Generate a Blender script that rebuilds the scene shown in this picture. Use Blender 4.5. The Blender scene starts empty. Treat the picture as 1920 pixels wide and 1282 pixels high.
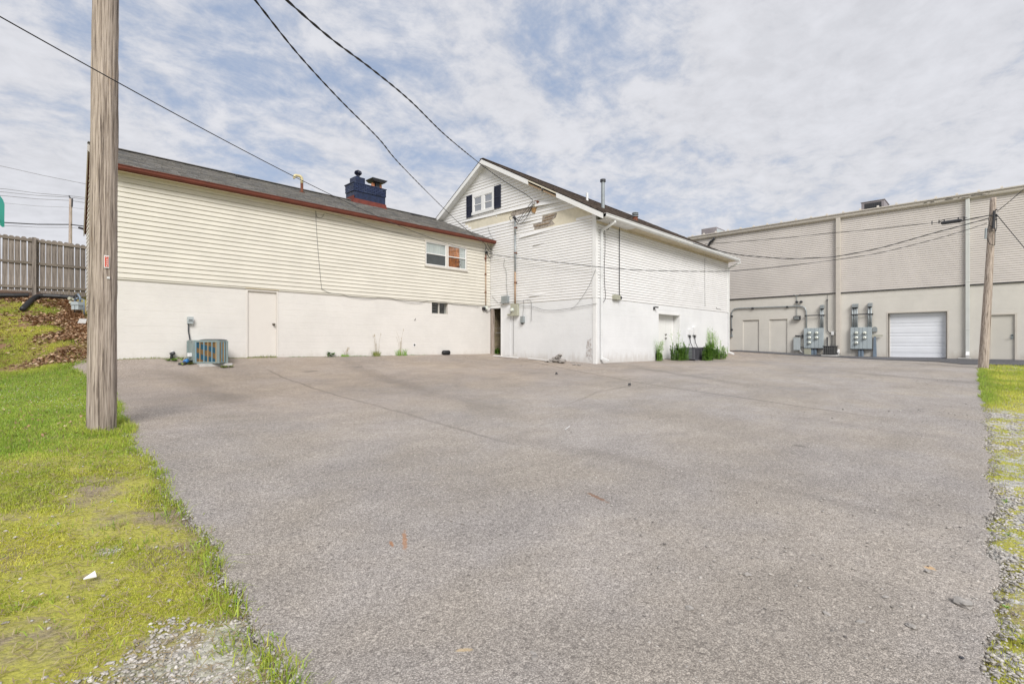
import bpy, bmesh, math, random
import numpy as np
from mathutils import Vector, Matrix
random.seed(7); rng = np.random.default_rng(7)
SC = bpy.context.scene
COL = SC.collection

# ---------------------------------------------------------------- camera
F = 940.0; CX = 960.0; HY = 645.0; CAMZ = 1.5
FW = (0.7147, 0.6994); RT = (0.6994, -0.7147)
cd = bpy.data.cameras.new('camera'); cam = bpy.data.objects.new('camera', cd); COL.objects.link(cam)
cam.location = (0, 0, CAMZ)
cam.rotation_euler = (math.radians(90), 0, math.atan2(FW[1], FW[0]) - math.pi / 2)
cd.sensor_width = 36; cd.lens = 36 * F / 1920; cd.shift_y = (HY - 641) / 1920
cd.clip_start = 0.05; cd.clip_end = 3000
SC.camera = cam

# ---------------------------------------------------------------- light
SUN_TO = Vector((-0.44, -0.64, 0.66)).normalized()
SUN_EL = math.asin(SUN_TO.z); SUN_ROT = math.atan2(SUN_TO.x, SUN_TO.y)
sd = bpy.data.lights.new('sun', 'SUN'); sun = bpy.data.objects.new('sun', sd); COL.objects.link(sun)
sd.energy = 1.5; sd.angle = math.radians(26); sd.color = (1.0, 0.965, 0.92)
sun.rotation_euler = (-SUN_TO).to_track_quat('-Z', 'Y').to_euler()
SC.view_settings.view_transform = 'Standard'; SC.view_settings.look = 'None'
SC.view_settings.gamma = 1; SC.view_settings.use_curve_mapping = False
SC.view_settings.exposure = 1.32
SC.cycles.max_bounces = 6; SC.cycles.diffuse_bounces = 3; SC.cycles.transparent_max_bounces = 8

class NT:
    """small helper to write node trees as expressions"""
    def __init__(s, tree): s.t = tree; s.n = tree.nodes; s.l = tree.links
    def link(s, a, b):
        if isinstance(a, (int, float)): b.default_value = a
        elif isinstance(a, tuple): b.default_value = a if len(a) == len(b.default_value) else tuple(a) + (1,)
        else: s.l.new(a, b)
    def node(s, typ, **kw):
        n = s.n.new(typ)
        for k, v in kw.items(): setattr(n, k, v)
        return n
    def math(s, op, a, b=0.0, c=None, clamp=False):
        n = s.node('ShaderNodeMath', operation=op, use_clamp=clamp)
        s.link(a, n.inputs[0]); s.link(b, n.inputs[1])
        if c is not None: s.link(c, n.inputs[2])
        return n.outputs[0]
    def vmath(s, op, a, b=(0, 0, 0)):
        n = s.node('ShaderNodeVectorMath', operation=op)
        s.link(a, n.inputs[0]); s.link(b, n.inputs[1]); return n.outputs[0]
    def coord(s, which='Object'): return s.node('ShaderNodeTexCoord').outputs[which]
    def pos(s): return s.node('ShaderNodeNewGeometry').outputs['Position']
    def sep(s, v):
        n = s.node('ShaderNodeSeparateXYZ'); s.link(v, n.inputs[0]); return n.outputs
    def comb(s, x, y, z):
        n = s.node('ShaderNodeCombineXYZ'); s.link(x, n.inputs[0]); s.link(y, n.inputs[1]); s.link(z, n.inputs[2]); return n.outputs[0]
    def noise(s, v, scale, detail=4, rough=0.55, dist=0.0, col=False):
        n = s.node('ShaderNodeTexNoise'); s.link(v, n.inputs['Vector'])
        n.inputs['Scale'].default_value = scale; n.inputs['Detail'].default_value = detail
        n.inputs['Roughness'].default_value = rough; n.inputs['Distortion'].default_value = dist
        return n.outputs['Color' if col else 'Fac']
    def voro(s, v, scale, out='Distance', feature='F1'):
        n = s.node('ShaderNodeTexVoronoi', feature=feature); s.link(v, n.inputs['Vector']); n.inputs['Scale'].default_value = scale
        return n.outputs[out]
    def ramp(s, f, a, b, lo=0.0, hi=1.0, smooth=True):
        n = s.node('ShaderNodeMapRange', interpolation_type='SMOOTHSTEP' if smooth else 'LINEAR')
        s.link(f, n.inputs[0]); n.inputs[1].default_value = a; n.inputs[2].default_value = b
        n.inputs[3].default_value = lo; n.inputs[4].default_value = hi; return n.outputs[0]
    def mix(s, f, a, b, mode='MIX'):
        n = s.node('ShaderNodeMix', data_type='RGBA', blend_type=mode)
        s.link(f, n.inputs[0]); s.link(a, n.inputs[6]); s.link(b, n.inputs[7]); return n.outputs[2]
    def scale(s, v, xyz): return s.vmath('MULTIPLY', v, xyz)
    def bump(s, h, strength=0.3, dist=0.01, normal=None):
        n = s.node('ShaderNodeBump'); n.inputs['Strength'].default_value = strength; n.inputs['Distance'].default_value = dist
        s.link(h, n.inputs['Height'])
        if normal is not None: s.link(normal, n.inputs['Normal'])
        return n.outputs[0]

# ---------------------------------------------------------------- sky
W = bpy.data.worlds.new('World'); SC.world = W; W.use_nodes = True
w = NT(W.node_tree); W.node_tree.nodes.clear()
sky = w.node('ShaderNodeTexSky', sky_type='NISHITA'); sky.sun_disc = False
sky.sun_elevation = SUN_EL; sky.sun_rotation = SUN_ROT; sky.air_density = 1.0; sky.dust_density = 1.0; sky.ozone_density = 1.5
d = w.coord('Generated'); dx, dy, dz = w.sep(d)
up = w.math('MAXIMUM', dz, 0.0)
inv = w.math('DIVIDE', 1.0, w.math('ADD', up, 0.20))
pv = w.comb(w.math('MULTIPLY', dx, inv), w.math('MULTIPLY', dy, inv), 0.0)
pv = w.vmath('ADD', pv, (40.6, 33.6, 0.0))
big = w.noise(pv, 0.9, 3, 0.5, 0.2)
mid = w.noise(w.scale(pv, (1.0, 1.15, 1.0)), 3.4, 8, 0.66, 0.35)
fine = w.noise(pv, 13.0, 6, 0.62, 0.3)
cl = w.math('ADD', w.math('MULTIPLY', big, 0.9), w.math('ADD', w.math('MULTIPLY', mid, 0.80), w.math('MULTIPLY', fine, 0.34)))
hor = w.ramp(dz, 0.0, 0.35, 0.25, 0.0)
cl = w.math('ADD', cl, hor)
mask = w.ramp(cl, 0.78, 1.10, 0.0, 1.0)
shade = w.ramp(w.math('ADD', w.math('MULTIPLY', mid, 0.6), w.math('MULTIPLY', fine, 0.5)), 0.35, 0.75, 0.88, 1.06)
hz = w.ramp(dz, -0.1, 0.45, 0.0, 1.0)
skyc = w.vmath('MULTIPLY', sky.outputs[0], (0.050, 0.050, 0.050))
skyc = w.mix(0.80, skyc, w.mix(hz, (0.27, 0.285, 0.32, 1), (0.155, 0.192, 0.265, 1)))
cloudc = w.vmath('MULTIPLY', (0.302, 0.303, 0.318), w.comb(shade, shade, shade))
colr = w.mix(w.math('MULTIPLY', mask, 0.93), skyc, cloudc)
bgn = w.node('ShaderNodeBackground'); w.link(w.vmath('MULTIPLY', colr, (10, 10, 10)), bgn.inputs[0]); bgn.inputs[1].default_value = 0.1
wo = w.node('ShaderNodeOutputWorld'); w.l.new(bgn.outputs[0], wo.inputs[0])

# ---------------------------------------------------------------- materials
def new_mat(name):
    m = bpy.data.materials.new(name); m.use_nodes = True; t = NT(m.node_tree)
    return m, t, t.n['Principled BSDF']
def paint(name, c, rough=0.6, var=0.08, scale=2.0, dirt=0.0, dirtc=(0.25, 0.2, 0.15), bump=0.0, bscale=60, metal=0.0, rnd=0.0, stretch=(1, 1, 1)):
    m, t, b = new_mat(name); p = t.pos(); p = t.scale(p, stretch)
    n = t.noise(p, scale, 6, 0.6); f = t.ramp(n, 0.3, 0.7, 1 - var, 1 + var)
    if rnd:
        oi = t.node('ShaderNodeObjectInfo').outputs['Random']
        f = t.math('MULTIPLY', f, t.ramp(oi, 0, 1, 1 - rnd, 1 + rnd, False))
    colr = t.vmath('MULTIPLY', tuple(c), t.comb(f, f, f))
    if dirt:
        dn = t.noise(t.scale(t.pos(), (1.3, 1.3, 0.6)), 3.3, 8, 0.7)
        colr = t.mix(t.math('MULTIPLY', t.ramp(dn, 0.52, 0.75), dirt), colr, tuple(dirtc) + (1,))
    t.link(colr, b.inputs['Base Color']); b.inputs['Roughness'].default_value = rough; b.inputs['Metallic'].default_value = metal
    if bump: t.link(t.bump(t.noise(p, bscale, 4, 0.6), bump, 0.004), b.inputs['Normal'])
    return m
M = {}
M['cream_siding'] = paint('cream vinyl siding', (0.655, 0.625, 0.55), 0.5, 0.035, 1.6, 0.10, (0.45, 0.40, 0.30), rnd=0.02)
M['white_siding'] = paint('white vinyl siding', (0.74, 0.735, 0.73), 0.5, 0.03, 1.6, 0.10, (0.45, 0.43, 0.40), rnd=0.02)
M['taupe_siding'] = paint('taupe metal siding', (0.575, 0.535, 0.50), 0.5, 0.05, 0.7, 0.12, (0.42, 0.38, 0.34))
M['white_trim'] = paint('white painted trim', (0.74, 0.74, 0.73), 0.45, 0.03, 3, 0.10, (0.5, 0.47, 0.42))
M['window_trim'] = paint('aged white window trim', (0.58, 0.55, 0.50), 0.5, 0.06, 6, 0.25, (0.36, 0.30, 0.24))
M['gutter_white'] = paint('white gutter', (0.70, 0.71, 0.71), 0.35, 0.04, 3, 0.22, (0.42, 0.40, 0.34))
M['torn_ply'] = paint('torn plywood', (0.36, 0.21, 0.09), 0.8, 0.3, 14)
M['tan_trim'] = paint('tan trim', (0.54, 0.50, 0.445), 0.5, 0.04, 3, 0.25, (0.35, 0.3, 0.24))
M['green_trim'] = paint('pale green downspout', (0.56, 0.575, 0.55), 0.45, 0.03, 3)
M['red_fascia'] = paint('red brown gutter', (0.14, 0.036, 0.020), 0.8, 0.12, 4, 0.25, (0.14, 0.06, 0.04))
M['soffit'] = paint('cream soffit', (0.56, 0.49, 0.36), 0.7, 0.08, 3, 0.55, (0.33, 0.22, 0.09))
M['old_cream'] = paint('old cream clapboard', (0.66, 0.61, 0.49), 0.8, 0.06, 4, 0.35, (0.40, 0.33, 0.22), 0.3)
M['bare_wood'] = paint('bare rafter wood', (0.30, 0.21, 0.13), 0.8, 0.25, 8, 0.2, stretch=(1, 8, 8))
M['shutter'] = paint('navy shutter', (0.008, 0.011, 0.030), 0.4, 0.15, 5)
M['grey_metal'] = paint('galvanised grey', (0.30, 0.33, 0.34), 0.42, 0.10, 6, 0.15, (0.2, 0.17, 0.13), metal=0.35)
M['panel_grey'] = paint('meter cabinet grey', (0.36, 0.41, 0.43), 0.45, 0.06, 3, 0.12, (0.25, 0.25, 0.22))
M['pale_box'] = paint('pale grey box', (0.40, 0.44, 0.45), 0.45, 0.05, 3)
M['beige_box'] = paint('beige box', (0.38, 0.38, 0.30), 0.5, 0.08, 3)
M['blue_pipe'] = paint('blue grey pipe', (0.17, 0.22, 0.28), 0.45, 0.08, 5)
M['dark'] = paint('black rubber', (0.018, 0.018, 0.02), 0.5, 0.2, 5)
M['charcoal'] = paint('charcoal grille', (0.035, 0.036, 0.042), 0.5, 0.2, 9)
M['wire'] = paint('cable sheath', (0.016, 0.016, 0.019), 0.5, 0.1, 5)
M['grey_wire'] = paint('grey cable', (0.16, 0.16, 0.16), 0.6, 0.1, 5)
M['white_plastic'] = paint('white plastic', (0.72, 0.72, 0.72), 0.4, 0.03, 5)
M['brass'] = paint('dull door metal', (0.14, 0.12, 0.10), 0.3, 0.1, 5, metal=0.9)
M['chimney_blue'] = paint('blue painted brick', (0.010, 0.019, 0.055), 0.42, 0.35, 7, 0.16, (0.30, 0.34, 0.42), 0.5, 60)
M['flashing'] = paint('red flashing', (0.13, 0.024, 0.014), 0.7, 0.2, 7)
M['terracotta'] = paint('clay flue', (0.50, 0.20, 0.10), 0.8, 0.2, 9)
M['vent_cream'] = paint('cream flue pipe', (0.60, 0.52, 0.30), 0.5, 0.15, 9, 0.4, (0.35, 0.22, 0.08))
M['rust_tan'] = paint('rusty tan conduit', (0.36, 0.24, 0.15), 0.7, 0.25, 14, 0.5, (0.22, 0.10, 0.05))
M['rust'] = paint('rusty pipe', (0.16, 0.055, 0.03), 0.8, 0.3, 14)
M['rubble'] = paint('broken rubble', (0.26, 0.24, 0.22), 0.95, 0.35, 9, bump=0.8, bscale=50)
M['stone_patch'] = paint('grey sheathing', (0.33, 0.29, 0.25), 0.95, 0.35, 11, 0.5, (0.12, 0.09, 0.07), 0.8, 40)
M['concrete'] = paint('concrete slab', (0.46, 0.45, 0.43), 0.9, 0.1, 6, bump=0.3)
M['green_awning'] = paint('green awning canvas', (0.0, 0.20, 0.15), 0.6, 0.06, 3)
M['orange_tag'] = paint('red tag', (0.60, 0.055, 0.012), 0.4, 0.15, 60)
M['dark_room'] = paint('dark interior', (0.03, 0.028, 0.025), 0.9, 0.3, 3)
M['curtain'] = paint('white curtain', (0.55, 0.57, 0.56), 0.9, 0.12, 3, stretch=(14, 14, 0.4))
M['screen'] = paint('insect screen', (0.12, 0.125, 0.13), 0.7, 0.10, 4)
M['timber_back'] = paint('orange brown cabinet wood', (0.45, 0.15, 0.035), 0.5, 0.45, 3, stretch=(6, 6, 0.8))
M['garage_white'] = paint('garage door white', (0.74, 0.76, 0.80), 0.4, 0.02, 2)
M['blue_wrap'] = paint('blue wrap', (0.03, 0.16, 0.42), 0.5, 0.2, 20)
M['meter_glass'] = paint('meter glass', (0.66, 0.69, 0.62), 0.12, 0.12, 30)
M['door_cream'] = paint('cream painted door', (0.66, 0.625, 0.58), 0.5, 0.02, 1.5, 0.05, (0.5, 0.45, 0.36))
M['door_tan'] = paint('tan painted door', (0.55, 0.525, 0.47), 0.5, 0.03, 1.5, 0.12, (0.42, 0.36, 0.26))
M['door_white'] = paint('white painted door', (0.74, 0.735, 0.72), 0.5, 0.02, 1.5, 0.06, (0.5, 0.45, 0.38))

def glass_mat():
    m, t, b = new_mat('window glass')
    t.n.remove(b); g = t.node('ShaderNodeBsdfGlossy'); g.inputs['Roughness'].default_value = 0.03
    tr = t.node('ShaderNodeBsdfTransparent'); tr.inputs[0].default_value = (0.85, 0.88, 0.88, 1)
    fr = t.node('ShaderNodeFresnel'); fr.inputs[0].default_value = 1.5
    mx = t.node('ShaderNodeMixShader'); t.l.new(t.math('ADD', t.math('MULTIPLY', fr.outputs[0], 0.45), 0.02), mx.inputs[0]); t.l.new(tr.outputs[0], mx.inputs[1]); t.l.new(g.outputs[0], mx.inputs[2])
    t.l.new(mx.outputs[0], t.n['Material Output'].inputs[0]); return m
M['glass'] = glass_mat()

def block_mat(name, c, stain, stainamt=0.3, low=True):
    m, t, b = new_mat(name); p = t.pos(); x, y, z = t.sep(p)
    f = t.ramp(t.noise(p, 0.9, 6, 0.65), 0.3, 0.7, 0.95, 1.04)
    s = t.ramp(t.noise(t.scale(p, (0.8, 0.8, 7)), 2.6, 8, 0.7), 0.6, 0.78)
    colr = t.vmath('MULTIPLY', c, t.comb(f, f, f))
    colr = t.mix(t.math('MULTIPLY', s, stainamt), colr, stain + (1,))
    foot = t.math('MULTIPLY', t.ramp(t.math('ADD', z, t.math('MULTIPLY', t.noise(t.scale(p, (1, 1, 0.4)), 5, 7, 0.7), 0.9)), 1.72, 1.22), 0.42)
    colr = t.mix(foot, colr, (0.36, 0.31, 0.25, 1))
    chips = t.ramp(t.noise(p, 26, 6, 0.75), 0.73, 0.78)
    colr = t.mix(t.math('MULTIPLY', chips, 0.5), colr, (0.30, 0.26, 0.22, 1))
    t.link(colr, b.inputs['Base Color']); b.inputs['Roughness'].default_value = 0.75
    # shallow vertical joints of painted blocks, in running bond
    row = t.math('FLOOR', t.math('DIVIDE', z, 0.2)); sft = t.math('MULTIPLY', t.math('MODULO', row, 2.0), 0.2)
    along = t.math('ADD', t.math('ADD', x, y), sft)
    fr = t.math('ABSOLUTE', t.math('SUBTRACT', t.math('FRACT', t.math('DIVIDE', along, 0.4)), 0.5))
    j = t.ramp(fr, 0.0, 0.012, 0.0, 1.0)
    h = t.math('ADD', t.math('MULTIPLY', j, 0.06), t.noise(p, 14, 7, 0.7))
    t.link(t.bump(h, 0.45, 0.012), b.inputs['Normal']); return m
M['cream_block'] = block_mat('cream painted block', (0.655, 0.63, 0.595), (0.50, 0.46, 0.38))
M['white_block'] = block_mat('white painted block', (0.70, 0.705, 0.71), (0.52, 0.50, 0.46))
M['taupe_block'] = block_mat('taupe painted block', (0.60, 0.575, 0.525), (0.44, 0.35, 0.28))

def wood_mat(name, c1, c2, along=2, orange=True, sc=1.0):
    m, t, b = new_mat(name); p = t.coord('Object')
    st = [55 * sc, 55 * sc, 55 * sc]; st[along] = 1.3 * sc
    v = t.scale(p, tuple(st)); n1 = t.noise(v, 1.0, 7, 0.62, 0.25)
    st2 = [120 * sc, 120 * sc, 120 * sc]; st2[along] = 3.0 * sc
    n2 = t.noise(t.scale(p, tuple(st2)), 1.0, 5, 0.6)
    oi = t.node('ShaderNodeObjectInfo').outputs['Random']
    f = t.math('ADD', t.math('MULTIPLY', n1, 0.6), t.math('MULTIPLY', n2, 0.4))
    colr = t.mix(t.ramp(f, 0.36, 0.62), c1 + (1,), c2 + (1,))
    crack = t.ramp(n1, 0.37, 0.43, 1.0, 0.0)
    colr = t.mix(t.math('MULTIPLY', crack, 0.5), colr, (0.05, 0.04, 0.035, 1))
    if orange:
        st3 = [7, 7, 7]; st3[along] = 0.7
        o = t.ramp(t.noise(t.scale(p, tuple(st3)), 1.0, 5, 0.6), 0.62, 0.74)
        colr = t.mix(t.math('MULTIPLY', o, 0.55), colr, (0.42, 0.24, 0.10, 1))
    g = t.ramp(oi, 0, 1, 0.82, 1.12, False)
    colr = t.vmath('MULTIPLY', colr, t.comb(g, g, g))
    t.link(colr, b.inputs['Base Color']); b.inputs['Roughness'].default_value = 0.9
    t.link(t.bump(f, 0.9, 0.012), b.inputs['Normal']); return m
M['pole_wood'] = wood_mat('weathered pole wood', (0.165, 0.125, 0.10), (0.56, 0.475, 0.41))
M['fence_wood'] = wood_mat('weathered fence wood', (0.105, 0.088, 0.076), (0.30, 0.262, 0.23), orange=False)
M['rail_wood'] = wood_mat('weathered rail wood', (0.10, 0.085, 0.07), (0.28, 0.24, 0.20), along=0, orange=False)

def island_mat(name, cols, rough=0.9, bump=0.4, bs=80):
    m, t, b = new_mat(name); r = t.node('ShaderNodeNewGeometry').outputs['Random Per Island']
    cr = t.node('ShaderNodeValToRGB'); t.link(r, cr.inputs[0]); e = cr.color_ramp.elements
    e[0].position = 0; e[0].color = cols[0] + (1,); e[1].position = 1; e[1].color = cols[-1] + (1,)
    for i, c in enumerate(cols[1:-1]): q = e.new((i + 1) / (len(cols) - 1)); q.color = c + (1,)
    f = t.ramp(t.noise(t.pos(), bs, 4, 0.6), 0.3, 0.7, 0.82, 1.18)
    t.link(t.vmath('MULTIPLY', cr.outputs[0], t.comb(f, f, f)), b.inputs['Base Color']); b.inputs['Roughness'].default_value = rough
    if bump: t.link(t.bump(t.noise(t.pos(), bs * 2, 3), bump, 0.004), b.inputs['Normal'])
    return m
M['shingle_grey'] = island_mat('grey shingles', [(0.14, 0.14, 0.138), (0.22, 0.21, 0.195), (0.165, 0.165, 0.17), (0.27, 0.255, 0.235), (0.19, 0.18, 0.168)])
M['shingle_brown'] = island_mat('brown shingles', [(0.06, 0.05, 0.046), (0.17, 0.135, 0.118), (0.09, 0.072, 0.064), (0.22, 0.175, 0.15)])
M['brick_blue'] = island_mat('blue painted bricks', [(0.007, 0.013, 0.036), (0.015, 0.026, 0.075), (0.010, 0.018, 0.05), (0.035, 0.05, 0.10)], 0.4, 0.3, 30)
M['gravel'] = island_mat('limestone gravel', [(0.33, 0.31, 0.28), (0.50, 0.47, 0.43), (0.40, 0.37, 0.33), (0.58, 0.55, 0.51), (0.27, 0.25, 0.23)], 0.9, 0.3, 40)
M['litter'] = island_mat('dead leaves', [(0.24, 0.12, 0.06), (0.42, 0.27, 0.16), (0.16, 0.075, 0.04), (0.55, 0.42, 0.28), (0.30, 0.16, 0.09), (0.48, 0.34, 0.20)], 0.8, 0.2, 40)
M['asphalt_stone'] = island_mat('loose asphalt grit', [(0.10, 0.09, 0.085), (0.42, 0.39, 0.35), (0.30, 0.28, 0.26), (0.5, 0.47, 0.43)], 0.9, 0.3, 60)
M['cavity_block'] = island_mat('old unpainted block', [(0.20, 0.16, 0.10), (0.28, 0.23, 0.15), (0.24, 0.19, 0.12)], 0.95, 0.5, 20)

def blade_mat():
    m, t, b = new_mat('grass blades'); a = t.node('ShaderNodeAttribute', attribute_name='col').outputs['Color']
    t.link(a, b.inputs['Base Color']); b.inputs['Roughness'].default_value = 0.55
    tr = t.node('ShaderNodeBsdfTranslucent'); t.link(a, tr.inputs[0])
    mx = t.node('ShaderNodeMixShader'); mx.inputs[0].default_value = 0.35
    t.l.new(b.outputs[0], mx.inputs[1]); t.l.new(tr.outputs[0], mx.inputs[2]); t.l.new(mx.outputs[0], t.n['Material Output'].inputs[0]); return m
M['blade'] = blade_mat()

def asphalt_mat(name, c_lo, c_hi, tint, seams=True):
    m, t, b = new_mat(name); p = t.pos(); x, y, z = t.sep(p); flat = t.comb(x, y, 0.0)
    v1 = t.voro(flat, 135, 'Color'); c1 = t.sep(v1)[0]; d1 = t.voro(flat, 135)
    v2 = t.sep(t.voro(t.vmath('ADD', flat, (5.3, 1.7, 0)), 210, 'Color'))[1]
    v3 = t.sep(t.voro(t.vmath('ADD', flat, (2.3, 8.7, 0)), 58, 'Color'))[2]
    g = t.math('ADD', t.math('MULTIPLY', t.math('POWER', c1, 1.7), 0.66), t.math('MULTIPLY', v2, 0.34))
    g = t.math('ADD', g, t.ramp(v3, 0.93, 0.96, 0.0, 0.35)); g = t.math('SUBTRACT', g, t.ramp(v3, 0.07, 0.03, 0.0, 0.35), clamp=True)
    colr = t.mix(g, c_lo + (1,), c_hi + (1,))
    rim = t.ramp(d1, 0.45, 0.7, 0.0, 0.38)
    colr = t.mix(rim, colr, (0.06, 0.055, 0.052, 1))
    # broad weathering
    big = t.noise(flat, 0.35, 6, 0.6, 0.4); md = t.noise(t.scale(flat, (1, 1.8, 1)), 1.3, 7, 0.65)
    f = t.math('MULTIPLY', t.ramp(big, 0.34, 0.66, 0.88, 1.09), t.ramp(md, 0.3, 0.7, 0.91, 1.07))
    dusty = t.math('MULTIPLY', t.ramp(t.math('ADD', y, t.math('MULTIPLY', big, 6.0)), 8.0, 15.0), 1.0 if seams else 0.0)
    colr = t.mix(dusty, colr, t.vmath('MULTIPLY', colr, (0.97, 0.905, 0.845)))
    warm = t.ramp(t.noise(t.vmath('ADD', flat, (31, 12, 0)), 0.5, 5, 0.6), 0.35, 0.65)
    colr = t.mix(warm, colr, t.vmath('MULTIPLY', colr, tint))
    orange = t.ramp(t.noise(t.vmath('ADD', flat, (3, 3, 0)), 2.2, 6, 0.7), 0.66, 0.76)
    colr = t.mix(t.math('MULTIPLY', orange, 0.22), colr, (0.38, 0.27, 0.17, 1))
    if seams:
        wob = t.math('SUBTRACT', t.noise(flat, 1.1, 6, 0.65), 0.5)
        for (ax, ay, bx, by, hw, amp, sh) in SEAMS:
            L = math.hypot(bx - ax, by - ay); nx, ny = -(by - ay) / L, (bx - ax) / L
            dist = t.math('ADD', t.math('ADD', t.math('MULTIPLY', x, nx), t.math('MULTIPLY', y, ny)), -(ax * nx + ay * ny))
            dist = t.math('ABSOLUTE', t.math('ADD', dist, t.math('MULTIPLY', wob, sh)))
            ux, uy = (bx - ax) / L, (by - ay) / L
            al = t.math('ADD', t.math('ADD', t.math('MULTIPLY', x, ux), t.math('MULTIPLY', y, uy)), -(ax * ux + ay * uy))
            gate = t.math('MULTIPLY', t.ramp(al, -0.6, 0.6), t.ramp(al, L + 0.6, L - 0.6))
            k = t.math('MULTIPLY', t.math('MULTIPLY', t.ramp(dist, 0.0, hw, amp, 0.0), gate), t.ramp(md, 0.25, 0.6, 0.55, 1.1))
            f = t.math('MULTIPLY', f, t.math('SUBTRACT', 1.0, k))
        for (cx, cy, ax_, ay_, rad, wid, cs, am) in STAINS:
            px_ = t.math('ADD', x, -cx); py_ = t.math('ADD', y, -cy); u_ = t.math('ADD', t.math('MULTIPLY', px_, ax_), t.math('MULTIPLY', py_, ay_)); v_ = t.math('ADD', t.math('MULTIPLY', px_, -ay_), t.math('MULTIPLY', py_, ax_))
            dd = t.math('ADD', t.math('POWER', t.math('DIVIDE', u_, rad), 2.0), t.math('POWER', t.math('DIVIDE', v_, wid), 2.0))
            k = t.ramp(t.math('ADD', t.math('SQRT', dd), t.math('MULTIPLY', t.math('SUBTRACT', t.noise(flat, 22, 5, 0.7), 0.5), 2.2)), 1.1, 0.5, 0.0, am)
            colr = t.mix(k, colr, cs + (1,))
    colr = t.vmath('MULTIPLY', colr, t.comb(f, f, f))
    t.link(colr, b.inputs['Base Color']); b.inputs['Roughness'].default_value = 0.92
    h = t.math('ADD', t.math('MULTIPLY', d1, -1.0), t.math('MULTIPLY', v2, 0.4))
    t.link(t.bump(h, 0.75, 0.006), b.inputs['Normal']); return m

# ---------------------------------------------------------------- measuring helpers (photograph -> the planes of the place)
def ray(px, py):
    a = (px - CX) / F; b = (HY - py) / F
    return Vector((FW[0] + a * RT[0], FW[1] + a * RT[1], b))
def atd(px, py, t): r = ray(px, py); return Vector((r.x * t, r.y * t, CAMZ + r.z * t))
def onX(px, py, X): r = ray(px, py); return atd(px, py, X / r.x)
def onY(px, py, Y): r = ray(px, py); return atd(px, py, Y / r.y)

# main planes of the buildings
LY = 15.85; GX = 14.88; RY = 10.38; RX2 = onY(1364.5, 600, 10.38).x; BX = 31.36; FY = 23.6; LX1 = 1.9
# terrain samples
_s = [(960, 1282, 2.21), (380, 1282, 2.25), (1862, 1282, 2.2), (0, 1282, 2.15), (190, 803, 6.4), (0, 900, 4.4), (0, 760, 7.9), (0, 682, 12.0)]
TP = [tuple(atd(*q)) for q in _s]
TP += [tuple(onY(px, py, LY)) for px, py in ((213, 674.5), (350, 672), (491, 670), (700, 667), (920, 663))]
TP += [tuple(onX(px, py, GX)) for px, py in ((940, 666.5), (1030, 674), (1113, 682))]
TP += [tuple(onY(px, py, RY)) for px, py in ((1180, 678.5), (1250, 674.5), (1365, 666))]
TP += [tuple(onX(px, py, BX)) for px, py in ((1370, 656), (1470, 661.5), (1572, 667), (1720, 671), (1907, 675))]
TP += [tuple(atd(1843, 690, 18.0)), tuple(atd(1852, 900, 5.15)), tuple(atd(1840, 745, 11.2)), tuple(atd(150, 687, 12.0))]
TP += [tuple(onY(0, 626, 19.0)), tuple(onY(0, 556, FY)), tuple(onY(165, 556, FY)), tuple(onY(80, 600, 20.6)), tuple(onY(150, 640, 17.5))]
TP += [(0, 0, 0.0), (-6, 6, 0.5), (-6, 14, 1.0), (8, -4, 0.05), (20, -6, 0.3), (30, -12, 0.6), (-4, -6, -0.2), (-10, 24, 3.2), (6, 26, 3.4), (2, 34, 3.6), (20, 30, 3.0), (40, 20, 1.2), (45, -10, 1.0), (-20, 10, 0.8), (10, -25, 0.0), (-20, -20, -0.2), (60, 50, 2.0), (-20, 45, 3.6)]
TP = np.array(TP)
def _phi(r2): return 0.5 * r2 * np.log(np.maximum(r2, 1e-12))
_n = len(TP); _A = np.zeros((_n + 3, _n + 3))
_d2 = ((TP[:, None, :2] - TP[None, :, :2]) ** 2).sum(-1)
_A[:_n, :_n] = _phi(_d2) + np.eye(_n) * 0.05; _A[:_n, _n] = 1; _A[:_n, _n + 1:] = TP[:, :2]; _A[_n, :_n] = 1; _A[_n + 1:, :_n] = TP[:, :2].T
_w = np.linalg.solve(_A, np.concatenate([TP[:, 2], np.zeros(3)]))
def Hn(x, y):
    x = np.asarray(x, float); y = np.asarray(y, float); sh = x.shape; x = x.ravel(); y = y.ravel()
    out = np.empty_like(x)
    for i in range(0, len(x), 20000):
        xs, ys = x[i:i + 20000], y[i:i + 20000]
        d2 = (xs[:, None] - TP[None, :, 0]) ** 2 + (ys[:, None] - TP[None, :, 1]) ** 2
        out[i:i + 20000] = _phi(d2) @ _w[:_n] + _w[_n] + _w[_n + 1] * xs + _w[_n + 2] * ys
    return np.clip(out, -1.0, 3.8).reshape(sh)
def H(x, y): return float(Hn([x], [y])[0])
def onG(px, py):
    r = ray(px, py); t = np.linspace(1.5, 60, 3000); g = Hn(r.x * t, r.y * t); z = CAMZ + r.z * t
    i = int(np.argmax(z < g)); t0 = t[i]; return Vector((r.x * t0, r.y * t0, H(r.x * t0, r.y * t0)))

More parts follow.
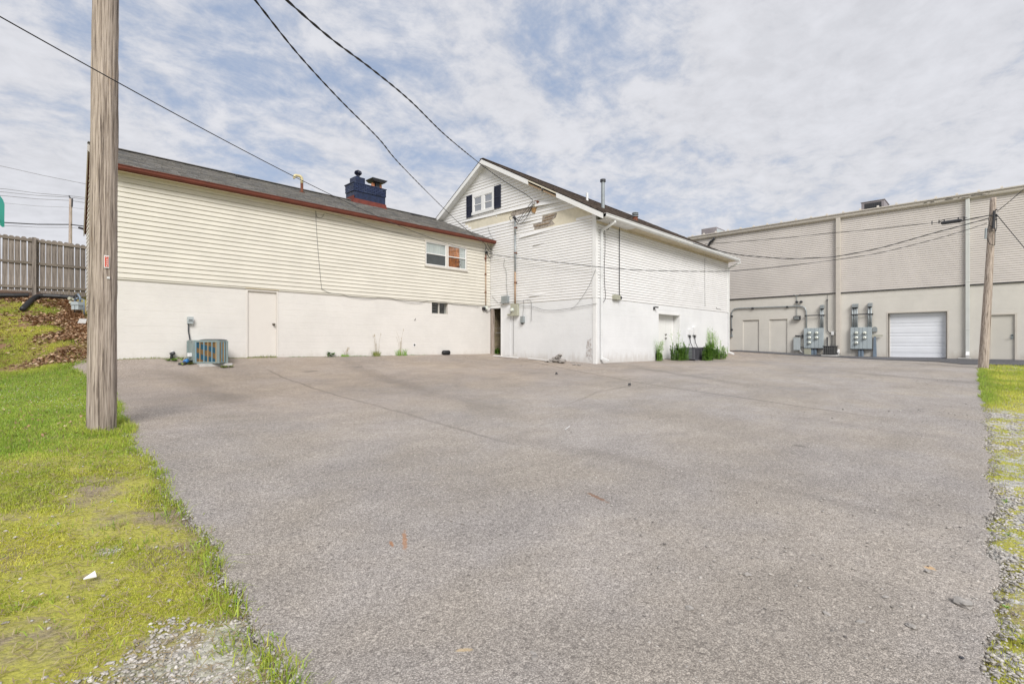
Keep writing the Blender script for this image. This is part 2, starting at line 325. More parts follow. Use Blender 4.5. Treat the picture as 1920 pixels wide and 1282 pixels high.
GRAVEL = []
for _px, _py, _qx, _qy in ((440, 1225, 530, 1265), (330, 1262, 420, 1290), (440, 968, 460, 976), (205, 1030, 225, 1034)):
    _a = onG(_px, _py); _b = onG(_qx, _qy); GRAVEL.append((_a.x, _a.y, math.hypot(_b.x - _a.x, _b.y - _a.y)))
def ground_mat():
    m, t, b = new_mat('soil moss and gravel'); p = t.pos(); x, y, z = t.sep(p)
    n1 = t.noise(p, 1.6, 8, 0.65); n2 = t.noise(t.vmath('ADD', p, (9, 4, 2)), 3.5, 8, 0.7); cell = t.voro(t.scale(p, (1, 1, 1)), 42, 'Color'); cv = t.sep(cell)[0]
    soil = t.mix(t.noise(p, 30, 6, 0.7), (0.20, 0.155, 0.10, 1), (0.42, 0.35, 0.24, 1))
    moss = t.mix(t.noise(p, 45, 5, 0.7), (0.26, 0.27, 0.035, 1), (0.56, 0.52, 0.11, 1))
    grav = t.mix(cv, (0.27, 0.26, 0.24, 1), (0.60, 0.585, 0.56, 1))
    colr = t.mix(t.ramp(n1, 0.38, 0.52), soil, moss)
    right = t.ramp(t.math('SUBTRACT', y, t.math('MULTIPLY', x, 0.9)), 0.0, -2.0)
    gm = t.math('ADD', n2, t.math('MULTIPLY', right, 0.10))
    pm = 0.0
    for (gx_, gy_, gr_) in GRAVEL:
        dd = t.math('SQRT', t.math('ADD', t.math('POWER', t.math('ADD', x, -gx_), 2.0), t.math('POWER', t.math('ADD', y, -gy_), 2.0)))
        pm = t.math('MAXIMUM', pm, t.ramp(t.math('ADD', t.math('DIVIDE', dd, gr_), t.math('MULTIPLY', t.math('SUBTRACT', n2, 0.5), 4.5)), 1.25, 0.5, 0.0, 0.8))
    side = t.ramp(t.math('SUBTRACT', x, y), -0.3, 0.3)
    gmask = t.math('MAXIMUM', t.math('MULTIPLY', t.ramp(gm, 0.58, 0.64), side), pm)
    colr = t.mix(gmask, colr, grav)
    leaf = t.math('MULTIPLY', t.ramp(y, 14.5, 17.0), t.ramp(x, 3.0, 1.0))
    bankc = t.mix(t.noise(p, 26, 7, 0.75), (0.09, 0.05, 0.03, 1), (0.34, 0.20, 0.11, 1))
    colr = t.mix(t.math('MULTIPLY', leaf, t.ramp(n2, 0.26, 0.36)), colr, bankc)
    t.link(colr, b.inputs['Base Color']); b.inputs['Roughness'].default_value = 0.95
    h = t.math('ADD', t.noise(p, 40, 6, 0.7), t.math('MULTIPLY', t.voro(p, 42), -0.6))
    t.link(t.bump(h, 0.8, 0.02), b.inputs['Normal']); return m
M['ground'] = ground_mat()

# seams and dark drive marks on the lot, as lines (x,y)-(x,y) half width, amount, wobble
def _ln(a, b, *r): A = onG(*a); B = onG(*b); return (A.x, A.y, B.x, B.y) + r
SEAMS = [_ln((925, 666), (1170, 712), 0.045, 0.6, 0.10), _ln((1170, 712), (1610, 776), 0.05, 0.5, 0.14),
         _ln((500, 692), (660, 748), 0.06, 0.34, 0.25), _ln((660, 748), (960, 830), 0.08, 0.26, 0.3),
         _ln((640, 672), (790, 730), 0.5, 0.2, 0.9), _ln((790, 730), (1000, 790), 0.6, 0.12, 1.0), _ln((950, 815), (1250, 880), 0.35, 0.13, 0.7),
         _ln((1190, 688), (1400, 722), 0.4, 0.2, 0.7), _ln((1610, 700), (1835, 718), 0.5, 0.2, 0.6), _ln((1480, 780), (1845, 830), 0.25, 0.10, 0.6),
         _ln((1400, 900), (1850, 1010), 0.16, 0.14, 0.5), _ln((1075, 755), (1125, 733), 0.07, 0.22, 0.3), _ln((1125, 733), (1190, 722), 0.07, 0.22, 0.2),
         _ln((330, 700), (470, 760), 0.5, 0.18, 0.8)]
def _st(px, py, qx, qy, wid, c, am): A = onG(px, py); B = onG(qx, qy); L = math.hypot(B.x - A.x, B.y - A.y); return ((A.x + B.x) / 2, (A.y + B.y) / 2, (B.x - A.x) / L, (B.y - A.y) / L, L / 2, wid, c, am)
STAINS = [_st(1098, 920, 1142, 942, 0.03, (0.26, 0.14, 0.08), 0.8), _st(758, 993, 760, 1035, 0.022, (0.40, 0.19, 0.08), 0.7), _st(732, 1014, 736, 1024, 0.016, (0.36, 0.16, 0.06), 0.8), _st(1732, 1060, 1755, 1070, 0.03, (0.55, 0.37, 0.20), 0.9), _st(848, 1225, 888, 1222, 0.016, (0.60, 0.45, 0.26), 0.8), _st(1485, 836, 1515, 840, 0.05, (0.12, 0.11, 0.10), 0.7), _st(565, 697, 600, 694, 0.1, (0.12, 0.10, 0.09), 0.6), _st(662, 688, 682, 688, 0.08, (0.12, 0.10, 0.09), 0.6)]
M['asphalt'] = asphalt_mat('worn grey asphalt', (0.225, 0.203, 0.188), (0.62, 0.57, 0.53), (1.03, 1.0, 0.93))
M['asphalt_dark'] = asphalt_mat('dark new asphalt', (0.06, 0.062, 0.07), (0.19, 0.19, 0.20), (1.0, 1.0, 1.02), False)

# ---------------------------------------------------------------- mesh helpers
BASE = {}
def base_of(o): return BASE.get(o.name, Vector((0, 0, 0)))
class MB:
    def __init__(s): s.v = []; s.f = []
    def add(s, vs, fs): k = len(s.v); s.v += [tuple(p) for p in vs]; s.f += [tuple(i + k for i in f) for f in fs]; return s
    def box(s, x0, x1, y0, y1, z0, z1):
        return s.add([(x0, y0, z0), (x1, y0, z0), (x1, y1, z0), (x0, y1, z0), (x0, y0, z1), (x1, y0, z1), (x1, y1, z1), (x0, y1, z1)],
                     [(0, 3, 2, 1), (4, 5, 6, 7), (0, 1, 5, 4), (1, 2, 6, 5), (2, 3, 7, 6), (3, 0, 4, 7)])
    def prism(s, ring0, ring1):
        n = len(ring0)
        return s.add(list(ring0) + list(ring1), [tuple(range(n))[::-1], tuple(range(n, 2 * n))] + [(i, (i + 1) % n, n + (i + 1) % n, n + i) for i in range(n)])
    def tube(s, pts, r, seg=8, caps=True):
        pts = [Vector(p) for p in pts]; n = len(pts); rs = r if isinstance(r, (list, tuple)) else [r] * n; rings = []
        prev = None
        for i, p in enumerate(pts):
            d = (pts[min(i + 1, n - 1)] - pts[max(i - 1, 0)]).normalized()
            if prev is None: a = Vector((0, 0, 1)) if abs(d.z) < 0.9 else Vector((1, 0, 0)); u = d.cross(a).normalized()
            else: u = (prev - d * prev.dot(d)).normalized()
            prev = u; v = d.cross(u)
            rings.append([p + (u * math.cos(2 * math.pi * k / seg) + v * math.sin(2 * math.pi * k / seg)) * rs[i] for k in range(seg)])
        vs = [q for rg in rings for q in rg]; fs = []
        for i in range(n - 1):
            for k in range(seg): a = i * seg + k; b = i * seg + (k + 1) % seg; fs.append((a, b, b + seg, a + seg))
        if caps: fs += [tuple(range(seg))[::-1], tuple(range((n - 1) * seg, n * seg))]
        return s.add(vs, fs)
    def disc(s, c, nrm, r, h, seg=14): c = Vector(c); nrm = Vector(nrm).normalized(); return s.tube([c, c + nrm * h], r, seg)
    def bar(s, p, q, w, h, upv=(0, 0, 1)):
        p = Vector(p); q = Vector(q); d = (q - p).normalized(); u = d.cross(Vector(upv)).normalized(); v = u.cross(d)
        r = lambda c: [c - u * w / 2 - v * h / 2, c + u * w / 2 - v * h / 2, c + u * w / 2 + v * h / 2, c - u * w / 2 + v * h / 2]
        return s.prism(r(p), r(q))
    def build(s, name, m, parent=None, base=None, smooth=False, kind=None, bevel=0.0, top=False, world=False):
        me = bpy.data.meshes.new(name)
        b = base_of(parent) if parent is not None else (Vector(base) if base is not None else Vector((0, 0, 0)))
        me.from_pydata([(p[0] - b.x, p[1] - b.y, p[2] - b.z) for p in s.v], [], s.f)
        bm = bmesh.new(); bm.from_mesh(me); bmesh.ops.recalc_face_normals(bm, faces=bm.faces); bm.to_mesh(me); bm.free()
        me.materials.append(M[m] if isinstance(m, str) else m)
        if smooth:
            me.polygons.foreach_set('use_smooth', [True] * len(me.polygons))
        o = bpy.data.objects.new(name, me); COL.objects.link(o)
        if parent is not None: o.parent = parent; o.location = (0, 0, 0)
        else: o.location = b
        BASE[o.name] = b
        if kind: o['kind'] = kind
        if bevel:
            mod = o.modifiers.new('bevel', 'BEVEL'); mod.width = bevel; mod.segments = 2; mod.limit_method = 'ANGLE'
        return o
def thing(name, label, cat, loc, group=None):
    o = bpy.data.objects.new(name, None); COL.objects.link(o); o.location = loc; o.empty_display_size = 0.2
    BASE[o.name] = Vector(loc); tag(o, label, cat, group); return o
def tag(o, label, cat, group=None):
    o['label'] = label; o['category'] = cat
    if group: o['group'] = group
    return o
def np_mesh(name, verts, faces, m, kind=None, cols=None, nper=3, base=None):
    me = bpy.data.meshes.new(name); nf = len(faces)
    me.vertices.add(len(verts)); me.vertices.foreach_set('co', np.ascontiguousarray(verts, dtype=np.float32).ravel())
    me.loops.add(nf * nper); me.loops.foreach_set('vertex_index', np.ascontiguousarray(faces, dtype=np.int32).ravel())
    me.polygons.add(nf); me.polygons.foreach_set('loop_start', np.arange(0, nf * nper, nper, dtype=np.int32)); me.polygons.foreach_set('loop_total', np.full(nf, nper, dtype=np.int32))
    me.update(calc_edges=True); me.validate()
    if cols is not None:
        a = me.attributes.new('col', 'FLOAT_COLOR', 'POINT'); a.data.foreach_set('color', np.ascontiguousarray(cols, dtype=np.float32).ravel())
    me.materials.append(M[m]); o = bpy.data.objects.new(name, me); COL.objects.link(o)
    if kind: o['kind'] = kind
    BASE[o.name] = Vector((0, 0, 0)); return o

# wall frames: (s along, off outward, z) -> world
def fL(Y): return lambda s, off, z: (s, Y - off, z)      # facing -Y, s = X
def fG(X): return lambda s, off, z: (X - off, s, z)      # facing -X, s = Y
def wbox(mb, fr, s0, s1, o0, o1, z0, z1):
    vs = [fr(s, o, z) for z in (z0, z1) for (s, o) in ((s0, o0), (s1, o0), (s1, o1), (s0, o1))]
    return mb.add(vs, [(0, 3, 2, 1), (4, 5, 6, 7), (0, 1, 5, 4), (1, 2, 6, 5), (2, 3, 7, 6), (3, 0, 4, 7)])
def cut(s0, s1, holes):
    segs = [(s0, s1)]
    for a, b in holes:
        segs = [q for (u, v) in segs for q in ((u, min(v, a)), (max(u, b), v)) if q[1] - q[0] > 0.02]
    return segs
def poly_interval(poly, z):
    xs = []
    n = len(poly)
    for i in range(n):
        (x0, z0), (x1, z1) = poly[i], poly[(i + 1) % n]
        if (z0 <= z < z1) or (z1 <= z < z0): xs.append(x0 + (z - z0) / (z1 - z0) * (x1 - x0))
    return (min(xs), max(xs)) if len(xs) > 1 else None
def profile_course(fr, s0, s1, z0, h, prof, s0t=None, s1t=None):
    """prof: list of (off, dz fraction)"""
    s0t = s0 if s0t is None else s0t; s1t = s1 if s1t is None else s1t
    mb = MB()
    r0 = [fr(s0 + (s0t - s0) * k, o, z0 + h * k) for o, k in prof]; r1 = [fr(s1 + (s1t - s1) * k, o, z0 + h * k) for o, k in prof]
    return mb.prism(r0, r1)
def sprof(g): return [(-0.03, 0.0), (-0.014, 0.0), (-0.014, g), (0.018, g), (0.021, g + 0.05), (0.008, 1.0), (-0.03, 1.0)]
def siding(parent, fr, zr, pitch, span, holes, m, joined=None, groove=0.13):
    z = zr[0]
    while z < zr[1] - 0.01:
        h = min(pitch, zr[1] - z); zm = z + h * 0.5
        a0, b0 = span(z + 0.001); a1, b1 = span(z + h)
        iv = [q for q in (poly_interval(p, zm) for p in holes) if q]
        segs = cut(max(a0, -1e9), b0, iv)
        for (u, v) in segs:
            ut = a1 if abs(u - a0) < 1e-6 else u; vt = b1 if abs(v - b0) < 1e-6 else v
            if vt - ut < 0.03: continue
            bits = [(u, v, ut, vt, 0.0)]
            if v - u > 4.0 and joined is None:      # boards lap at a joint somewhere along the course
                c = u + (v - u) * random.uniform(0.2, 0.8); bits = [(u, c, ut, c, 0.0), (c - 0.002, v, c - 0.002, vt, 0.0025)]
            for (a, b, at, bt, dd) in bits:
                mb = profile_course(fr, a, b, z, h - 0.0005, [(o + dd * (o > 0), k) for o, k in sprof(groove)], at, bt)
                if joined is not None: joined.add(mb.v, mb.f)
                else: mb.build('siding_plank', m, parent)
        z += pitch
def blocks(parent, fr, s0, s1, zt, zb, rects, m, h=0.2, thick=0.3, name='block_course'):
    z = zt
    while z > zb:
        z0 = z - h
        iv = [(a, b) for (a, b, c, d) in rects if d > z0 + 0.01 and c < z - 0.01]
        part = [(a, b, c, d) for (a, b, c, d) in rects if d > z0 + 0.01 and c < z - 0.01]
        for (u, v) in cut(s0, s1, iv):
            j = random.uniform(0, 0.0015); cd_ = {'white_block': 0.0016, 'taupe_block': 0.0022}.get(m, 0.0026); prof = [(-thick, 0), (-cd_, 0), (j, 0.03), (j, 0.97), (-cd_, 1), (-thick, 1)]
            profile_course(fr, u, v, z0, h, prof).build(name, m, parent)
        for (a, b, c, d) in part:      # partial pieces above / below an opening edge
            if d < z - 0.01 and d > z0: profile_course(fr, a, b, d, z - d, [(-thick, 0), (0, 0), (0, 0.9), (-0.006, 1), (-thick, 1)]).build(name, m, parent)
            if c > z0 + 0.01 and c < z: profile_course(fr, a, b, z0, c - z0, [(-thick, 0), (-0.006, 0), (0, 0.1), (0, 1), (-thick, 1)]).build(name, m, parent)
        z = z0
def catenary(a, b, sag, n=24):
    a = Vector(a); b = Vector(b); return [a.lerp(b, i / n) - Vector((0, 0, 4 * sag * (i / n) * (1 - i / n))) for i in range(n + 1)]
def cable(name, pts, r, label, m='wire', twist=0.0, group=None, cat='cable', ext=0.0):
    mb = MB(); pts = [Vector(p) for p in pts]
    if ext:      # the span goes on past the frame to its next pole
        d = (pts[0] - pts[1]).normalized(); k = int(ext / 0.15); pts = [pts[0] + d * ext * (1 - i / k) + Vector((0, 0, 0.02 * (ext * (1 - i / k)) ** 2)) for i in range(k)] + pts
    if twist:
        # two strands twisted about each other
        L = [0]
        for i in range(1, len(pts)): L.append(L[-1] + (pts[i] - pts[i - 1]).length)
        for ph in (0, math.pi):
            q = []
            for i, p in enumerate(pts):
                d = (pts[min(i + 1, len(pts) - 1)] - pts[max(i - 1, 0)]).normalized(); u = d.cross(Vector((0, 0, 1))).normalized(); v = u.cross(d)
                an = L[i] / twist * 2 * math.pi + ph; q.append(p + (u * math.cos(an) + v * math.sin(an)) * r * 0.9)
            mb.tube(q, r, 5)
    else: mb.tube(pts, r, 6)
    b = pts[0]; o = mb.build(name, m, base=b, smooth=True); return tag(o, label, cat, group)
def slope_shingles(parent, p00, p10, p01, p11, expo, tabw, m, lift=0.012, seed=1):
    """shingle tabs on the quad p00-p10 (eave) to p01-p11 (ridge); one joined mesh"""
    R = random.Random(seed); p00, p10, p01, p11 = map(Vector, (p00, p10, p01, p11)); mb = MB()
    T = ((p01 - p00).length + (p11 - p10).length) / 2; n = (p10 - p00).cross(p01 - p00).normalized()
    if n.z < 0: n = -n
    P = lambda u, v: (p00.lerp(p10, u)).lerp(p01.lerp(p11, u), v)
    rows = int(T / expo); Ls = (p10 - p00).length
    for i in range(rows):
        v0 = i / rows; v1 = min(1, (i + 1.02) / rows); s = -R.uniform(0, tabw)
        while s < Ls:
            wd = tabw * R.uniform(0.5, 1.2); a = max(0, s) / Ls; b = min(Ls, s + wd - 0.006) / Ls; s += wd
            if b - a < 0.003: continue
            l = lift * R.uniform(0.7, 1.5)
            q = [P(a, v0), P(b, v0), P(b, v1), P(a, v1)]
            up = [q[0] + n * l, q[1] + n * l, q[2] + n * 0.003, q[3] + n * 0.003]
            mb.add([q[0], q[1]] + up, [(2, 3, 4, 5), (0, 1, 3, 2)])
    o = mb.build('shingles', m, parent, kind='stuff'); return o
# ================================================================ GROUND
def ground_sheet():
    xs = np.unique(np.concatenate([np.linspace(-40, -8, 17), np.linspace(-8, 3, 90), np.linspace(3, 34, 110), np.linspace(34, 120, 25)]))
    ys = np.unique(np.concatenate([np.linspace(-60, -6, 22), np.linspace(-6, 3, 80), np.linspace(3, 26, 130), np.linspace(26, 110, 25)]))
    X, Y = np.meshgrid(xs, ys); Z = Hn(X, Y) - 0.022 + 0.010 * np.sin(X * 5.1 + Y * 2.3) * np.sin(Y * 4.3 - X)
    ins = (X > lot_left(Y) + 0.05) & (Y > lot_right(X) + 0.05) & (Y < 24) & (X < 40)
    Z = np.where(ins, Z - 0.12, Z)
    v = np.stack([X.ravel(), Y.ravel(), Z.ravel()], 1); ny, nx = X.shape
    i = np.arange(ny - 1)[:, None] * nx + np.arange(nx - 1)[None, :]; i = i.ravel()
    f = np.stack([i, i + 1, i + 1 + nx, i + nx], 1)
    # far skirt to the horizon
    o = np_mesh('ground', v, f, 'ground', 'structure', nper=4)
    far = MB(); R0 = 1400
    far.add([(-R0, -R0, -1.3), (R0, -R0, -1.3), (R0, R0, -1.3), (-R0, R0, -1.3)], [(0, 1, 2, 3)])
    far.build('far_ground', 'ground', kind='structure')
_LP = [onG(px, py) for px, py in ((545, 1281), (470, 1130), (380, 1000), (320, 905), (262, 835), (240, 790), (214, 735), (172, 704), (140, 686))]
_lx = np.array([p.x for p in _LP]); _ly = np.array([p.y for p in _LP]); _o = np.argsort(_ly); _lx = _lx[_o]; _ly = _ly[_o]
_RP = [onG(px, py) for px, py in ((1862, 1281), (1858, 1100), (1853, 980), (1852, 900), (1847, 830), (1843, 780), (1838, 730), (1833, 699))]
_rx = np.array([p.x for p in _RP]); _ry = np.array([p.y for p in _RP]); _o = np.argsort(_rx); _rx = _rx[_o]; _ry = _ry[_o]
print('left edge', list(zip(_lx.round(2), _ly.round(2)))); print('right edge', list(zip(_rx.round(2), _ry.round(2))))
def _wob(t, s): return 0.028 * np.sin(t * 3.1 + s) + 0.02 * np.sin(t * 7.7 + 2 * s) + 0.012 * np.sin(t * 19.3 + s) + 0.008 * np.sin(t * 43.1)
def lot_left(y): y = np.asarray(y, float); return np.where(y < _ly[0], _lx[0] + 0 * y, np.interp(y, _ly, _lx)) + _wob(y, 1.0)
def lot_right(x): x = np.asarray(x, float); return np.interp(x, _rx, _ry) + _wob(x, 4.0)
ground_sheet()
def lot():
    nx_, ny_ = 330, 330
    a = np.linspace(0, 1, nx_) ** 1.9; b = np.linspace(0, 1, ny_) ** 1.6
    X = np.empty((ny_, nx_)); Y = np.empty((ny_, nx_)); XE = 32.5; YF = 16.6
    for j, v in enumerate(b):
        yb = -0.2 + (YF + 0.2) * v; x = lot_left(yb) + (XE - lot_left(yb)) * a
        y0 = lot_right(x); y0 = np.where(x > 17.5, y0, y0); X[j] = x; Y[j] = y0 + (YF - y0) * v
        X[j] = lot_left(Y[j]) + (XE - lot_left(Y[j])) * a
    Z = Hn(X, Y) + 0.012 * np.sin(X * 0.9 + Y * 0.6) * np.sin(Y * 0.8)
    ed = np.zeros_like(Z); ed[:, 0] = 1; ed[0, :] = 1
    v = np.stack([X.ravel(), Y.ravel(), Z.ravel()], 1)
    i = (np.arange(ny_ - 1)[:, None] * nx_ + np.arange(nx_ - 1)[None, :]).ravel(); f = [np.stack([i, i + 1, i + 1 + nx_, i + nx_], 1)]
    k = len(v); j0 = np.arange(ny_) * nx_; v = np.concatenate([v, v[j0] + [[-0.03, 0, -0.07]]]); q = np.arange(ny_ - 1)
    f.append(np.stack([j0[q], j0[q + 1], k + q + 1, k + q], 1)); k2 = len(v); i0 = np.arange(nx_); v = np.concatenate([v, v[i0] + [[0, -0.03, -0.07]]]); q = np.arange(nx_ - 1)
    f.append(np.stack([i0[q], k2 + q, k2 + q + 1, i0[q + 1]], 1))
    o = np_mesh('parking_lot', v, np.concatenate(f), 'asphalt', 'structure', nper=4)
lot()
# darker strip of newer asphalt along the big building
def strip():
    A = [(1366, 658), (1420, 662), (1480, 665.5), (1560, 670), (1640, 674), (1700, 676.5), (1760, 679), (1806, 683)]
    pts = [onG(*q) for q in A]; pts.append(Vector((pts[-1].x + 1.0, -3.0, 0))); pts.append(Vector((pts[-1].x + 1.0, -10.0, 0)))
    mb = MB(); vs = []; n = 14
    for i in range(len(pts) - 1):
        for k in range(6):
            p = pts[i].lerp(pts[i + 1], k / 6); vs.append(p)
    grid = []
    for p in vs:
        for k in range(n + 1):
            x = p.x + (BX + 0.3 - p.x) * k / n; grid.append((x, p.y, H(x, p.y) + 0.016 + 0.012 * math.sin(x * 0.9 + p.y * 0.6) * math.sin(p.y * 0.8)))
    fs = [(i * (n + 1) + k, i * (n + 1) + k + 1, (i + 1) * (n + 1) + k + 1, (i + 1) * (n + 1) + k) for i in range(len(vs) - 1) for k in range(n)]
    mb.add(grid, fs); mb.build('alley_pavement', 'asphalt_dark', kind='structure')
strip()

# ================================================================ CREAM BUILDING (left)
ZS = 3.158        # level where siding meets painted block on both small buildings
EAVE_L = onY(215, 310, LY).z + 0.02; RIDGE_Y = 19.4; RIDGE_Z = 7.53; EY = LY - 0.27
zE = onY(215, 304.5, EY).z; RIDGE_Z = zE + 0.395 * (RIDGE_Y - EY)
print('eave L', EAVE_L, 'zE', zE, 'ridge', RIDGE_Z)
LX2 = GX - 0.02
cb = thing('cream_building', 'long low building with cream siding over pale painted block and a grey shingle roof', 'building', (LX1, LY, 1.0))
fl = fL(LY)
dL = onY(461, 541, LY); dR = onY(521, 541, LY); dt = 1.5 + 1.62; dtop = onY(491, 543.5, LY).z; dbot = H((dL.x + dR.x) / 2, LY) + 0.02
bw0 = onY(809.5, 566, LY); bw1 = onY(840, 590, LY)
recL = [(dL.x, dR.x, 0.0, dtop), (bw0.x, bw1.x, bw1.z, ZS - 0.005)]
blocks(cb, fl, LX1, LX2 - 0.0, ZS, 0.4, recL, 'cream_block')
wA = onY(796, 450, LY); wB = onY(875, 507, LY)
win = [(wA.x, onY(800, 504, LY).z), (wB.x, onY(800, 504, LY).z), (wB.x, wA.z), (wA.x, wA.z)]
zw0 = onY(797, 497, LY).z; zw1 = onY(797, 450, LY).z
winr = [(wA.x, zw0), (wB.x, zw0), (wB.x, zw1), (wA.x, zw1)]
siding(cb, fl, (ZS, EAVE_L), 0.127, lambda z: (LX1 + 0.02, LX2 - 0.02), [winr], 'cream_siding', groove=0.13)
mb = MB(); wbox(mb, fl, LX1, LX2, -0.3, -0.031, ZS - 0.02, EAVE_L - 0.02); mb.build('wall', 'cream_block', cb)
# starter lip, corner posts
mb = MB(); wbox(mb, fl, LX1 - 0.01, LX2 - 0.02, 0.0, 0.032, ZS - 0.03, ZS - 0.002); mb.build('starter_strip', 'cream_siding', cb)
mb = MB(); wbox(mb, fl, LX1 - 0.035, LX1 + 0.06, -0.06, 0.03, ZS - 0.03, EAVE_L); mb.build('corner_post', 'cream_siding', cb)
# left end wall, slightly out of square, with siding
RY2 = 22.0; zRear = 5.35
def endx(y): return LX1 if y < RIDGE_Y else LX1 + (y - RIDGE_Y) / (RY2 - RIDGE_Y) * 0.15
def ztop(y): return (zE + 0.395 * (y - EY)) if y < RIDGE_Y else RIDGE_Z + (zRear - RIDGE_Z) * (y - RIDGE_Y) / (RY2 + 0.25 - RIDGE_Y)
mb = MB(); yy = [LY, RIDGE_Y, RY2]
mb.prism([(endx(y) + 0.3, y, 0.6) for y in yy] + [(endx(y) + 0.3, y, ztop(y) - 0.1) for y in yy[::-1]], [(endx(y), y, 0.6) for y in yy] + [(endx(y), y, ztop(y) - 0.1) for y in yy[::-1]])
mb.build('end_wall', 'cream_block', cb)
z = 2.6
while z < RIDGE_Z - 0.25:
    y0 = LY; y1 = RY2
    if z > EAVE_L: y0 = EY + (z + 0.1 - zE) / 0.395 + 0.1
    if z > zRear - 0.3: y1 = RIDGE_Y + (RIDGE_Z - z - 0.15) / (RIDGE_Z - zRear) * (RY2 - RIDGE_Y)
    if y1 - y0 > 0.2:
        mb = MB(); r = []
        for y in (y0, y1):
            x = endx(y); r.append([(x, y, z), (x - 0.022, y, z), (x - 0.006, y, z + 0.127), (x, y, z + 0.127)])
        mb.prism(*r).build('siding_plank', 'cream_siding', cb)
    z += 0.127
mb = MB()
mb.box(LX2 - 0.3, LX2, LY + 0.3, RY2, 0.6, zRear - 0.2); mb.box(LX1 + 0.3, LX2, RY2 - 0.3, RY2, 0.6, zRear - 0.1); mb.build('rear_wall', 'cream_block', cb)
# roof: deck, shingles, rake boards
mb = MB(); x0, x1 = LX1 - 0.04, LX2
prof = [(EY, zE - 0.03), (RIDGE_Y, RIDGE_Z - 0.03), (RY2 + 0.25, zRear - 0.03), (RY2 + 0.25, zRear - 0.13), (RIDGE_Y, RIDGE_Z - 0.16), (EY, zE - 0.14)]
def rx(y): return endx(y) - 0.05
mb.prism([(rx(y), y, z) for y, z in prof], [(x1, y, z) for y, z in prof]); roofL = mb.build('roof', 'red_fascia', cb)
slope_shingles(roofL, (rx(EY) - 0.02, EY - 0.03, zE - 0.03), (x1, EY - 0.03, zE - 0.03), (rx(RIDGE_Y) - 0.02, RIDGE_Y, RIDGE_Z - 0.015), (x1, RIDGE_Y, RIDGE_Z - 0.015), 0.14, 0.32, 'shingle_grey', 0.016, 3)
slope_shingles(roofL, (rx(RY2) - 0.02, RY2 + 0.27, zRear - 0.02), (x1, RY2 + 0.27, zRear - 0.02), (rx(RIDGE_Y) - 0.02, RIDGE_Y, RIDGE_Z - 0.015), (x1, RIDGE_Y, RIDGE_Z - 0.015), 0.14, 0.5, 'shingle_grey', 0.014, 4)
mb = MB(); mb.bar((rx(RIDGE_Y) - 0.03, RIDGE_Y - .02, RIDGE_Z + 0.006), (x1, RIDGE_Y - .02, RIDGE_Z + 0.006), 0.2, 0.018); mb.build('ridge_cap', 'shingle_grey', roofL)
mb = MB()
mb.prism([(rx(y) - 0.005, y, z) for y, z in prof[:3]] + [(rx(y) - 0.005, y, z - 0.06) for y, z in prof[3:]], [(rx(y) - 0.03, y, z) for y, z in prof[:3]] + [(rx(y) - 0.03, y, z - 0.06) for y, z in prof[3:]])
mb.build('rake_board', 'tan_trim', cb)
# gutter: red brown trough with a bead, on a fascia
gp = [(0.0, 0.0), (0.07, 0.0), (0.095, 0.035), (0.10, 0.09), (0.115, 0.095), (0.115, 0.112), (0.085, 0.112), (0.085, 0.10), (0.0, 0.105)]
def gutter(parent, x0, x1, yf, zt, m, name='gutter', sc=1.0):
    mb = MB(); r = lambda x: [(x, yf - a * sc, zt - 0.112 * sc + b * sc) for a, b in gp]
    mb.prism(r(x0), r(x1)); return mb.build(name, m, parent)
mb = MB(); mb.box(LX1 - 0.03, LX2, EY - 0.005, EY + 0.02, zE - 0.17, zE - 0.035); mb.build('fascia', 'red_fascia', cb)
gutter(cb, LX1 - 0.04, LX2 - 0.01, EY - 0.006, zE - 0.045, 'red_fascia')
mb = MB(); mb.box(LX1, LX2, EY + 0.02, LY + 0.02, zE - 0.165, zE - 0.15); mb.build('soffit', 'soffit', cb)
mb = MB(); wbox(mb, fl, LX1, LX2, 0.0, 0.035, EAVE_L - 0.05, EAVE_L + 0.03); mb.build('frieze_board', 'soffit', cb)
# low roof vents
for px, py in ((454, 328), (779, 402.5)):
    p = onY(px, py, RIDGE_Y - 0.35); mb = MB(); zz = RIDGE_Z - 0.395 * 0.35
    mb.prism([(p.x - 0.2, p.y - 0.16, zz - 0.05), (p.x + 0.2, p.y - 0.16, zz - 0.05), (p.x + 0.2, p.y - 0.15, zz + 0.03), (p.x - 0.2, p.y - 0.15, zz + 0.03)],
             [(p.x - 0.2, p.y + 0.2, zz - 0.02), (p.x + 0.2, p.y + 0.2, zz - 0.02), (p.x + 0.18, p.y + 0.15, zz + 0.11), (p.x - 0.18, p.y + 0.15, zz + 0.11)])
    mb.build('roof_vent', 'dark', roofL, bevel=0.01)
# gooseneck flue
p = onY(566, 361, RIDGE_Y - 0.9); zb = zE + 0.395 * (p.y - EY); k = p.y * 0
fl_ = MB(); fl_.tube([(p.x, p.y, zb - 0.05), (p.x, p.y, zb + 0.32)], 0.05, 12); fl_.disc((p.x, p.y, zb - 0.02), (0, -0.3, 1), 0.11, 0.03); flue = fl_.build('flue_stub', 'rust', roofL, smooth=False)
fl_ = MB(); q = [(0, .32), (0, .46)] + [(-0.11 + 0.11 * math.cos(a), .47 + 0.11 * math.sin(a)) for a in np.linspace(0.2, 1.35, 6)] + [(-0.18, 0.575)] + [(-0.2 - 0.075 * math.sin(a), .50 + 0.075 * math.cos(a)) for a in np.linspace(0.2, 2.4, 7)]
fl_.tube([(p.x + a * 1.0, p.y, zb + b * 0.98) for a, b in q], 0.052, 12); fl_.build('flue_elbow', 'vent_cream', roofL, smooth=True)
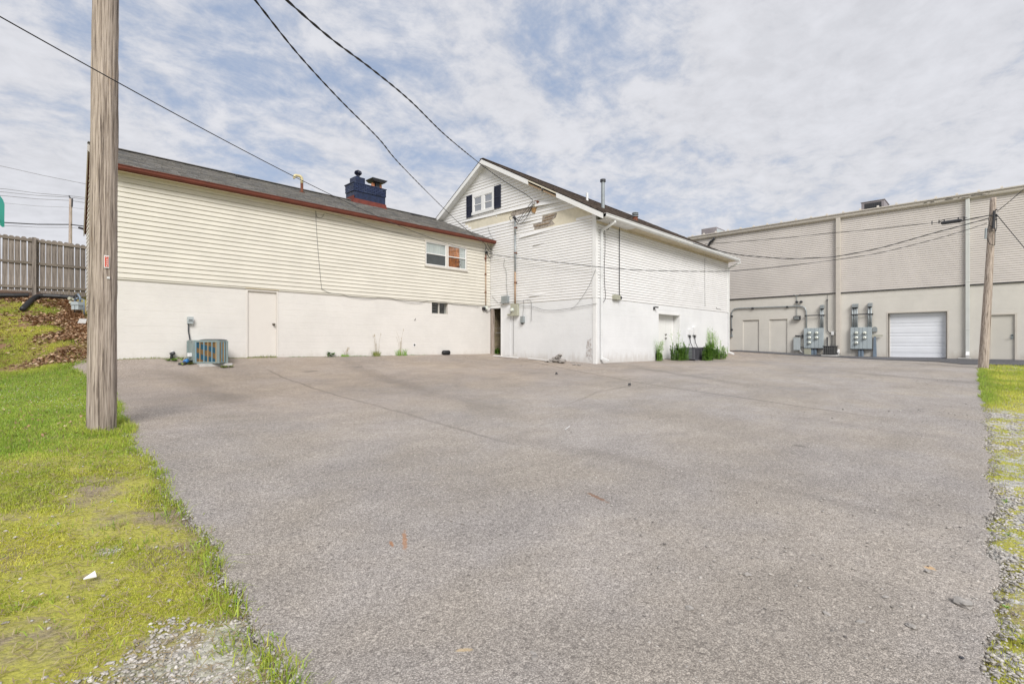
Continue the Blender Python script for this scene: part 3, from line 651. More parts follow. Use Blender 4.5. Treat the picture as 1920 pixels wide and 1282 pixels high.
# chimney of blue painted brick
c0 = onY(659, 375, RIDGE_Y - 0.28); c1 = onY(722.5, 392, RIDGE_Y - 0.28); cy0 = RIDGE_Y - 0.28; cy1 = RIDGE_Y + 0.42
ctop = onY(722, 356, cy0).z; cx0 = c0.x + 0.12; cx1 = c1.x; print('chimney', cx0, cx1, ctop)
def course_bricks(mb, x0, x1, y0, y1, z0, z1, h=0.07, proud=0.0):
    z = z0; k = 0
    while z < z1 - 0.02:
        for (a, b, fixed, axis) in ((x0, x1, y0, 'y'), (y0, y1, x0, 'x')):
            s = a - (0.1 if k % 2 else 0)
            while s < b:
                e = min(b, s + 0.2); s_ = max(a, s)
                if e - s_ > 0.02:
                    j = random.uniform(0, 0.006)
                    if axis == 'y': mb.box(s_ + 0.004, e - 0.004, fixed - 0.012 - j - proud, fixed + 0.05, z + 0.004, z + h - 0.004)
                    else: mb.box(fixed - 0.012 - j - proud, fixed + 0.05, s_ + 0.004, e - 0.004, z + 0.004, z + h - 0.004)
                s += 0.208
        z += h; k += 1
zfl = zE + 0.395 * (cy0 - EY)
mb = MB(); mb.box(cx0, cx1, cy0, cy1, zfl - 0.3, ctop - 0.03); chim = mb.build('chimney', 'chimney_blue', cb)
mb = MB(); zmid = zfl + 0.16 + (ctop - zfl - 0.16) * 0.48
course_bricks(mb, cx0 + 0.02, cx1 - 0.02, cy0 + 0.02, cy1, zfl + 0.15, zmid); course_bricks(mb, cx0 - 0.02, cx1 + 0.02, cy0 - 0.02, cy1 + 0.02, zmid, ctop - 0.02)
mb.build('bricks', 'brick_blue', chim, kind='stuff')
mb = MB(); mb.box(cx0 - 0.06, cx1 + 0.05, cy0 - 0.05, cy1 + 0.05, ctop - 0.02, ctop + 0.02); mb.build('chimney_cap', 'chimney_blue', chim, bevel=0.01)
mb = MB(); fz = lambda y: zE + 0.395 * (y - EY)
mb.prism([(cx0 - 0.07, cy0 - 0.06, fz(cy0) - 0.08), (cx0 - 0.02, cy0 - 0.02, fz(cy0) + 0.17), (cx0 - 0.02, cy0 + 0.1, fz(cy0) + 0.17), (cx0 - 0.07, RIDGE_Y, RIDGE_Z - 0.04)],
         [(cx1 + 0.07, cy0 - 0.06, fz(cy0) - 0.08), (cx1 + 0.02, cy0 - 0.02, fz(cy0) + 0.17), (cx1 + 0.02, cy0 + 0.1, fz(cy0) + 0.17), (cx1 + 0.07, RIDGE_Y, RIDGE_Z - 0.04)])
mb.box(cx0 - 0.04, cx0 + 0.02, cy0, RIDGE_Y + 0.3, RIDGE_Z - 0.2, RIDGE_Z + 0.17)
mb.build('flashing', 'flashing', chim)
s0, s1 = onY(667, 338, cy0).x + 0.02, onY(686, 345, cy0).x
mb = MB(); mb.box(s0, s1, cy0 + 0.06, cy1 - 0.15, ctop + 0.02, ctop + 0.29); st = mb.build('flue_stack', 'chimney_blue', chim, bevel=0.008)
mb = MB(); sx = (s0 + s1) / 2; sy = cy0 + 0.25
mb.tube([(sx, sy, ctop + 0.29), (sx, sy, ctop + 0.42)], 0.07, 10)
for k in range(12):
    a = k * math.pi / 6; c = (sx, sy, ctop + 0.5)
    mb.prism([(c[0] + 0.04 * math.cos(a), c[1] + 0.04 * math.sin(a), c[2] - 0.13), (c[0] + 0.13 * math.cos(a + .15), c[1] + 0.13 * math.sin(a + .15), c[2] - 0.02), (c[0] + 0.12 * math.cos(a + .15), c[1] + 0.12 * math.sin(a + .15), c[2] + 0.07), (c[0], c[1], c[2] + 0.14)],
             [(c[0] + 0.04 * math.cos(a + .3), c[1] + 0.04 * math.sin(a + .3), c[2] - 0.13), (c[0] + 0.16 * math.cos(a + .45), c[1] + 0.16 * math.sin(a + .45), c[2] - 0.02), (c[0] + 0.14 * math.cos(a + .45), c[1] + 0.14 * math.sin(a + .45), c[2] + 0.07), (c[0] + 0.01, c[1], c[2] + 0.14)])
mb.build('turbine_cowl', 'shutter', chim)
pr = onY(706, 356, cy0 + 0.3); 
for dx_ in (-0.17, 0.17):
    mb = MB(); mb.tube([(pr.x + dx_, cy0 + 0.3, ctop + 0.02), (pr.x + dx_, cy0 + 0.3, ctop + 0.25)], [0.085, 0.075], 12); mb.build('clay_pot', 'terracotta', chim, smooth=False)
mb = MB(); zc = ctop + 0.36
mb.box(pr.x - 0.09, pr.x + 0.09, cy0 + 0.2, cy0 + 0.42, ctop + 0.02, zc); mb.box(pr.x - 0.36, pr.x + 0.36, cy0 - 0.0, cy0 + 0.6, zc + 0.03, zc + 0.05)
mb.prism([(pr.x - 0.26, cy0 + 0.06, zc - 0.07), (pr.x + 0.26, cy0 + 0.06, zc - 0.07), (pr.x + 0.26, cy0 + 0.54, zc - 0.07), (pr.x - 0.26, cy0 + 0.54, zc - 0.07)],
         [(pr.x - 0.36, cy0, zc + 0.03), (pr.x + 0.36, cy0, zc + 0.03), (pr.x + 0.36, cy0 + 0.6, zc + 0.03), (pr.x - 0.36, cy0 + 0.6, zc + 0.03)])
mb.build('rain_cap', 'charcoal', chim)

# ---- door of the cream building
mb = MB(); wbox(mb, fl, dL.x + 0.05, dR.x - 0.04, -0.09, -0.045, dbot, dtop - 0.05); door = mb.build('door', 'door_cream', cb, bevel=0.004)
mb = MB(); wbox(mb, fl, dL.x, dL.x + 0.05, -0.1, 0.006, dbot - 0.1, dtop); wbox(mb, fl, dR.x - 0.04, dR.x, -0.1, 0.016, dbot - 0.1, dtop); wbox(mb, fl, dL.x + 0.05, dR.x - 0.04, -0.1, 0.006, dtop - 0.05, dtop)
mb.build('door_frame', 'door_cream', door)
kp = onY(513.5, 608, LY); mb = MB(); mb.tube([(kp.x, LY + 0.05, kp.z), (kp.x, LY + 0.0, kp.z), (kp.x, LY - 0.01, kp.z), (kp.x, LY - 0.04, kp.z), (kp.x, LY - 0.055, kp.z)], [0.035, 0.03, 0.02, 0.034, 0.018], 12); mb.build('door_knob', 'brass', door, smooth=True)
for hz_ in (0.25, 1.0, 1.75):
    mb = MB(); mb.tube([(dL.x + 0.05, LY + 0.035, dbot + hz_ - 0.05), (dL.x + 0.05, LY + 0.035, dbot + hz_ + 0.05)], 0.009, 6); mb.build('hinge', 'brass', door)
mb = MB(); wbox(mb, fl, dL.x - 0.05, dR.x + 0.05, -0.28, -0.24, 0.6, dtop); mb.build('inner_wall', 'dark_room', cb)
mb = MB(); wbox(mb, fl, dL.x - 0.02, dR.x + 0.02, 0.0, 0.035, dtop + 0.01, dtop + 0.035); mb.build('drip_edge', 'soffit', door)

# ---- windows
def sash(parent, fr, s0, s1, z0, z1, off, back, back2=None, fw=0.035, m='white_trim', meet=0.5):
    mb = MB()
    wbox(mb, fr, s0, s0 + fw, off - 0.03, off, z0, z1); wbox(mb, fr, s1 - fw, s1, off - 0.03, off, z0, z1)
    wbox(mb, fr, s0 + fw, s1 - fw, off - 0.03, off, z0, z0 + fw); wbox(mb, fr, s0 + fw, s1 - fw, off - 0.03, off, z1 - fw, z1)
    zm = z0 + (z1 - z0) * meet
    if meet: wbox(mb, fr, s0 + fw, s1 - fw, off - 0.028, off + 0.004, zm - 0.016, zm + 0.016)
    f = mb.build('sash', m, parent)
    if meet: spans = ((z0 + fw, zm - 0.016), (zm + 0.016, z1 - fw))
    else: spans = ((z0 + fw, z1 - fw),)
    for a, b in spans:
        mb = MB(); mb.add([fr(s0 + fw, off - 0.018, a), fr(s1 - fw, off - 0.018, a), fr(s1 - fw, off - 0.018, b), fr(s0 + fw, off - 0.018, b)], [(0, 1, 2, 3)]); mb.build('pane', 'glass', parent)
    return f
def opening(parent, fr, s0, s1, z0, z1, d, back):
    mb = MB(); wbox(mb, fr, s0, s1, -d - 0.02, -d, z0, z1); return mb.build('room_backing', back, parent)
mb = MB(); z0, z1 = zw0, zw1; xs0, xs1 = wA.x, wB.x; T = 0.045
wbox(mb, fl, xs0, xs0 + T, -0.03, 0.035, z0, z1); wbox(mb, fl, xs1 - T, xs1, -0.03, 0.035, z0, z1); wbox(mb, fl, xs0 + T, xs1 - T, -0.03, 0.035, z1 - T, z1); wbox(mb, fl, xs0 - 0.02, xs1 + 0.02, -0.03, 0.06, z0 - 0.05, z0 + 0.03)
xm = (xs0 + xs1) / 2 + 0.02; wbox(mb, fl, xm - 0.04, xm + 0.04, -0.03, 0.03, z0 + 0.03, z1 - T)
wl = mb.build('window', 'window_trim', cb)
sash(wl, fl, xs0 + T, xm - 0.04, z0 + 0.03, z1 - T, 0.015, 'curtain'); sash(wl, fl, xm + 0.04, xs1 - T, z0 + 0.03, z1 - T, 0.015, 'curtain')
# the block wall body behind this window sits 3 cm back: curtain and cabinet stand just behind the glass
mb = MB(); n = 22
for i in range(n): 
    a = xs0 + T + (xm - 0.04 - xs0 - T) * i / n; b = xs0 + T + (xm - 0.04 - xs0 - T) * (i + 1) / n; o_ = 0.0 if i % 2 else -0.014
    mb.add([fl(a, -0.022 + o_ * .5, z0), fl(b, -0.022 - 0.007 - o_ * .5, z0), fl(b, -0.022 - 0.007 - o_ * .5, z1), fl(a, -0.022 + o_ * .5, z1)], [(0, 1, 2, 3)])
mb.build('curtain', 'curtain', wl)
mb = MB(); wbox(mb, fl, xs0 + T + 0.0, xm - 0.04, -0.014, -0.012, z0 + 0.03, z0 + (z1 - z0) * 0.46); mb.build('insect_screen', 'screen', wl)
mb = MB(); sx_ = xm + 0.04; ex_ = xs1 - T; wbox(mb, fl, sx_, sx_ + (ex_ - sx_) * 0.66, -0.028, -0.022, z0, z1)
for k in range(5): wbox(mb, fl, sx_ + 0.03 + k * 0.09, sx_ + 0.036 + k * 0.09, -0.022, -0.016, z0, z1)
for k in range(4): wbox(mb, fl, sx_, sx_ + (ex_ - sx_) * 0.66, -0.022, -0.018, z0 + 0.14 + k * 0.2, z0 + 0.16 + k * 0.2)
mb.build('cabinet_back', 'timber_back', wl)
mb = MB(); wbox(mb, fl, sx_ + (ex_ - sx_) * 0.66, ex_, -0.029, -0.018, z0, z1); mb.build('curtain', 'curtain', wl)
mb = MB(); R_ = random.Random(5)
for k in range(16):
    cx_ = sx_ + (ex_ - sx_) * R_.uniform(0.35, 0.72); cz_ = z0 + R_.uniform(0.06, 0.32); mb.add([fl(cx_ + R_.uniform(-.06, .06), -0.013 + .002 * k * .1, cz_ + R_.uniform(-.07, .07)) for _ in range(3)], [(0, 1, 2)])
mb.build('dried_bouquet', 'rust', wl)
# basement window
b0, b1, bz0, bz1 = bw0.x, bw1.x, bw1.z, ZS - 0.035
mb = MB(); wbox(mb, fl, b0, b0 + 0.015, -0.2, -0.01, bz0, bz1); wbox(mb, fl, b1 - 0.015, b1, -0.2, -0.01, bz0, bz1); wbox(mb, fl, b0 + .03, b1 - .03, -0.2, -0.01, bz0, bz0 + 0.03); wbox(mb, fl, (b0 + b1) / 2 - 0.015, (b0 + b1) / 2 + 0.015, -0.13, -0.06, bz0 + .03, bz1)
bwin = mb.build('window', 'window_trim', cb)
mb = MB(); mb.add([fl(b0 + .03, -0.1, bz0 + .03), fl(b1 - .03, -0.1, bz0 + .03), fl(b1 - .03, -0.1, bz1), fl(b0 + .03, -0.1, bz1)], [(0, 1, 2, 3)]); mb.build('pane', 'glass', bwin)
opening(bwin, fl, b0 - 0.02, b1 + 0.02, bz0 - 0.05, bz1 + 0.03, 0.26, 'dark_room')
mb = MB()
for k in range(4): wbox(mb, fl, b0 + 0.03, (b0 + b1) / 2 - 0.05, -0.2, -0.16, bz0 + 0.06 + k * 0.11, bz0 + 0.075 + k * 0.11)
mb.build('shelf', 'screen', bwin)
# small pipe hole in the wall
hp = onY(777, 646.5, LY); mb = MB(); mb.disc((hp.x, LY - 0.004, hp.z), (0, -1, 0), 0.035, 0.012); mb.build('drain_hole', 'dark', cb)
mb = MB(); wbox(mb, fl, hp.x - 0.06, hp.x + 0.06, 0.0, 0.006, hp.z - 0.07, hp.z + 0.06); mb.build('patch', 'door_white', cb)

# ================================================================ WHITE BUILDING
wb = thing('white_building', 'white sided gabled building with damaged gable siding and a brown shingle roof', 'building', (GX, RY, 0.8))
fg = fG(GX); fr_ = fL(RY)
# gable wall: s = world Y. opening of the dark passage next to the cream building
yj = onX(940, 600, GX).y
dk = [(yj, LY + 0.02, 0.0, ZS - 0.02)]
blocks(wb, fg, RY + 0.0, LY, ZS, 0.4, [(yj, LY + 0.1, 0.0, ZS - 0.12)], 'white_block')
dA = onY(1235, 586.5, RY); dB = onY(1274, 587, RY); dAz = dA.z; ddb = H((dA.x + dB.x) / 2, RY)
blocks(wb, fr_, GX + 0.3, RX2, ZS, 0.4, [(dA.x, dB.x, 0.0, dAz)], 'white_block')
# roof geometry
ov = 0.3; EYR = RY - 0.5; XR0 = GX - ov; XR1 = onY(1383.5, 486, EYR).x
zER = onY(1131, 396, EYR - 0.1).z; RDY = onX(903, 299, XR0).y; RDZ = onX(903, 298.5, XR0).z
zEl = onX(818, 409, XR0).z; yEl = onX(818, 409, XR0).y; sl = (RDZ - zEl) / (yEl - RDY); sr = (RDZ - zER) / (RDY - EYR); YL2 = 22.4
print('white roof', zER, RDY, RDZ, sl, sr)
def zr(y): return zER + sr * (y - EYR) if y < RDY else RDZ - sl * (y - RDY)
ZTB = onX(1115, 409, GX).z   # top of the lower siding at the corner
def gspan(z):
    a = RY + 0.06 if z < zr(RY) - 0.2 else RY + (z - (zr(RY) - 0.2)) / sr + 0.06
    b = RDY + (RDZ - 0.2 - z) / sl
    return (a, max(a, b)) if z > 5.2 else (a, 15.9 if z > ZS else LY)
pg = lambda *pts: [(onX(a, b, GX).y, onX(a, b, GX).z) for a, b in pts]
wq = pg((876, 367), (940, 347), (940, 391), (876, 411))
# window opening rectangle in (s, z)
gy0 = onX(937, 370, GX).y; gy1 = onX(879, 390, GX).y
wy0, wy1 = onX(927, 370, GX).y, onX(887, 390, GX).y
wz1 = onX(927, 353, GX).z; wz0 = onX(927, 393, GX).z
holes = [[(wy0, wz0 + 0.02), (wy1, wz0 + 0.02), (wy1, wz1), (wy0, wz1)],
         pg((868, 417), (930, 401.5), (932, 417), (884, 428.5)),
         pg((931, 401), (1005, 384), (1004, 394), (962, 408.5), (952, 416), (933, 419)),
         pg((1034, 398), (1090, 386), (1116, 399), (1116, 404), (1044, 421), (1003, 432), (999, 421), (1016, 417), (1017, 404))]
lo_top = onX(1114, 410, GX).z
def gable_span(z):
    y_r = RY + 0.06 if z < zr(RY) - 0.16 else EYR + (z + 0.16 - zER) / sr
    y_l = RDY + (RDZ - 0.16 - z) / sl
    y_l = min(y_l, YL2 - 0.3)
    return (y_r, max(y_l, y_r))
zlow = ZS + 0.102 * round((lo_top - ZS) / 0.102)
siding(wb, fg, (ZS, zlow), 0.102, gable_span, holes, 'white_siding', groove=0.13)
zupper_top = RDZ - 0.75
siding(wb, fg, (zlow, zupper_top), 0.128, gable_span, holes, 'white_siding')
mb = MB(); za = zupper_top
ya, yb = gable_span(za); mb.prism([(GX - 0.012, ya, za), (GX - 0.012, yb, za), (GX - 0.012, RDY, RDZ - 0.2)], [(GX + 0.03, ya, za), (GX + 0.03, yb, za), (GX + 0.03, RDY, RDZ - 0.2)]); mb.build('peak_panel', 'white_siding', wb)
# sheathing behind, visible where siding has been torn away
mb = MB(); prf = [(RY + 0.02, ZS + 0.001), (RY + 0.02, zr(RY + .02) - 0.16), (RDY, RDZ - 0.18), (YL2 - 0.3, zr(YL2 - 0.3) - 0.16), (YL2 - 0.3, ZS + 0.001)]
mb.prism([(GX - 0.001, y, z) for y, z in prf], [(GX + 0.3, y, z) for y, z in prf]); mb.build('sheathing', 'old_cream', wb)
# torn patch of grey underlayment and bare studs
def patch(poly, m, off=0.008, th=0.006, name='torn_patch', jag=0.0):
    R = random.Random(len(poly)); P = [(s + R.uniform(-jag, jag), z + R.uniform(-jag, jag)) for s, z in poly]; mb = MB()
    mb.prism([fg(s, off, z) for s, z in P], [fg(s, 0.001, z) for s, z in P]); return mb.build(name, m, wb)
patch(pg((999, 421), (1016, 416), (1018, 405), (1030, 402), (1045, 398.5), (1042, 408), (1035, 413), (1041, 420), (1022, 427), (1002, 431)), 'stone_patch', jag=0.008)
patch(pg((957, 402), (965, 396), (975, 392), (1003, 386), (1003, 393), (985, 399), (976, 404), (962, 407)), 'stone_patch', jag=0.01)
for (a, b, c, d) in ((1019, 414, 1036, 409), (1005, 424, 1030, 418), (1022, 408, 1040, 403)):
    A = onX(a, b, GX); B = onX(c, d, GX); mb = MB(); mb.bar((GX - 0.02, A.y, A.z), (GX - 0.02, B.y, B.z), 0.012, 0.03); mb.build('lath', 'bare_wood', wb)
patch(pg((997, 391), (1007, 389), (1004, 400), (1000, 399)), 'torn_ply', 0.05, name='torn_board')
# loose and tilted planks
def loose(a, b, h, off0, off1, m='white_siding', name='loose_plank', dz0=0, dz1=0):
    A = onX(*a, GX); B = onX(*b, GX); mb = MB()
    n = 8; r = []
    for i in range(n + 1):
        t = i / n; y = A.y + (B.y - A.y) * t; z = A.z + (B.z - A.z) * t; hh = h * (1 - 0.0 * t); o = off0 + (off1 - off0) * t + 0.012 * math.sin(t * 5)
        r.append([fg(y, o, z), fg(y, o + 0.006, z), fg(y, o * 0.5 + 0.012, z + hh), fg(y, o * 0.5 + 0.006, z + hh)])
    for i in range(n): mb.prism(r[i], r[i + 1])
    return mb.build(name, m, wb)
loose((868, 417.5), (930, 403.5), 0.06, 0.04, 0.03)
loose((931, 403), (1000, 387), 0.07, 0.03, 0.06)
loose((975, 447), (1042, 429), 0.10, 0.045, 0.03)
loose((1000, 460.5), (1021, 456), 0.05, 0.045, 0.03)
loose((993, 556), (1025, 551.5), 0.05, 0.04, 0.02)
loose((1006, 388), (1068, 377), 0.13, 0.10, 0.03)
loose((976, 419), (1010, 411), 0.06, 0.05, 0.03)
# gable window
mb = MB(); T = 0.10
wbox(mb, fg, wy0, wy0 + T, 0, 0.05, wz0, wz1); wbox(mb, fg, wy1 - T, wy1, 0, 0.05, wz0, wz1); wbox(mb, fg, wy0 + T, wy1 - T, 0, 0.05, wz1 - 0.16, wz1); wbox(mb, fg, wy0 - 0.03, wy1 + 0.03, 0, 0.07, wz0 - 0.02, wz0 + 0.10)
ym = (wy0 + wy1) / 2; wbox(mb, fg, ym - 0.09, ym + 0.09, 0, 0.045, wz0 + 0.10, wz1 - 0.16)
gw = mb.build('window', 'white_trim', wb)
for a, b in ((wy0 + T, ym - 0.09), (ym + 0.09, wy1 - T)):
    sash(gw, fg, a, b, wz0 + 0.10, wz1 - 0.16, 0.035, 'screen', fw=0.03, meet=0.48)
    mb = MB(); wbox(mb, fg, a, b, 0.001, 0.006, wz0 + .1, wz1 - .16); mb.build('room_backing', 'screen', gw)
def shutter(ya, yb, z0, z1):
    mb = MB(); wbox(mb, fg, ya, yb, 0.02, 0.03, z0, z1); f = 0.04
    wbox(mb, fg, ya, ya + f, 0.03, 0.055, z0, z1); wbox(mb, fg, yb - f, yb, 0.03, 0.055, z0, z1); wbox(mb, fg, ya + f, yb - f, 0.03, 0.055, z0, z0 + 0.09); wbox(mb, fg, ya + f, yb - f, 0.03, 0.055, z1 - 0.07, z1)
    zm = (z0 + z1) / 2; wbox(mb, fg, ya + f, yb - f, 0.03, 0.055, zm - 0.03, zm + 0.03); n = int((z1 - z0) / 0.045)
    for i in range(n):
        z = z0 + 0.09 + i * 0.045
        if z < z1 - 0.1 and abs(z - zm) > 0.045: wbox(mb, fg, ya + f, yb - f, 0.03, 0.042, z, z + 0.03)
    mb.build('shutter', 'shutter', wb)
shz0 = onX(933, 391, GX).z; shz1 = onX(933, 348.5, GX).z
shutter(onX(940, 370, GX).y, onX(928, 370, GX).y, shz0, shz1)
shz0b = onX(881, 408, GX).z; shz1b = onX(881, 367, GX).z
shutter(onX(887, 390, GX).y, onX(876, 390, GX).y, shz0b, shz1b)
# corner posts
mb = MB(); wbox(mb, fg, RY - 0.028, RY + 0.13, 0.0, 0.030, ZS - 0.0, zr(RY) - 0.17); mb.box(GX, GX + 0.09, RY - 0.028, RY, ZS, zr(RY) - 0.17); mb.build('corner_post', 'white_trim', wb)
mb = MB(); wbox(mb, fg, RY - 0.02, RY + 0.11, 0.001, 0.022, 0.6, ZS); mb.box(GX, GX + 0.08, RY - 0.02, RY - 0.001, 0.6, ZS); mb.build('corner_board', 'white_trim', wb)
mb = MB(); mb.box(RX2 - 0.1, RX2 + 0.02, RY - 0.028, RY + 0.1, ZS, zr(RY) - 0.17); mb.build('corner_post', 'white_trim', wb)
# long side siding
soff_z = zER - 0.155
siding(wb, fr_, (ZS, soff_z - 0.02), 0.102, lambda z: (GX + 0.09, RX2 - 0.1), [], 'white_siding', groove=0.13)
mb = MB(); mb.box(GX + 0.3, RX2, RY + 0.031, RY + 0.3, ZS - 0.02, soff_z); mb.box(RX2 - 0.3, RX2, RY + 0.3, YL2, 0.4, soff_z); mb.build('wall', 'white_block', wb)
mb = MB(); mb.prism([(RX2, y, z) for y, z in prf], [(RX2 - 0.3, y, z) for y, z in prf]); mb.build('end_wall', 'white_siding', wb)
mb = MB(); mb.box(GX + 0.02, RX2 - 0.02, RY - 0.05, RY - 0.004, soff_z - 0.07, soff_z); mb.build('frieze_board', 'soffit', wb)
# soffit panels along the eave
npan = 6; Lx = (XR1 - GX) / npan
for i in range(npan):
    mb = MB(); mb.box(GX - 0.02 + i * Lx, GX - 0.02 + (i + 1) * Lx - 0.012, EYR + 0.01, RY - 0.03, soff_z, soff_z + 0.012 + 0.004 * (i % 2)); mb.build('soffit_panel', 'soffit' if i else 'white_trim', wb)
# roof deck and shingles
mb = MB(); prf2 = [(EYR, zER), (RDY, RDZ), (YL2, zr(YL2))]
lowr = [(y, z - 0.14) for y, z in prf2[::-1]]
mb.prism([(XR0 + 0.02, y, z - 0.02) for y, z in prf2] + [(XR0 + 0.02, y, z) for y, z in lowr], [(XR1, y, z - 0.02) for y, z in prf2] + [(XR1, y, z) for y, z in lowr]); roofW = mb.build('roof', 'white_trim', wb)
slope_shingles(roofW, (XR0 - 0.02, EYR - 0.03, zER - 0.016), (XR1, EYR - 0.03, zER - 0.016), (XR0 - 0.02, RDY, RDZ), (XR1, RDY, RDZ), 0.14, 0.30, 'shingle_brown', 0.022, 9)
slope_shingles(roofW, (XR0 - 0.02, YL2 + .03, zr(YL2) - 0.02), (XR1, YL2 + .03, zr(YL2) - 0.02), (XR0 - 0.02, RDY, RDZ), (XR1, RDY, RDZ), 0.14, 0.5, 'shingle_brown', 0.014, 10)
mb = MB(); mb.bar((XR0 - 0.02, RDY, RDZ + 0.012), (XR1, RDY, RDZ + 0.012), 0.22, 0.02); mb.build('ridge_cap', 'shingle_brown', roofW)
# rake boards and rake soffit
def rake(y0, y1, m, name, x0=XR0 - 0.012, x1=XR0 + 0.015, t=0.02, d=0.21):
    mb = MB(); P = [(y0, zr(y0) - t), (y1, zr(y1) - t), (y1, zr(y1) - d), (y0, zr(y0) - d)]
    mb.prism([(x0, y, z) for y, z in P], [(x1, y, z) for y, z in P]); return mb.build(name, m, wb)
yk0 = onX(1043, 362, XR0).y; yk1 = onX(990, 337, XR0).y
rake(EYR, yk0, 'white_trim', 'rake_board'); rake(yk1, RDY, 'white_trim', 'rake_board'); rake(RDY, YL2, 'white_trim', 'rake_board')
rake(yk0, yk1, 'old_cream', 'rake_board', t=0.02, d=0.075); rake(yk0, (yk0 + yk1) / 2 - 0.04, 'bare_wood', 'bare_rafter', XR0 + 0.02, XR0 + 0.05, 0.075, 0.21); rake((yk0 + yk1) / 2 + 0.04, yk1, 'bare_wood', 'bare_rafter', XR0 + 0.02, XR0 + 0.05, 0.075, 0.21)
def rsoff(y0, y1, m, name, xa=XR0 + 0.016, xb=GX - 0.0, d=0.19):
    mb = MB(); mb.prism([(xa, y0, zr(y0) - d), (xb, y0, zr(y0) - d), (xb, y0, zr(y0) - d + 0.02), (xa, y0, zr(y0) - d + 0.02)], [(xa, y1, zr(y1) - d), (xb, y1, zr(y1) - d), (xb, y1, zr(y1) - d + 0.02), (xa, y1, zr(y1) - d + 0.02)]); return mb.build(name, m, wb)
rsoff(EYR, yk0, 'white_trim', 'rake_soffit'); rsoff(yk1, RDY, 'white_trim', 'rake_soffit'); rsoff(RDY, YL2, 'white_trim', 'rake_soffit')
ymid = (yk0 + yk1) / 2
for a, b in ((yk0, ymid - 0.03), (ymid + 0.03, yk1)):
    rsoff(a, b, 'bare_wood', 'bare_rafter', XR0 + 0.14, XR0 + 0.2, 0.17)
mb = MB(); mb.box(XR0 + 0.02, GX, ymid - 0.03, ymid + 0.03, zr(ymid) - 0.2, zr(ymid) - 0.1); mb.build('lookout', 'dark_room', wb)
# gutter
mb = MB(); mb.box(XR0 + 0.02, XR1, EYR - 0.004, EYR + 0.02, zER - 0.17, zER - 0.02); mb.build('fascia', 'white_trim', wb)
gut = gutter(wb, XR0 + 0.03, XR1, EYR - 0.005, zER - 0.03, 'gutter_white', sc=1.15)
mb = MB()
for q in (XR0 + 0.03, XR1 - 0.004): mb.box(q, q + 0.004, EYR - 0.125, EYR - 0.005, zER - 0.158, zER - 0.03)
mb.build('end_cap', 'gutter_white', gut)
def downspout(parent, x, yw, zt, zb, m, ytop, w=0.085, d=0.065, kick=True, xk=0.0, kdx=0.0):
    mb = MB(); yo = yw - d / 2 - 0.01
    if ytop is not None:
        mb.bar((x + kdx, ytop, zt + 0.30), (x + kdx, ytop, zt + 0.22), w, d, (0, 1, 0)); mb.bar((x + kdx, ytop, zt + 0.24), (x, yo, zt), w, d, (1, 0, 0))
    mb.box(x - w / 2, x + w / 2, yo - d / 2, yo + d / 2, zb, zt + 0.02)
    for z in (zb + 0.9, zb + 2.6): mb.box(x - w / 2 - 0.006, x + w / 2 + 0.006, yo - d / 2 - 0.006, yw, z, z + 0.03)
    o = mb.build('downspout', m, parent, bevel=0.008)
    if kick: mb = MB(); mb.bar((x, yo, zb + 0.06), (x + xk, yo - 0.24, zb - 0.05), w, d, (1, 0, 0)); mb.build('downspout_shoe', m, parent, bevel=0.006)
    return o
gx1 = onY(1124.5, 560, RY).x
downspout(wb, gx1 + 0.03, RY - 0.02, zER - 0.47, H(gx1, RY) + 0.14, 'gutter_white', EYR - 0.05, kdx=0.10, xk=0.1)
gx2 = RX2 + 0.0
downspout(wb, gx2 + 0.075, RY + 0.02, zER - 0.47, H(gx2, RY) + 0.12, 'gutter_white', EYR - 0.05, kdx=0.12, xk=0.1)
# double doors set deep in the wall
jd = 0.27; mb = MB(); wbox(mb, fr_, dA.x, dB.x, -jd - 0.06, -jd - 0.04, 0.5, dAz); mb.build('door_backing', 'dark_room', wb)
xm_ = onY(1248.5, 640, RY + jd).x
for i, (a, b) in enumerate(((dA.x + 0.02, xm_ - 0.006), (xm_ + 0.006, dB.x - 0.03))):
    mb = MB(); wbox(mb, fr_, a, b, -jd - 0.035, -jd, ddb + 0.02, dAz - 0.04)
    wbox(mb, fr_, a + 0.1, a + 0.104, -jd, -jd + 0.001, ddb + 0.1, dAz - .1)
    dd = mb.build('door', 'door_white', wb, bevel=0.004)
    if i == 0:
        for zz in (0.93, 1.10):
            mb = MB(); mb.tube([(xm_ - 0.07, RY + jd, ddb + zz), (xm_ - 0.07, RY + jd - 0.03, ddb + zz), (xm_ - 0.07, RY + jd - 0.07, ddb + zz)], [0.03, 0.02, 0.034], 12); mb.build('door_handle' if zz < 1 else 'deadbolt', 'brass', dd)
mb = MB()
for (a, b, c, d_) in ((dA.x - 0.0, dA.x + 0.03, ddb - 0.2, dAz), (dB.x - 0.03, dB.x, ddb - 0.2, dAz)): wbox(mb, fr_, a, b, -jd - 0.03, -0.29, c, d_)
wbox(mb, fr_, dA.x, dB.x, -0.3, 0.012, dAz - 0.04, dAz + 0.03); wbox(mb, fr_, dB.x - 0.012, dB.x + 0.05, -0.28, 0.012, ddb - 0.2, dAz + 0.03); mb.build('door_frame', 'white_trim', wb)
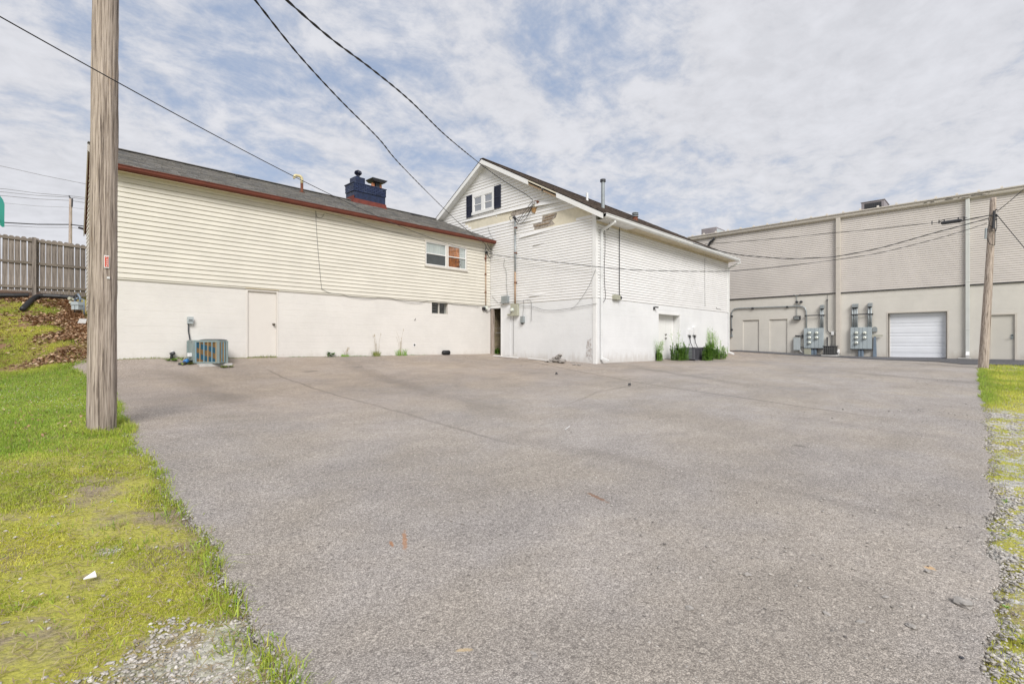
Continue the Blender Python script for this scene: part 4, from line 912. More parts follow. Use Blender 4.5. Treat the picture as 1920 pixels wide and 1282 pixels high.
# roof pipes of the white building
def roofz(y): return zr(y)
p = onY(1130.5, 385, 12.2)
def rpipe(px, pyb, Y, r, pytop, m, cap=None, name='vent_pipe'):
    P = onY(px, pyb, Y); zt = onY(px, pytop, Y).z; mb = MB(); mb.tube([(P.x, Y, zr(Y) - 0.1), (P.x, Y, zt)], r, 14)
    mb.disc((P.x, Y, zr(Y) - 0.02), (0, -sr, 1), r * 2.2, 0.03)
    o = mb.build(name, m, roofW, smooth=False)
    if cap:
        mb = MB(); mb.disc((P.x, Y, zt - 0.02), (0, 0, 1), r * cap, 0.10); mb.build('pipe_cap', 'charcoal', roofW)
rpipe(1130.5, 385, 12.0, 0.075, 339, 'grey_metal', 1.55)
rpipe(1101, 374, 13.4, 0.055, 360, 'white_plastic')
P = onY(1191, 400, 11.6); mb = MB()
mb.tube([(P.x, 11.6, zr(11.6) - 0.05), (P.x, 11.6, zr(11.6) + 0.16)], 0.11, 14); mb.build('vent_pipe', 'rust', roofW)
mb = MB()
for k in range(3): mb.tube([(P.x, 11.6, zr(11.6) + 0.16 + k * 0.075), (P.x, 11.6, zr(11.6) + 0.20 + k * 0.075)], [0.15, 0.12], 14)
mb.build('vent_hood', 'grey_metal', roofW)
# dark passage between the two buildings: jamb, lintel, timber post, unpainted block behind
mb = MB(); wbox(mb, fg, yj - 0.06, yj, -0.12, 0.035, 0.6, ZS - 0.13); mb.build('passage_jamb', 'white_trim', wb)
mb = MB(); wbox(mb, fg, yj - 0.04, LY - 0.01, -0.25, 0.03, ZS - 0.13, ZS - 0.02); mb.build('passage_lintel', 'white_trim', wb)
pc = MB(); z = 0.8; k = 0
while z < ZS - 0.15:
    s = GX + 0.02 - (0.2 if k % 2 else 0)
    while s < GX + 2.6:
        a_ = max(s, GX + 0.02); pc.box(a_ + 0.004, s + 0.392, LY + 0.02 + random.uniform(0, 0.01), LY + 0.2, z + 0.005, z + 0.195); s += 0.4
    z += 0.2; k += 1
pc.build('passage_blocks', 'cavity_block', wb, kind='stuff')
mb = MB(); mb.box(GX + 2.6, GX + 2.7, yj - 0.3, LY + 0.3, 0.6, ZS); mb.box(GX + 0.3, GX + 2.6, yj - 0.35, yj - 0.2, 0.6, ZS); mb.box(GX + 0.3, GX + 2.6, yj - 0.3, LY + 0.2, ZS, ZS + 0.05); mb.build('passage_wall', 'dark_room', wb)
mb = MB(); mb.box(GX - 0.03, GX + 0.07, LY - 0.17, LY - 0.02, 0.9, ZS - 0.15); mb.build('timber_post', 'pole_wood', wb, bevel=0.01)
# the far end of this roof lies lower: the whole upper part settles a little towards it
def settle():
    de = zER - onY(1383.5, 482.5, EYR - 0.1).z; dr = 0.24; print('settle', de)
    for o in list(SC.objects):
        q = o
        while q.parent: q = q.parent
        if q is not wb or o.type != 'MESH': continue
        b = BASE[o.name] if o.name in BASE else base_of(o)
        for v_ in o.data.vertices:
            X, Y, Z = v_.co.x + b.x, v_.co.y + b.y, v_.co.z + b.z
            if Z > ZS + 0.05: v_.co.z -= (de + (dr - de) * max(0, min(1, (Y - EYR) / (RDY - EYR)))) * (X - GX) / (XR1 - GX) * min(1.0, (Z - ZS) / (zER - 0.2 - ZS))
settle()
# plank seam on the sheet panel that closes the first stretch of the gable base
ys = onX(957, 620, GX).y; mb = MB(); wbox(mb, fg, ys, yj - 0.062, 0.001, 0.016, H(GX, ys) + 0.03, ZS - 0.13); mb.build('plywood_panel', 'white_block', wb, bevel=0.003)
# damp, bare spot near the corner
m, t, b = new_mat('peeled paint'); p_ = t.pos(); n_ = t.noise(p_, 9, 8, 0.75); t.link(t.mix(t.ramp(n_, 0.45, 0.6), (0.60, 0.60, 0.60, 1), (0.36, 0.32, 0.30, 1)), b.inputs['Base Color']); b.inputs['Roughness'].default_value = 0.95; t.link(t.bump(n_, 0.8, 0.02), b.inputs['Normal']); M['peel'] = m
R_ = random.Random(3); pp = pg((1100, 636), (1110, 633), (1111, 672), (1106, 678), (1098, 668), (1099, 650))
N_ = 26; cc = (sum(a for a, _ in pp) / len(pp), sum(b for _, b in pp) / len(pp)); ring = []
for i in range(N_):
    t_ = i / N_ * len(pp); i0 = int(t_); f_ = t_ - i0; a = pp[i0]; b_ = pp[(i0 + 1) % len(pp)]; k_ = 1 + R_.uniform(-0.25, 0.12); s_ = a[0] + (b_[0] - a[0]) * f_; z_ = a[1] + (b_[1] - a[1]) * f_
    ring.append((cc[0] + (s_ - cc[0]) * k_, cc[1] + (z_ - cc[1]) * k_))
mb = MB(); mb.prism([fg(s, 0.0035, z) for s, z in ring], [fg(s, 0.0, z) for s, z in ring]); mb.build('peeled_patch', 'peel', wb)

# ================================================================ WAREHOUSE
BY0 = -12.0; BY1 = onX(1297, 447, BX).y; fb = fG(BX)
zBS = onX(1370, 561, BX).z; zBE = onX(1680, 389, BX).z; print('warehouse', BY1, zBS, zBE, onX(1920, 529, BX).z, onX(1920, 354, BX).z, onX(1370, 437, BX).z)
wh = thing('warehouse', 'long tall warehouse with taupe ribbed siding over painted block and a white roll up door', 'building', (BX, 5.0, 0.8))
def yb(px): return onX(px, 600, BX).y
def zb_(px, py): return onX(px, py, BX).z
g0, g1 = yb(1776), yb(1665); gz = zb_(1720, 585.5)
m0, m1 = yb(1907), yb(1853.5); mz = zb_(1880, 587.5)
k0, k1, kz = yb(1423), yb(1393), zb_(1408, 600); l0, l1, lz = yb(1476), yb(1443), zb_(1460, 598.5)
recB = [(g0, g1, 0, gz), (m0, m1, 0, mz), (k0, k1, 0, kz), (l0, l1, 0, lz)]
blocks(wh, fb, BY0, BY1, zBS, 0.2, recB, 'taupe_block')
for (a, b, z) in ((k0, k1, kz), (l0, l1, lz)):
    mb = MB(); wbox(mb, fb, a, b, -0.3, -0.05, 0.3, z); o = mb.build('blocked_doorway', 'taupe_block', wh)
    mb = MB(); wbox(mb, fb, a - 0.03, b + 0.03, -0.04, 0.008, z - 0.0, z + 0.03); mb.build('lintel', 'tan_trim', wh)
sj = MB(); siding(wh, fb, (zBS, zBE - 0.1), 0.102, lambda z: (BY0, BY1), [], 'taupe_siding', joined=sj, groove=0.12)
sj.build('siding_panels', 'taupe_siding', wh, kind='stuff')
mb = MB(); wbox(mb, fb, BY0, BY1, -0.3, -0.031, zBS - 0.02, zBE); mb.box(BX, BX + 16, BY1, BY1 - 0.3, 0.3, zBE); mb.box(BX, BX + 16, BY0, BY0 + 0.3, 0.3, zBE); mb.box(BX + 15.7, BX + 16, BY0, BY1, 0.3, zBE + 0.3); mb.build('wall', 'taupe_siding', wh)
mb = MB(); wbox(mb, fb, BY0, BY1, 0.0, 0.05, zBS - 0.045, zBS - 0.004); mb.build('flashing_strip', 'charcoal', wh)
mb = MB(); mb.prism([(BX - 0.22, BY0, zBE + 0.10), (BX + 16.2, BY0, zBE + 0.8), (BX + 16.2, BY0, zBE + 0.74), (BX - 0.22, BY0, zBE + 0.05)], [(BX - 0.22, BY1 + 0.2, zBE + 0.10), (BX + 16.2, BY1 + 0.2, zBE + 0.8), (BX + 16.2, BY1 + 0.2, zBE + 0.74), (BX - 0.22, BY1 + 0.2, zBE + 0.05)]); roofB = mb.build('roof', 'tan_trim', wh)
y = BY0
while y < BY1 + 0.2:
    mb = MB(); mb.box(BX - 0.2, BX + 6.0, y, y + 0.05, zBE + 0.10, zBE + 0.155); mb.prism([(BX - 0.23, y - 0.02, zBE + 0.10), (BX - 0.1, y - 0.02, zBE + 0.12), (BX - 0.16, y - 0.02, zBE + 0.20)], [(BX - 0.23, y + 0.07, zBE + 0.10), (BX - 0.1, y + 0.07, zBE + 0.12), (BX - 0.16, y + 0.07, zBE + 0.20)])
    mb.build('roof_rib', 'tan_trim', roofB); y += 0.75
mb = MB(); r = lambda y: [(BX - 0.04 - a * 1.3, y, zBE - 0.13 + b * 1.5) for a, b in gp]
mb.prism(r(BY0), r(BY1 + 0.15)); mb.build('gutter', 'tan_trim', wh)
mb = MB(); wbox(mb, fb, BY0, BY1, 0.0, 0.04, zBE - 0.16, zBE + 0.05); mb.build('eave_trim', 'tan_trim', wh)
for px, m_, w_, zt_ in ((1572.5, 'tan_trim', 0.20, 0.0), (1814.5, 'green_trim', 0.15, 0.0)):
    y = yb(px); zb0 = H(BX, y) + 0.15; mb = MB(); wbox(mb, fb, y - w_ / 2, y + w_ / 2, 0.021, 0.021 + w_ * 0.75, zb0, zBE - 0.12)
    for q in (1.2, 3.4, 5.6): wbox(mb, fb, y - w_ / 2 - 0.008, y + w_ / 2 + 0.008, 0.02, 0.03 + w_ * 0.75, zb0 + q, zb0 + q + 0.04)
    mb.build('downspout', m_, wh, bevel=0.012)
    mb = MB(); mb.bar(fb(y, 0.06, zb0 + 0.16), fb(y, 0.36, zb0 - 0.02), w_ * 0.9, w_ * 0.8, (0, 1, 0)); mb.build('downspout_shoe', 'white_plastic', wh, bevel=0.008)
# splash block
y = yb(1808); mb = MB(); wbox(mb, fb, y - 0.25, y + 0.2, 0.15, 0.6, H(BX, y) + 0.01, H(BX, y) + 0.06); tag(mb.build('splash_block', 'concrete', base=(BX - 0.35, y, H(BX, y)), bevel=0.01), 'low concrete splash block under the pale green downspout', 'splash block')
mb = MB(); R_ = random.Random(8)
for k in range(34):
    y = yb(R_.uniform(1735, 1860)); l = R_.uniform(0.03, 0.22); z = zBE - 0.13 + R_.choice([0.155, 0.16, 0.05, 0.09]); mb.box(BX - 0.04 - 0.155, BX - 0.04 - 0.1, y, y + l, z, z + R_.uniform(0.006, 0.022))
mb.build('peeled_paint', 'charcoal', wh, kind='stuff')
# roll up door: sectional panels with ribs
gb = H(BX, (g0 + g1) / 2) + 0.02; mb = MB(); wbox(mb, fb, g0 + 0.06, g1 - 0.06, -0.26, -0.235, gb, gz); gd = mb.build('garage_door', 'garage_white', wh)
zz = gb; hh = (gz - gb - 0.02) / 4.5
pz = [gb, gb + hh * 0.5, gb + hh * 1.5, gb + hh * 2.5, gb + hh * 3.5, gz - 0.02]
for a, b in zip(pz[:-1], pz[1:]):
    prof = [(-0.24, 0), (-0.212, 0.0), (-0.206, 0.03), (-0.206, 0.55), (-0.214, 0.60), (-0.214, 0.66), (-0.206, 0.70), (-0.206, 0.94), (-0.222, 0.97), (-0.222, 1), (-0.24, 1)]
    profile_course(fb, g0 + 0.06, g1 - 0.06, a, b - a - 0.004, prof).build('door_panel', 'garage_white', gd)
mb = MB(); wbox(mb, fb, g0, g0 + 0.06, -0.29, -0.16, gb - .1, gz); wbox(mb, fb, g1 - 0.06, g1, -0.29, -0.16, gb - .1, gz); mb.build('door_track', 'tan_trim', gd)
mb = MB(); wbox(mb, fb, g0 - 0.05, g1 + 0.05, -0.3, 0.012, gz, gz + 0.05); wbox(mb, fb, g0 - 0.05, g0, -0.2, 0.012, gb - .1, gz); wbox(mb, fb, g1, g1 + 0.05, -0.2, 0.012, gb - .1, gz); mb.build('door_surround', 'tan_trim', gd)
# steel man door
mbt = H(BX, (m0 + m1) / 2) + 0.02; mb = MB(); wbox(mb, fb, m0 + 0.07, m1 - 0.07, -0.10, -0.055, mbt, mz - 0.06); md = mb.build('door', 'door_tan', wh, bevel=0.004)
mb = MB(); wbox(mb, fb, m0, m0 + 0.07, -0.12, 0.015, mbt - .1, mz); wbox(mb, fb, m1 - 0.07, m1, -0.12, 0.015, mbt - .1, mz); wbox(mb, fb, m0 + 0.07, m1 - 0.07, -0.12, 0.015, mz - 0.06, mz); mb.build('door_frame', 'tan_trim', md)
hy = m0 + 0.15; mb = MB(); wbox(mb, fb, hy - 0.04, hy + 0.04, -0.055, -0.035, mbt + 0.9, mbt + 1.12); mb.tube([fb(hy, -0.04, mbt + 0.98), fb(hy, 0.02, mbt + 0.98), fb(hy + 0.12, 0.025, mbt + 0.98)], 0.013, 8); mb.build('door_handle', 'grey_metal', md)
mb = MB(); mb.disc(fb(hy, -0.035, mbt + 1.07), (-1, 0, 0), 0.025, 0.015); mb.build('lock', 'dark', md)
# black elbow near the far end
mb = MB(); q = [onX(1341, 446, BX), onX(1340, 450, BX), onX(1333, 455, BX), onX(1330, 461, BX), onX(1330, 520, BX)]
mb.tube([(BX - 0.14, v.y, v.z) for v in q], 0.07, 10); mb.build('black_downpipe', 'dark', wh, smooth=True)
# ================================================================ POLES
def pole(name, label, p0, p1, r0, r1, n=70, seg=44, amp=0.006, m='pole_wood'):
    R = np.random.default_rng(int(abs(p0[0] * 100))); mb = MB(); p0 = Vector(p0); p1 = Vector(p1)
    gro = R.normal(0, 1, seg); gro = (gro + np.roll(gro, 1)) * 0.5; rings = []
    for i in range(n + 1):
        t = i / n; c = p0.lerp(p1, t); rr = r0 + (r1 - r0) * t; gro = gro * 0.93 + R.normal(0, 1, seg) * 0.25
        rings.append([c + Vector((math.cos(2 * math.pi * k / seg), math.sin(2 * math.pi * k / seg), 0)) * (rr + amp * gro[k]) for k in range(seg)])
    fs = [(i * seg + k, i * seg + (k + 1) % seg, (i + 1) * seg + (k + 1) % seg, (i + 1) * seg + k) for i in range(n) for k in range(seg)]
    fs.append(tuple(range(n * seg, n * seg + seg)))
    mb.add([q for rg in rings for q in rg], fs); th = thing(name, label, 'utility pole', p0); mb.build('pole_shaft', m, th, smooth=True); return th
pb = atd(190, 803, 6.4); gz0 = H(pb.x, pb.y); ptop = atd(197.5, 0, 6.42)
npole = pole('utility_pole', 'thick weathered grey wooden utility pole in the grass by the lot edge, nearest the camera', (pb.x, pb.y, gz0 - 0.25), (pb.x + (ptop.x - pb.x) * 1.7, pb.y + (ptop.y - pb.y) * 1.7, gz0 + 9.2), 0.150, 0.118, n=110)
# small red number tag and white tag, nailed on the side that faces the lot
def ptag(px, py0, py1, wd, name, m, ex=0.004, parent=npole, dep=6.4, rad=0.142):
    c = atd(px, (py0 + py1) / 2, dep); z0 = atd(px, py1, dep).z; z1 = atd(px, py0, dep).z
    pz = (c.z - gz0) / 9.2; ax = Vector((pb.x + (ptop.x - pb.x) * 1.7 * pz, pb.y + (ptop.y - pb.y) * 1.7 * pz, 0))
    # direction from the pole axis to the tag: towards the camera, turned by its offset
    tocam = Vector((-ax.x, -ax.y, 0)).normalized(); side = Vector((-tocam.y, tocam.x, 0)); right = Vector((RT[0], RT[1], 0))
    off = (c - ax).dot(right); rr = rad + 0.004; n_ = right * off + tocam * math.sqrt(max(0.0, rr * rr - off * off)); n_.normalize()
    u = Vector((0, 0, 1)).cross(n_); mb = MB(); C_ = ax + n_ * (rr + ex)
    f = lambda a, b, d: C_ + u * a + n_ * d + Vector((0, 0, b - 0)) 
    q = lambda d: [f(-wd / 2, z0, d), f(wd / 2, z0, d), f(wd / 2, z1, d), f(-wd / 2, z1, d)]
    mb.prism(q(0), q(0.004)); return mb.build(name, m, parent), f, z0, z1
ptag(199.7, 481, 504.5, 0.052, 'tag_frame', 'white_plastic')
tg, f_, z0, z1 = ptag(199.7, 483, 502.5, 0.036, 'number_tag', 'orange_tag', 0.0085)
R_ = random.Random(11); mb = MB(); nn = 5
for k in range(nn):     # the worn characters on the tag: too small to read, only their strokes show
    zc = z0 + (z1 - z0) * (k + 0.5) / nn; h2 = (z1 - z0) / nn * 0.34
    for (a0, b0, a1, b1) in R_.sample([(-.008, -1, -.008, 1), (.008, -1, .008, 1), (-.008, 1, .008, 1), (-.008, 0, .008, 0), (-.008, -1, .008, -1), (0, -1, 0, 1)], 3):
        A = f_(a0, zc + b0 * h2, 0.0055); B = f_(a1, zc + b1 * h2, 0.0055); d_ = (B - A).normalized() * 0.0016 + Vector((0, 0, 0.0001)); mb.bar(A - d_, B + d_, 0.0035, 0.001, (0.7, 0.7, 0))
mb.build('tag_characters', 'white_plastic', tg)
ptag(204.5, 520, 524, 0.03, 'tag_scrap', 'white_plastic')
# right pole
rb = atd(1843, 690, 18.0); rt = atd(1862.5, 371, 18.0); rz = H(rb.x, rb.y)
rpole = pole('utility_pole', 'slim leaning wooden utility pole in front of the warehouse, beside the grass corner', (rb.x, rb.y, rz - 0.2), (rt.x, rt.y, rt.z), 0.145, 0.085, n=60, seg=24, amp=0.004)
def rp(px, py, dx=0.0, dep=17.87): return atd(px, py, dep)
mb = MB(); mb.tube([rp(1849.0, 428), rp(1848, 448)], 0.035, 8); mb.tube([rp(1845.5, 447.5), rp(1850, 447.5)], 0.012, 6); mb.build('line_fuse', 'grey_metal', rpole)
mb = MB()
for pts in ([(1853, 408), (1855, 420), (1851, 432), (1850, 446), (1856, 458), (1864, 460)], [(1868, 404), (1869, 425), (1867, 434)], [(1866, 400), (1863, 415), (1866, 430), (1865, 460)], [(1850, 431), (1866, 429)], [(1852, 434), (1864, 433)], [(1855, 423), (1861, 426), (1865, 420)]):
    P = [rp(*q, dep=17.84) for q in pts]; Q = []
    for i in range(len(P) - 1):
        for k in range(4): Q.append(P[i].lerp(P[i + 1], k / 4))
    Q.append(P[-1]); mb.tube(Q, 0.011, 5)
mb.build('drop_wires', 'wire', rpole, smooth=True)
mb = MB(); mb.bar(rp(1864.5, 395, dep=17.85), rp(1862.5, 428, dep=17.85), 0.05, 0.06); mb.disc(rp(1868, 405, dep=17.85), (0.7, -0.7, 0), 0.03, 0.05); mb.tube([rp(1856, 404, dep=17.85), rp(1866, 406, dep=17.85)], 0.02, 6)
for k in range(3): mb.disc(rp(1866.5, 394 + k * 9, dep=17.84), (-0.3, -0.7, 0.2), 0.025, 0.05, 8)
mb.build('cable_clamps', 'charcoal', rpole)
# far pole beyond the fence
fp0 = atd(130.5, 470, 47); fp1 = atd(132.5, 373, 47)
fpole = pole('utility_pole', 'distant wooden utility pole standing behind the fence, seen over the pickets', (fp0.x, fp0.y, 3.0), tuple(fp1), 0.17, 0.11, n=20, seg=12, amp=0.003)
mb = MB(); mb.tube([atd(129.5, 367, 47), atd(132, 373, 47), atd(135, 374, 47)], 0.06, 6); mb.tube([atd(135.5, 372, 46.9), atd(135, 388, 46.9)], 0.07, 6); mb.build('pole_hardware', 'charcoal', fpole)

# ================================================================ CABLES
Lm = onY(911, 473.5, LY - 0.12)
def sagline(a, b, sag, n=40): return catenary(a, b, sag, n)
cable('service_cable', sagline(atd(-70, -8, 4.6), Lm, 0.42), 0.0065, 'thin dark cable passing in front of the near pole down to the cream building mast', m='wire', ext=12)
def through(pxs, d0, d1, n=10):
    """a hanging cable through points seen in the photograph, its distance running from d0 to d1"""
    P = []; k = len(pxs)
    i0 = 1 / d0; i1 = 1 / d1; x0 = pxs[0][0]; x1 = pxs[-1][0]
    L = [0]
    for i in range(1, k): L.append(L[-1] + math.hypot(pxs[i][0] - pxs[i - 1][0], pxs[i][1] - pxs[i - 1][1]))
    for i, (x, y) in enumerate(pxs): P.append(atd(x, y, 1 / (i0 + (i1 - i0) * L[i] / L[-1])))
    Q = []
    for i in range(k - 1):      # Catmull-Rom
        p0 = P[max(i - 1, 0)]; p1 = P[i]; p2 = P[i + 1]; p3 = P[min(i + 2, k - 1)]
        for j in range(n):
            t = j / n; Q.append(0.5 * ((2 * p1) + (p2 - p0) * t + (2 * p0 - 5 * p1 + 4 * p2 - p3) * t * t + (3 * p1 - p0 - 3 * p2 + p3) * t ** 3))
    Q.append(P[-1]); return Q
dG = onX(1000, 378, GX); dGd = (dG.x * FW[0] + dG.y * FW[1])
dL_ = onY(908, 456, EY - 0.15); dLd = dL_.x * FW[0] + dL_.y * FW[1]
cable('twisted_service_cable', through([(430, -62), (478, 0), (560, 103), (640, 190), (710, 260), (750, 308), (827, 386), (875, 431), (908, 456)], 5.2, dLd, 16), 0.0075, 'twisted black cable from the upper left down to the end of the red gutter', twist=0.45, ext=9)
cable('twisted_service_cable', through([(480, -52), (537, 0), (620, 72), (700, 132), (770, 190), (840, 258), (917, 320), (960, 349), (985, 364), (998, 374)], 5.0, dGd - 0.05, 16), 0.0085, 'twisted black cable from overhead to the torn siding of the gable', twist=0.5, ext=9)
R1 = rp(1855, 404, dep=17.9); R2 = rp(1853, 410, dep=17.9); R3 = rp(1853, 417, dep=17.9)
def dep(v): return v.x * FW[0] + v.y * FW[1]
_cg = [onX(x, y, GX - 0.16) for x, y in ((926, 478), (960, 482.5), (1020, 489), (1070, 494.5), (1108, 499))]
cable('telephone_cable', [Lm] + _cg + through([(1117, 500), (1200, 506.5), (1335, 509), (1400, 506), (1480, 498), (1575, 486), (1650, 474), (1740, 452), (1800, 435), (1850, 419)], dep(_cg[-1]) - 0.15, 17.9, 8), 0.011, 'thin dark cable spanning from the cream building mast across to the leaning pole')
gA = onY(1300, 456, EYR - 0.14); 
cable('telephone_cable', through([(1300, 456), (1340, 468), (1380, 477), (1430, 482), (1480, 485), (1530, 483.5), (1570, 480.5), (1650, 465), (1740, 440), (1800, 424), (1852, 410)], dep(gA), 17.9, 8), 0.018, 'thicker sagging cable from the white gutter to the leaning pole')
cable('telephone_cable', through([(1322, 457.5), (1340, 456.5), (1450, 448), (1560, 437), (1640, 430), (1700, 423), (1740, 419)], 31.0, 21.5, 6) + [atd(1768, 416.5, 20.5)], 0.014, 'upper dark cable running level in front of the warehouse siding to the splice case')
cable('telephone_cable', [atd(1802, 414, 19.2), atd(1822, 410.5, 18.7), atd(1854, 404, 17.9)], 0.02, 'short dark cable between the splice case and the leaning pole')
th = thing('splice_case', 'black cable splice case hanging on the upper cable before the warehouse', 'splice case', atd(1785, 415, 19.8))
mb = MB(); a = atd(1766, 418.5, 20.3); b = atd(1802, 413.5, 19.4); mb.tube([a, a.lerp(b, .06), a.lerp(b, .94), b], [0.05, 0.075, 0.075, 0.05], 10); mb.build('case_body', 'charcoal', th)
mb = MB(); up_ = Vector((0, 0, 0.13)); mb.tube([a.lerp(b, -0.25) + up_ * .4, a.lerp(b, 0.1) + up_, a.lerp(b, 0.9) + up_, b.lerp(a, -0.3) + up_ * .6], 0.012, 5)
for k in (-0.55, -0.15, 0.13, 0.86, 1.15): c = a.lerp(b, k); mb.tube([c, c + up_ * 1.1], 0.02, 5)
mb.build('hanger', 'charcoal', th)
cable('guy_wire', [rp(1869, 397), atd(1895, 376, 17.0), atd(1960, 320, 15.0), atd(2300, 30, 10.0)], 0.011, 'thin wire rising from the leaning pole to the upper right edge')
cable('guy_wire', [rp(1870, 404), atd(1920, 464, 17.4), atd(1975, 528, 17.0), atd(2065, 640, 16.3)], 0.013, 'thin wire falling from the leaning pole to the right edge')
for i, (y0, ym_, y1, r, lab) in enumerate(((353.5, 367.5, 371, .02, 'uppermost of the thin wires to the distant pole'), (359.5, 370, 375, .02, 'second thin wire from the top at the distant pole'), (366.5, 376, 382, .02, 'third thin wire from the top at the distant pole'), (380, 389, 393, .012, 'faint fourth wire at the distant pole'), (416.5, 421, 425, .05, 'thick dark cable at the distant pole above the pickets'), (422, 426.5, 430, .02, 'lowest thin wire at the distant pole above the pickets'))):
    cable('distant_wire', [atd(-60, y0 - 4, 45), atd(10, y0 + 1, 46), atd(70, (y0 + ym_) / 2 + 2, 46.5), atd(131, ym_, 47), atd(190, y1 + 3, 46)], r, lab, m='grey_wire' if r < 0.04 else 'wire')
cable('distant_wire', [atd(-60, 302, 30), atd(0, 311, 30), atd(80, 329, 30), atd(165, 346, 30), atd(200, 354, 30)], 0.012, 'single faint wire high over the fence left of the near pole', m='grey_wire')
mb = MB(); mb.tube([atd(148, 427, 46), atd(163, 431, 46)], 0.1, 8); tag(mb.build('splice_case', 'dark', base=atd(155, 429, 46)), 'small black splice case on the wires left of the near pole', 'splice case')
# drip loops at the cream building mast
def loops(name, label, Y, strands, r, m='wire', plane='Y'):
    mb = MB(); b = None
    for pts in strands:
        P = [(onY(x, y, Y + d) if plane == 'Y' else onX(x, y, Y + d)) for (x, y, d) in [(q + (0,))[:3] for q in pts]]; b = b or P[0]; Q = []
        k = len(P)
        for i in range(k - 1):
            p0 = P[max(i - 1, 0)]; p1 = P[i]; p2 = P[i + 1]; p3 = P[min(i + 2, k - 1)]
            for j in range(6):
                t = j / 6; Q.append(0.5 * ((2 * p1) + (p2 - p0) * t + (2 * p0 - 5 * p1 + 4 * p2 - p3) * t * t + (3 * p1 - p0 - 3 * p2 + p3) * t ** 3))
        Q.append(P[-1]); mb.tube(Q, r, 6)
    return tag(mb.build(name, m, base=b, smooth=True), label, 'cable')
loops('drip_loops', 'tangled black cable loops at the top of the cream building mast', LY - 0.13, [[(908, 456, -.28), (911, 461), (910.5, 468), (911.5, 474)], [(914, 457), (918, 465), (926, 472), (927, 476), (920, 477), (913, 473)], [(912, 474), (915, 479), (918, 484), (921, 481)], [(911, 462), (916, 470), (922, 474), (928, 474)], [(913, 472), (917, 482), (923, 481), (926, 480)]], 0.012)
# ================================================================ WALL EQUIPMENT: cream building
def mast(name, label, plane, P, px, y0, y1, r, m='rust', segs=((1.0, 'rust'),), head=True, loc=None):
    f = (lambda x, y: onY(x, y, P)) if plane == 'Y' else (lambda x, y: onX(x, y, P))
    b = f(px, y1); th = thing(name, label, 'conduit', b); z1 = f(px, y0).z; z0 = b.z; z = z0
    for fr, mm in segs:
        mb = MB(); mb.tube([(b.x, b.y, z), (b.x, b.y, z + (z1 - z0) * fr)], r, 10); mb.build('conduit_pipe', mm, th, smooth=True); z += (z1 - z0) * fr
    for k in (0.25, 0.6, 0.9):
        zz = z0 + (z1 - z0) * k; mb = MB(); mb.tube([(b.x, b.y, zz), (b.x, b.y, zz + 0.04)], r * 1.35, 10)
        if plane == 'Y': mb.box(b.x - r * 2.2, b.x + r * 2.2, b.y, b.y + 0.06, zz, zz + 0.04)
        else: mb.box(b.x, b.x + 0.06, b.y - r * 2.2, b.y + r * 2.2, zz, zz + 0.04)
        mb.build('pipe_strap', 'rust', th)
    if head:
        mb = MB(); d = Vector((0, -1, 0)) if plane == 'Y' else Vector((-1, 0, 0)); c = Vector((b.x, b.y, z1))
        mb.tube([c - Vector((0, 0, .02)), c + Vector((0, 0, 0.05)), c + d * 0.05 + Vector((0, 0, 0.10)), c + d * 0.12 + Vector((0, 0, 0.06))], [r * 1.3, r * 1.7, r * 1.7, r * 1.2], 10); mb.build('weatherhead', 'charcoal', th, smooth=True)
    return th
mast('service_mast', 'thin rusty brown conduit at the right end of the cream siding', 'Y', LY - 0.055, 911, 476, 573, 0.022, segs=((0.84, 'rust_tan'), (0.16, 'rust')))
mm_ = onY(911.5, 577, LY - 0.06); th = thing('electric_meter', 'small round meter under the rusty conduit at the foot of the cream siding', 'electric meter', mm_)
mb = MB(); mb.disc(mm_ + Vector((0, 0.06, 0)), (0, -1, 0), 0.085, 0.05, 16); mb.build('meter_base', 'pale_box', th); mb = MB(); mb.disc(mm_ + Vector((0, 0.01, 0)), (0, -1, 0), 0.068, 0.07, 16); mb.build('meter_dome', 'meter_glass', th, smooth=False)
mb = MB(); mb.box(mm_.x - 0.19, mm_.x - 0.07, LY - 0.10, LY, mm_.z - 0.10, mm_.z + 0.02); mb.build('junction_box', 'dark', th, bevel=0.01)
mb = MB(); mb.tube([(mm_.x - 0.1, LY - 0.04, mm_.z - 0.09), (mm_.x + 0.05, LY - 0.05, mm_.z - 0.17), (mm_.x + 0.25, LY - 0.05, mm_.z - 0.10), (mm_.x + 0.30, LY - 0.04, mm_.z + 0.0)], 0.01, 6); mb.build('loose_lead', 'wire', th, smooth=True)
# thin wire down the cream siding and along its foot
loops('wall_wire', 'thin wire hanging down the cream siding and along its bottom edge', LY - 0.035, [[(592, 394), (593, 420), (596, 465), (599, 500), (603, 539), (606, 543), (618, 549), (640, 552), (660, 557), (690, 560.5), (712, 558), (735, 560), (760, 566), (785, 568.5), (808, 564), (860, 571), (900, 576)]], 0.006, 'grey_wire')
loops('wall_wire', 'short looped wire tail below the red gutter of the cream building', LY - 0.035, [[(592, 394), (594, 406), (600, 409), (605, 406), (608, 400)]], 0.006, 'grey_wire')
loops('wall_wire', 'slack thin wire crossing the cream siding towards the window', LY - 0.04, [[(610, 400), (650, 410), (700, 426), (750, 438), (795, 448)]], 0.005, 'grey_wire')
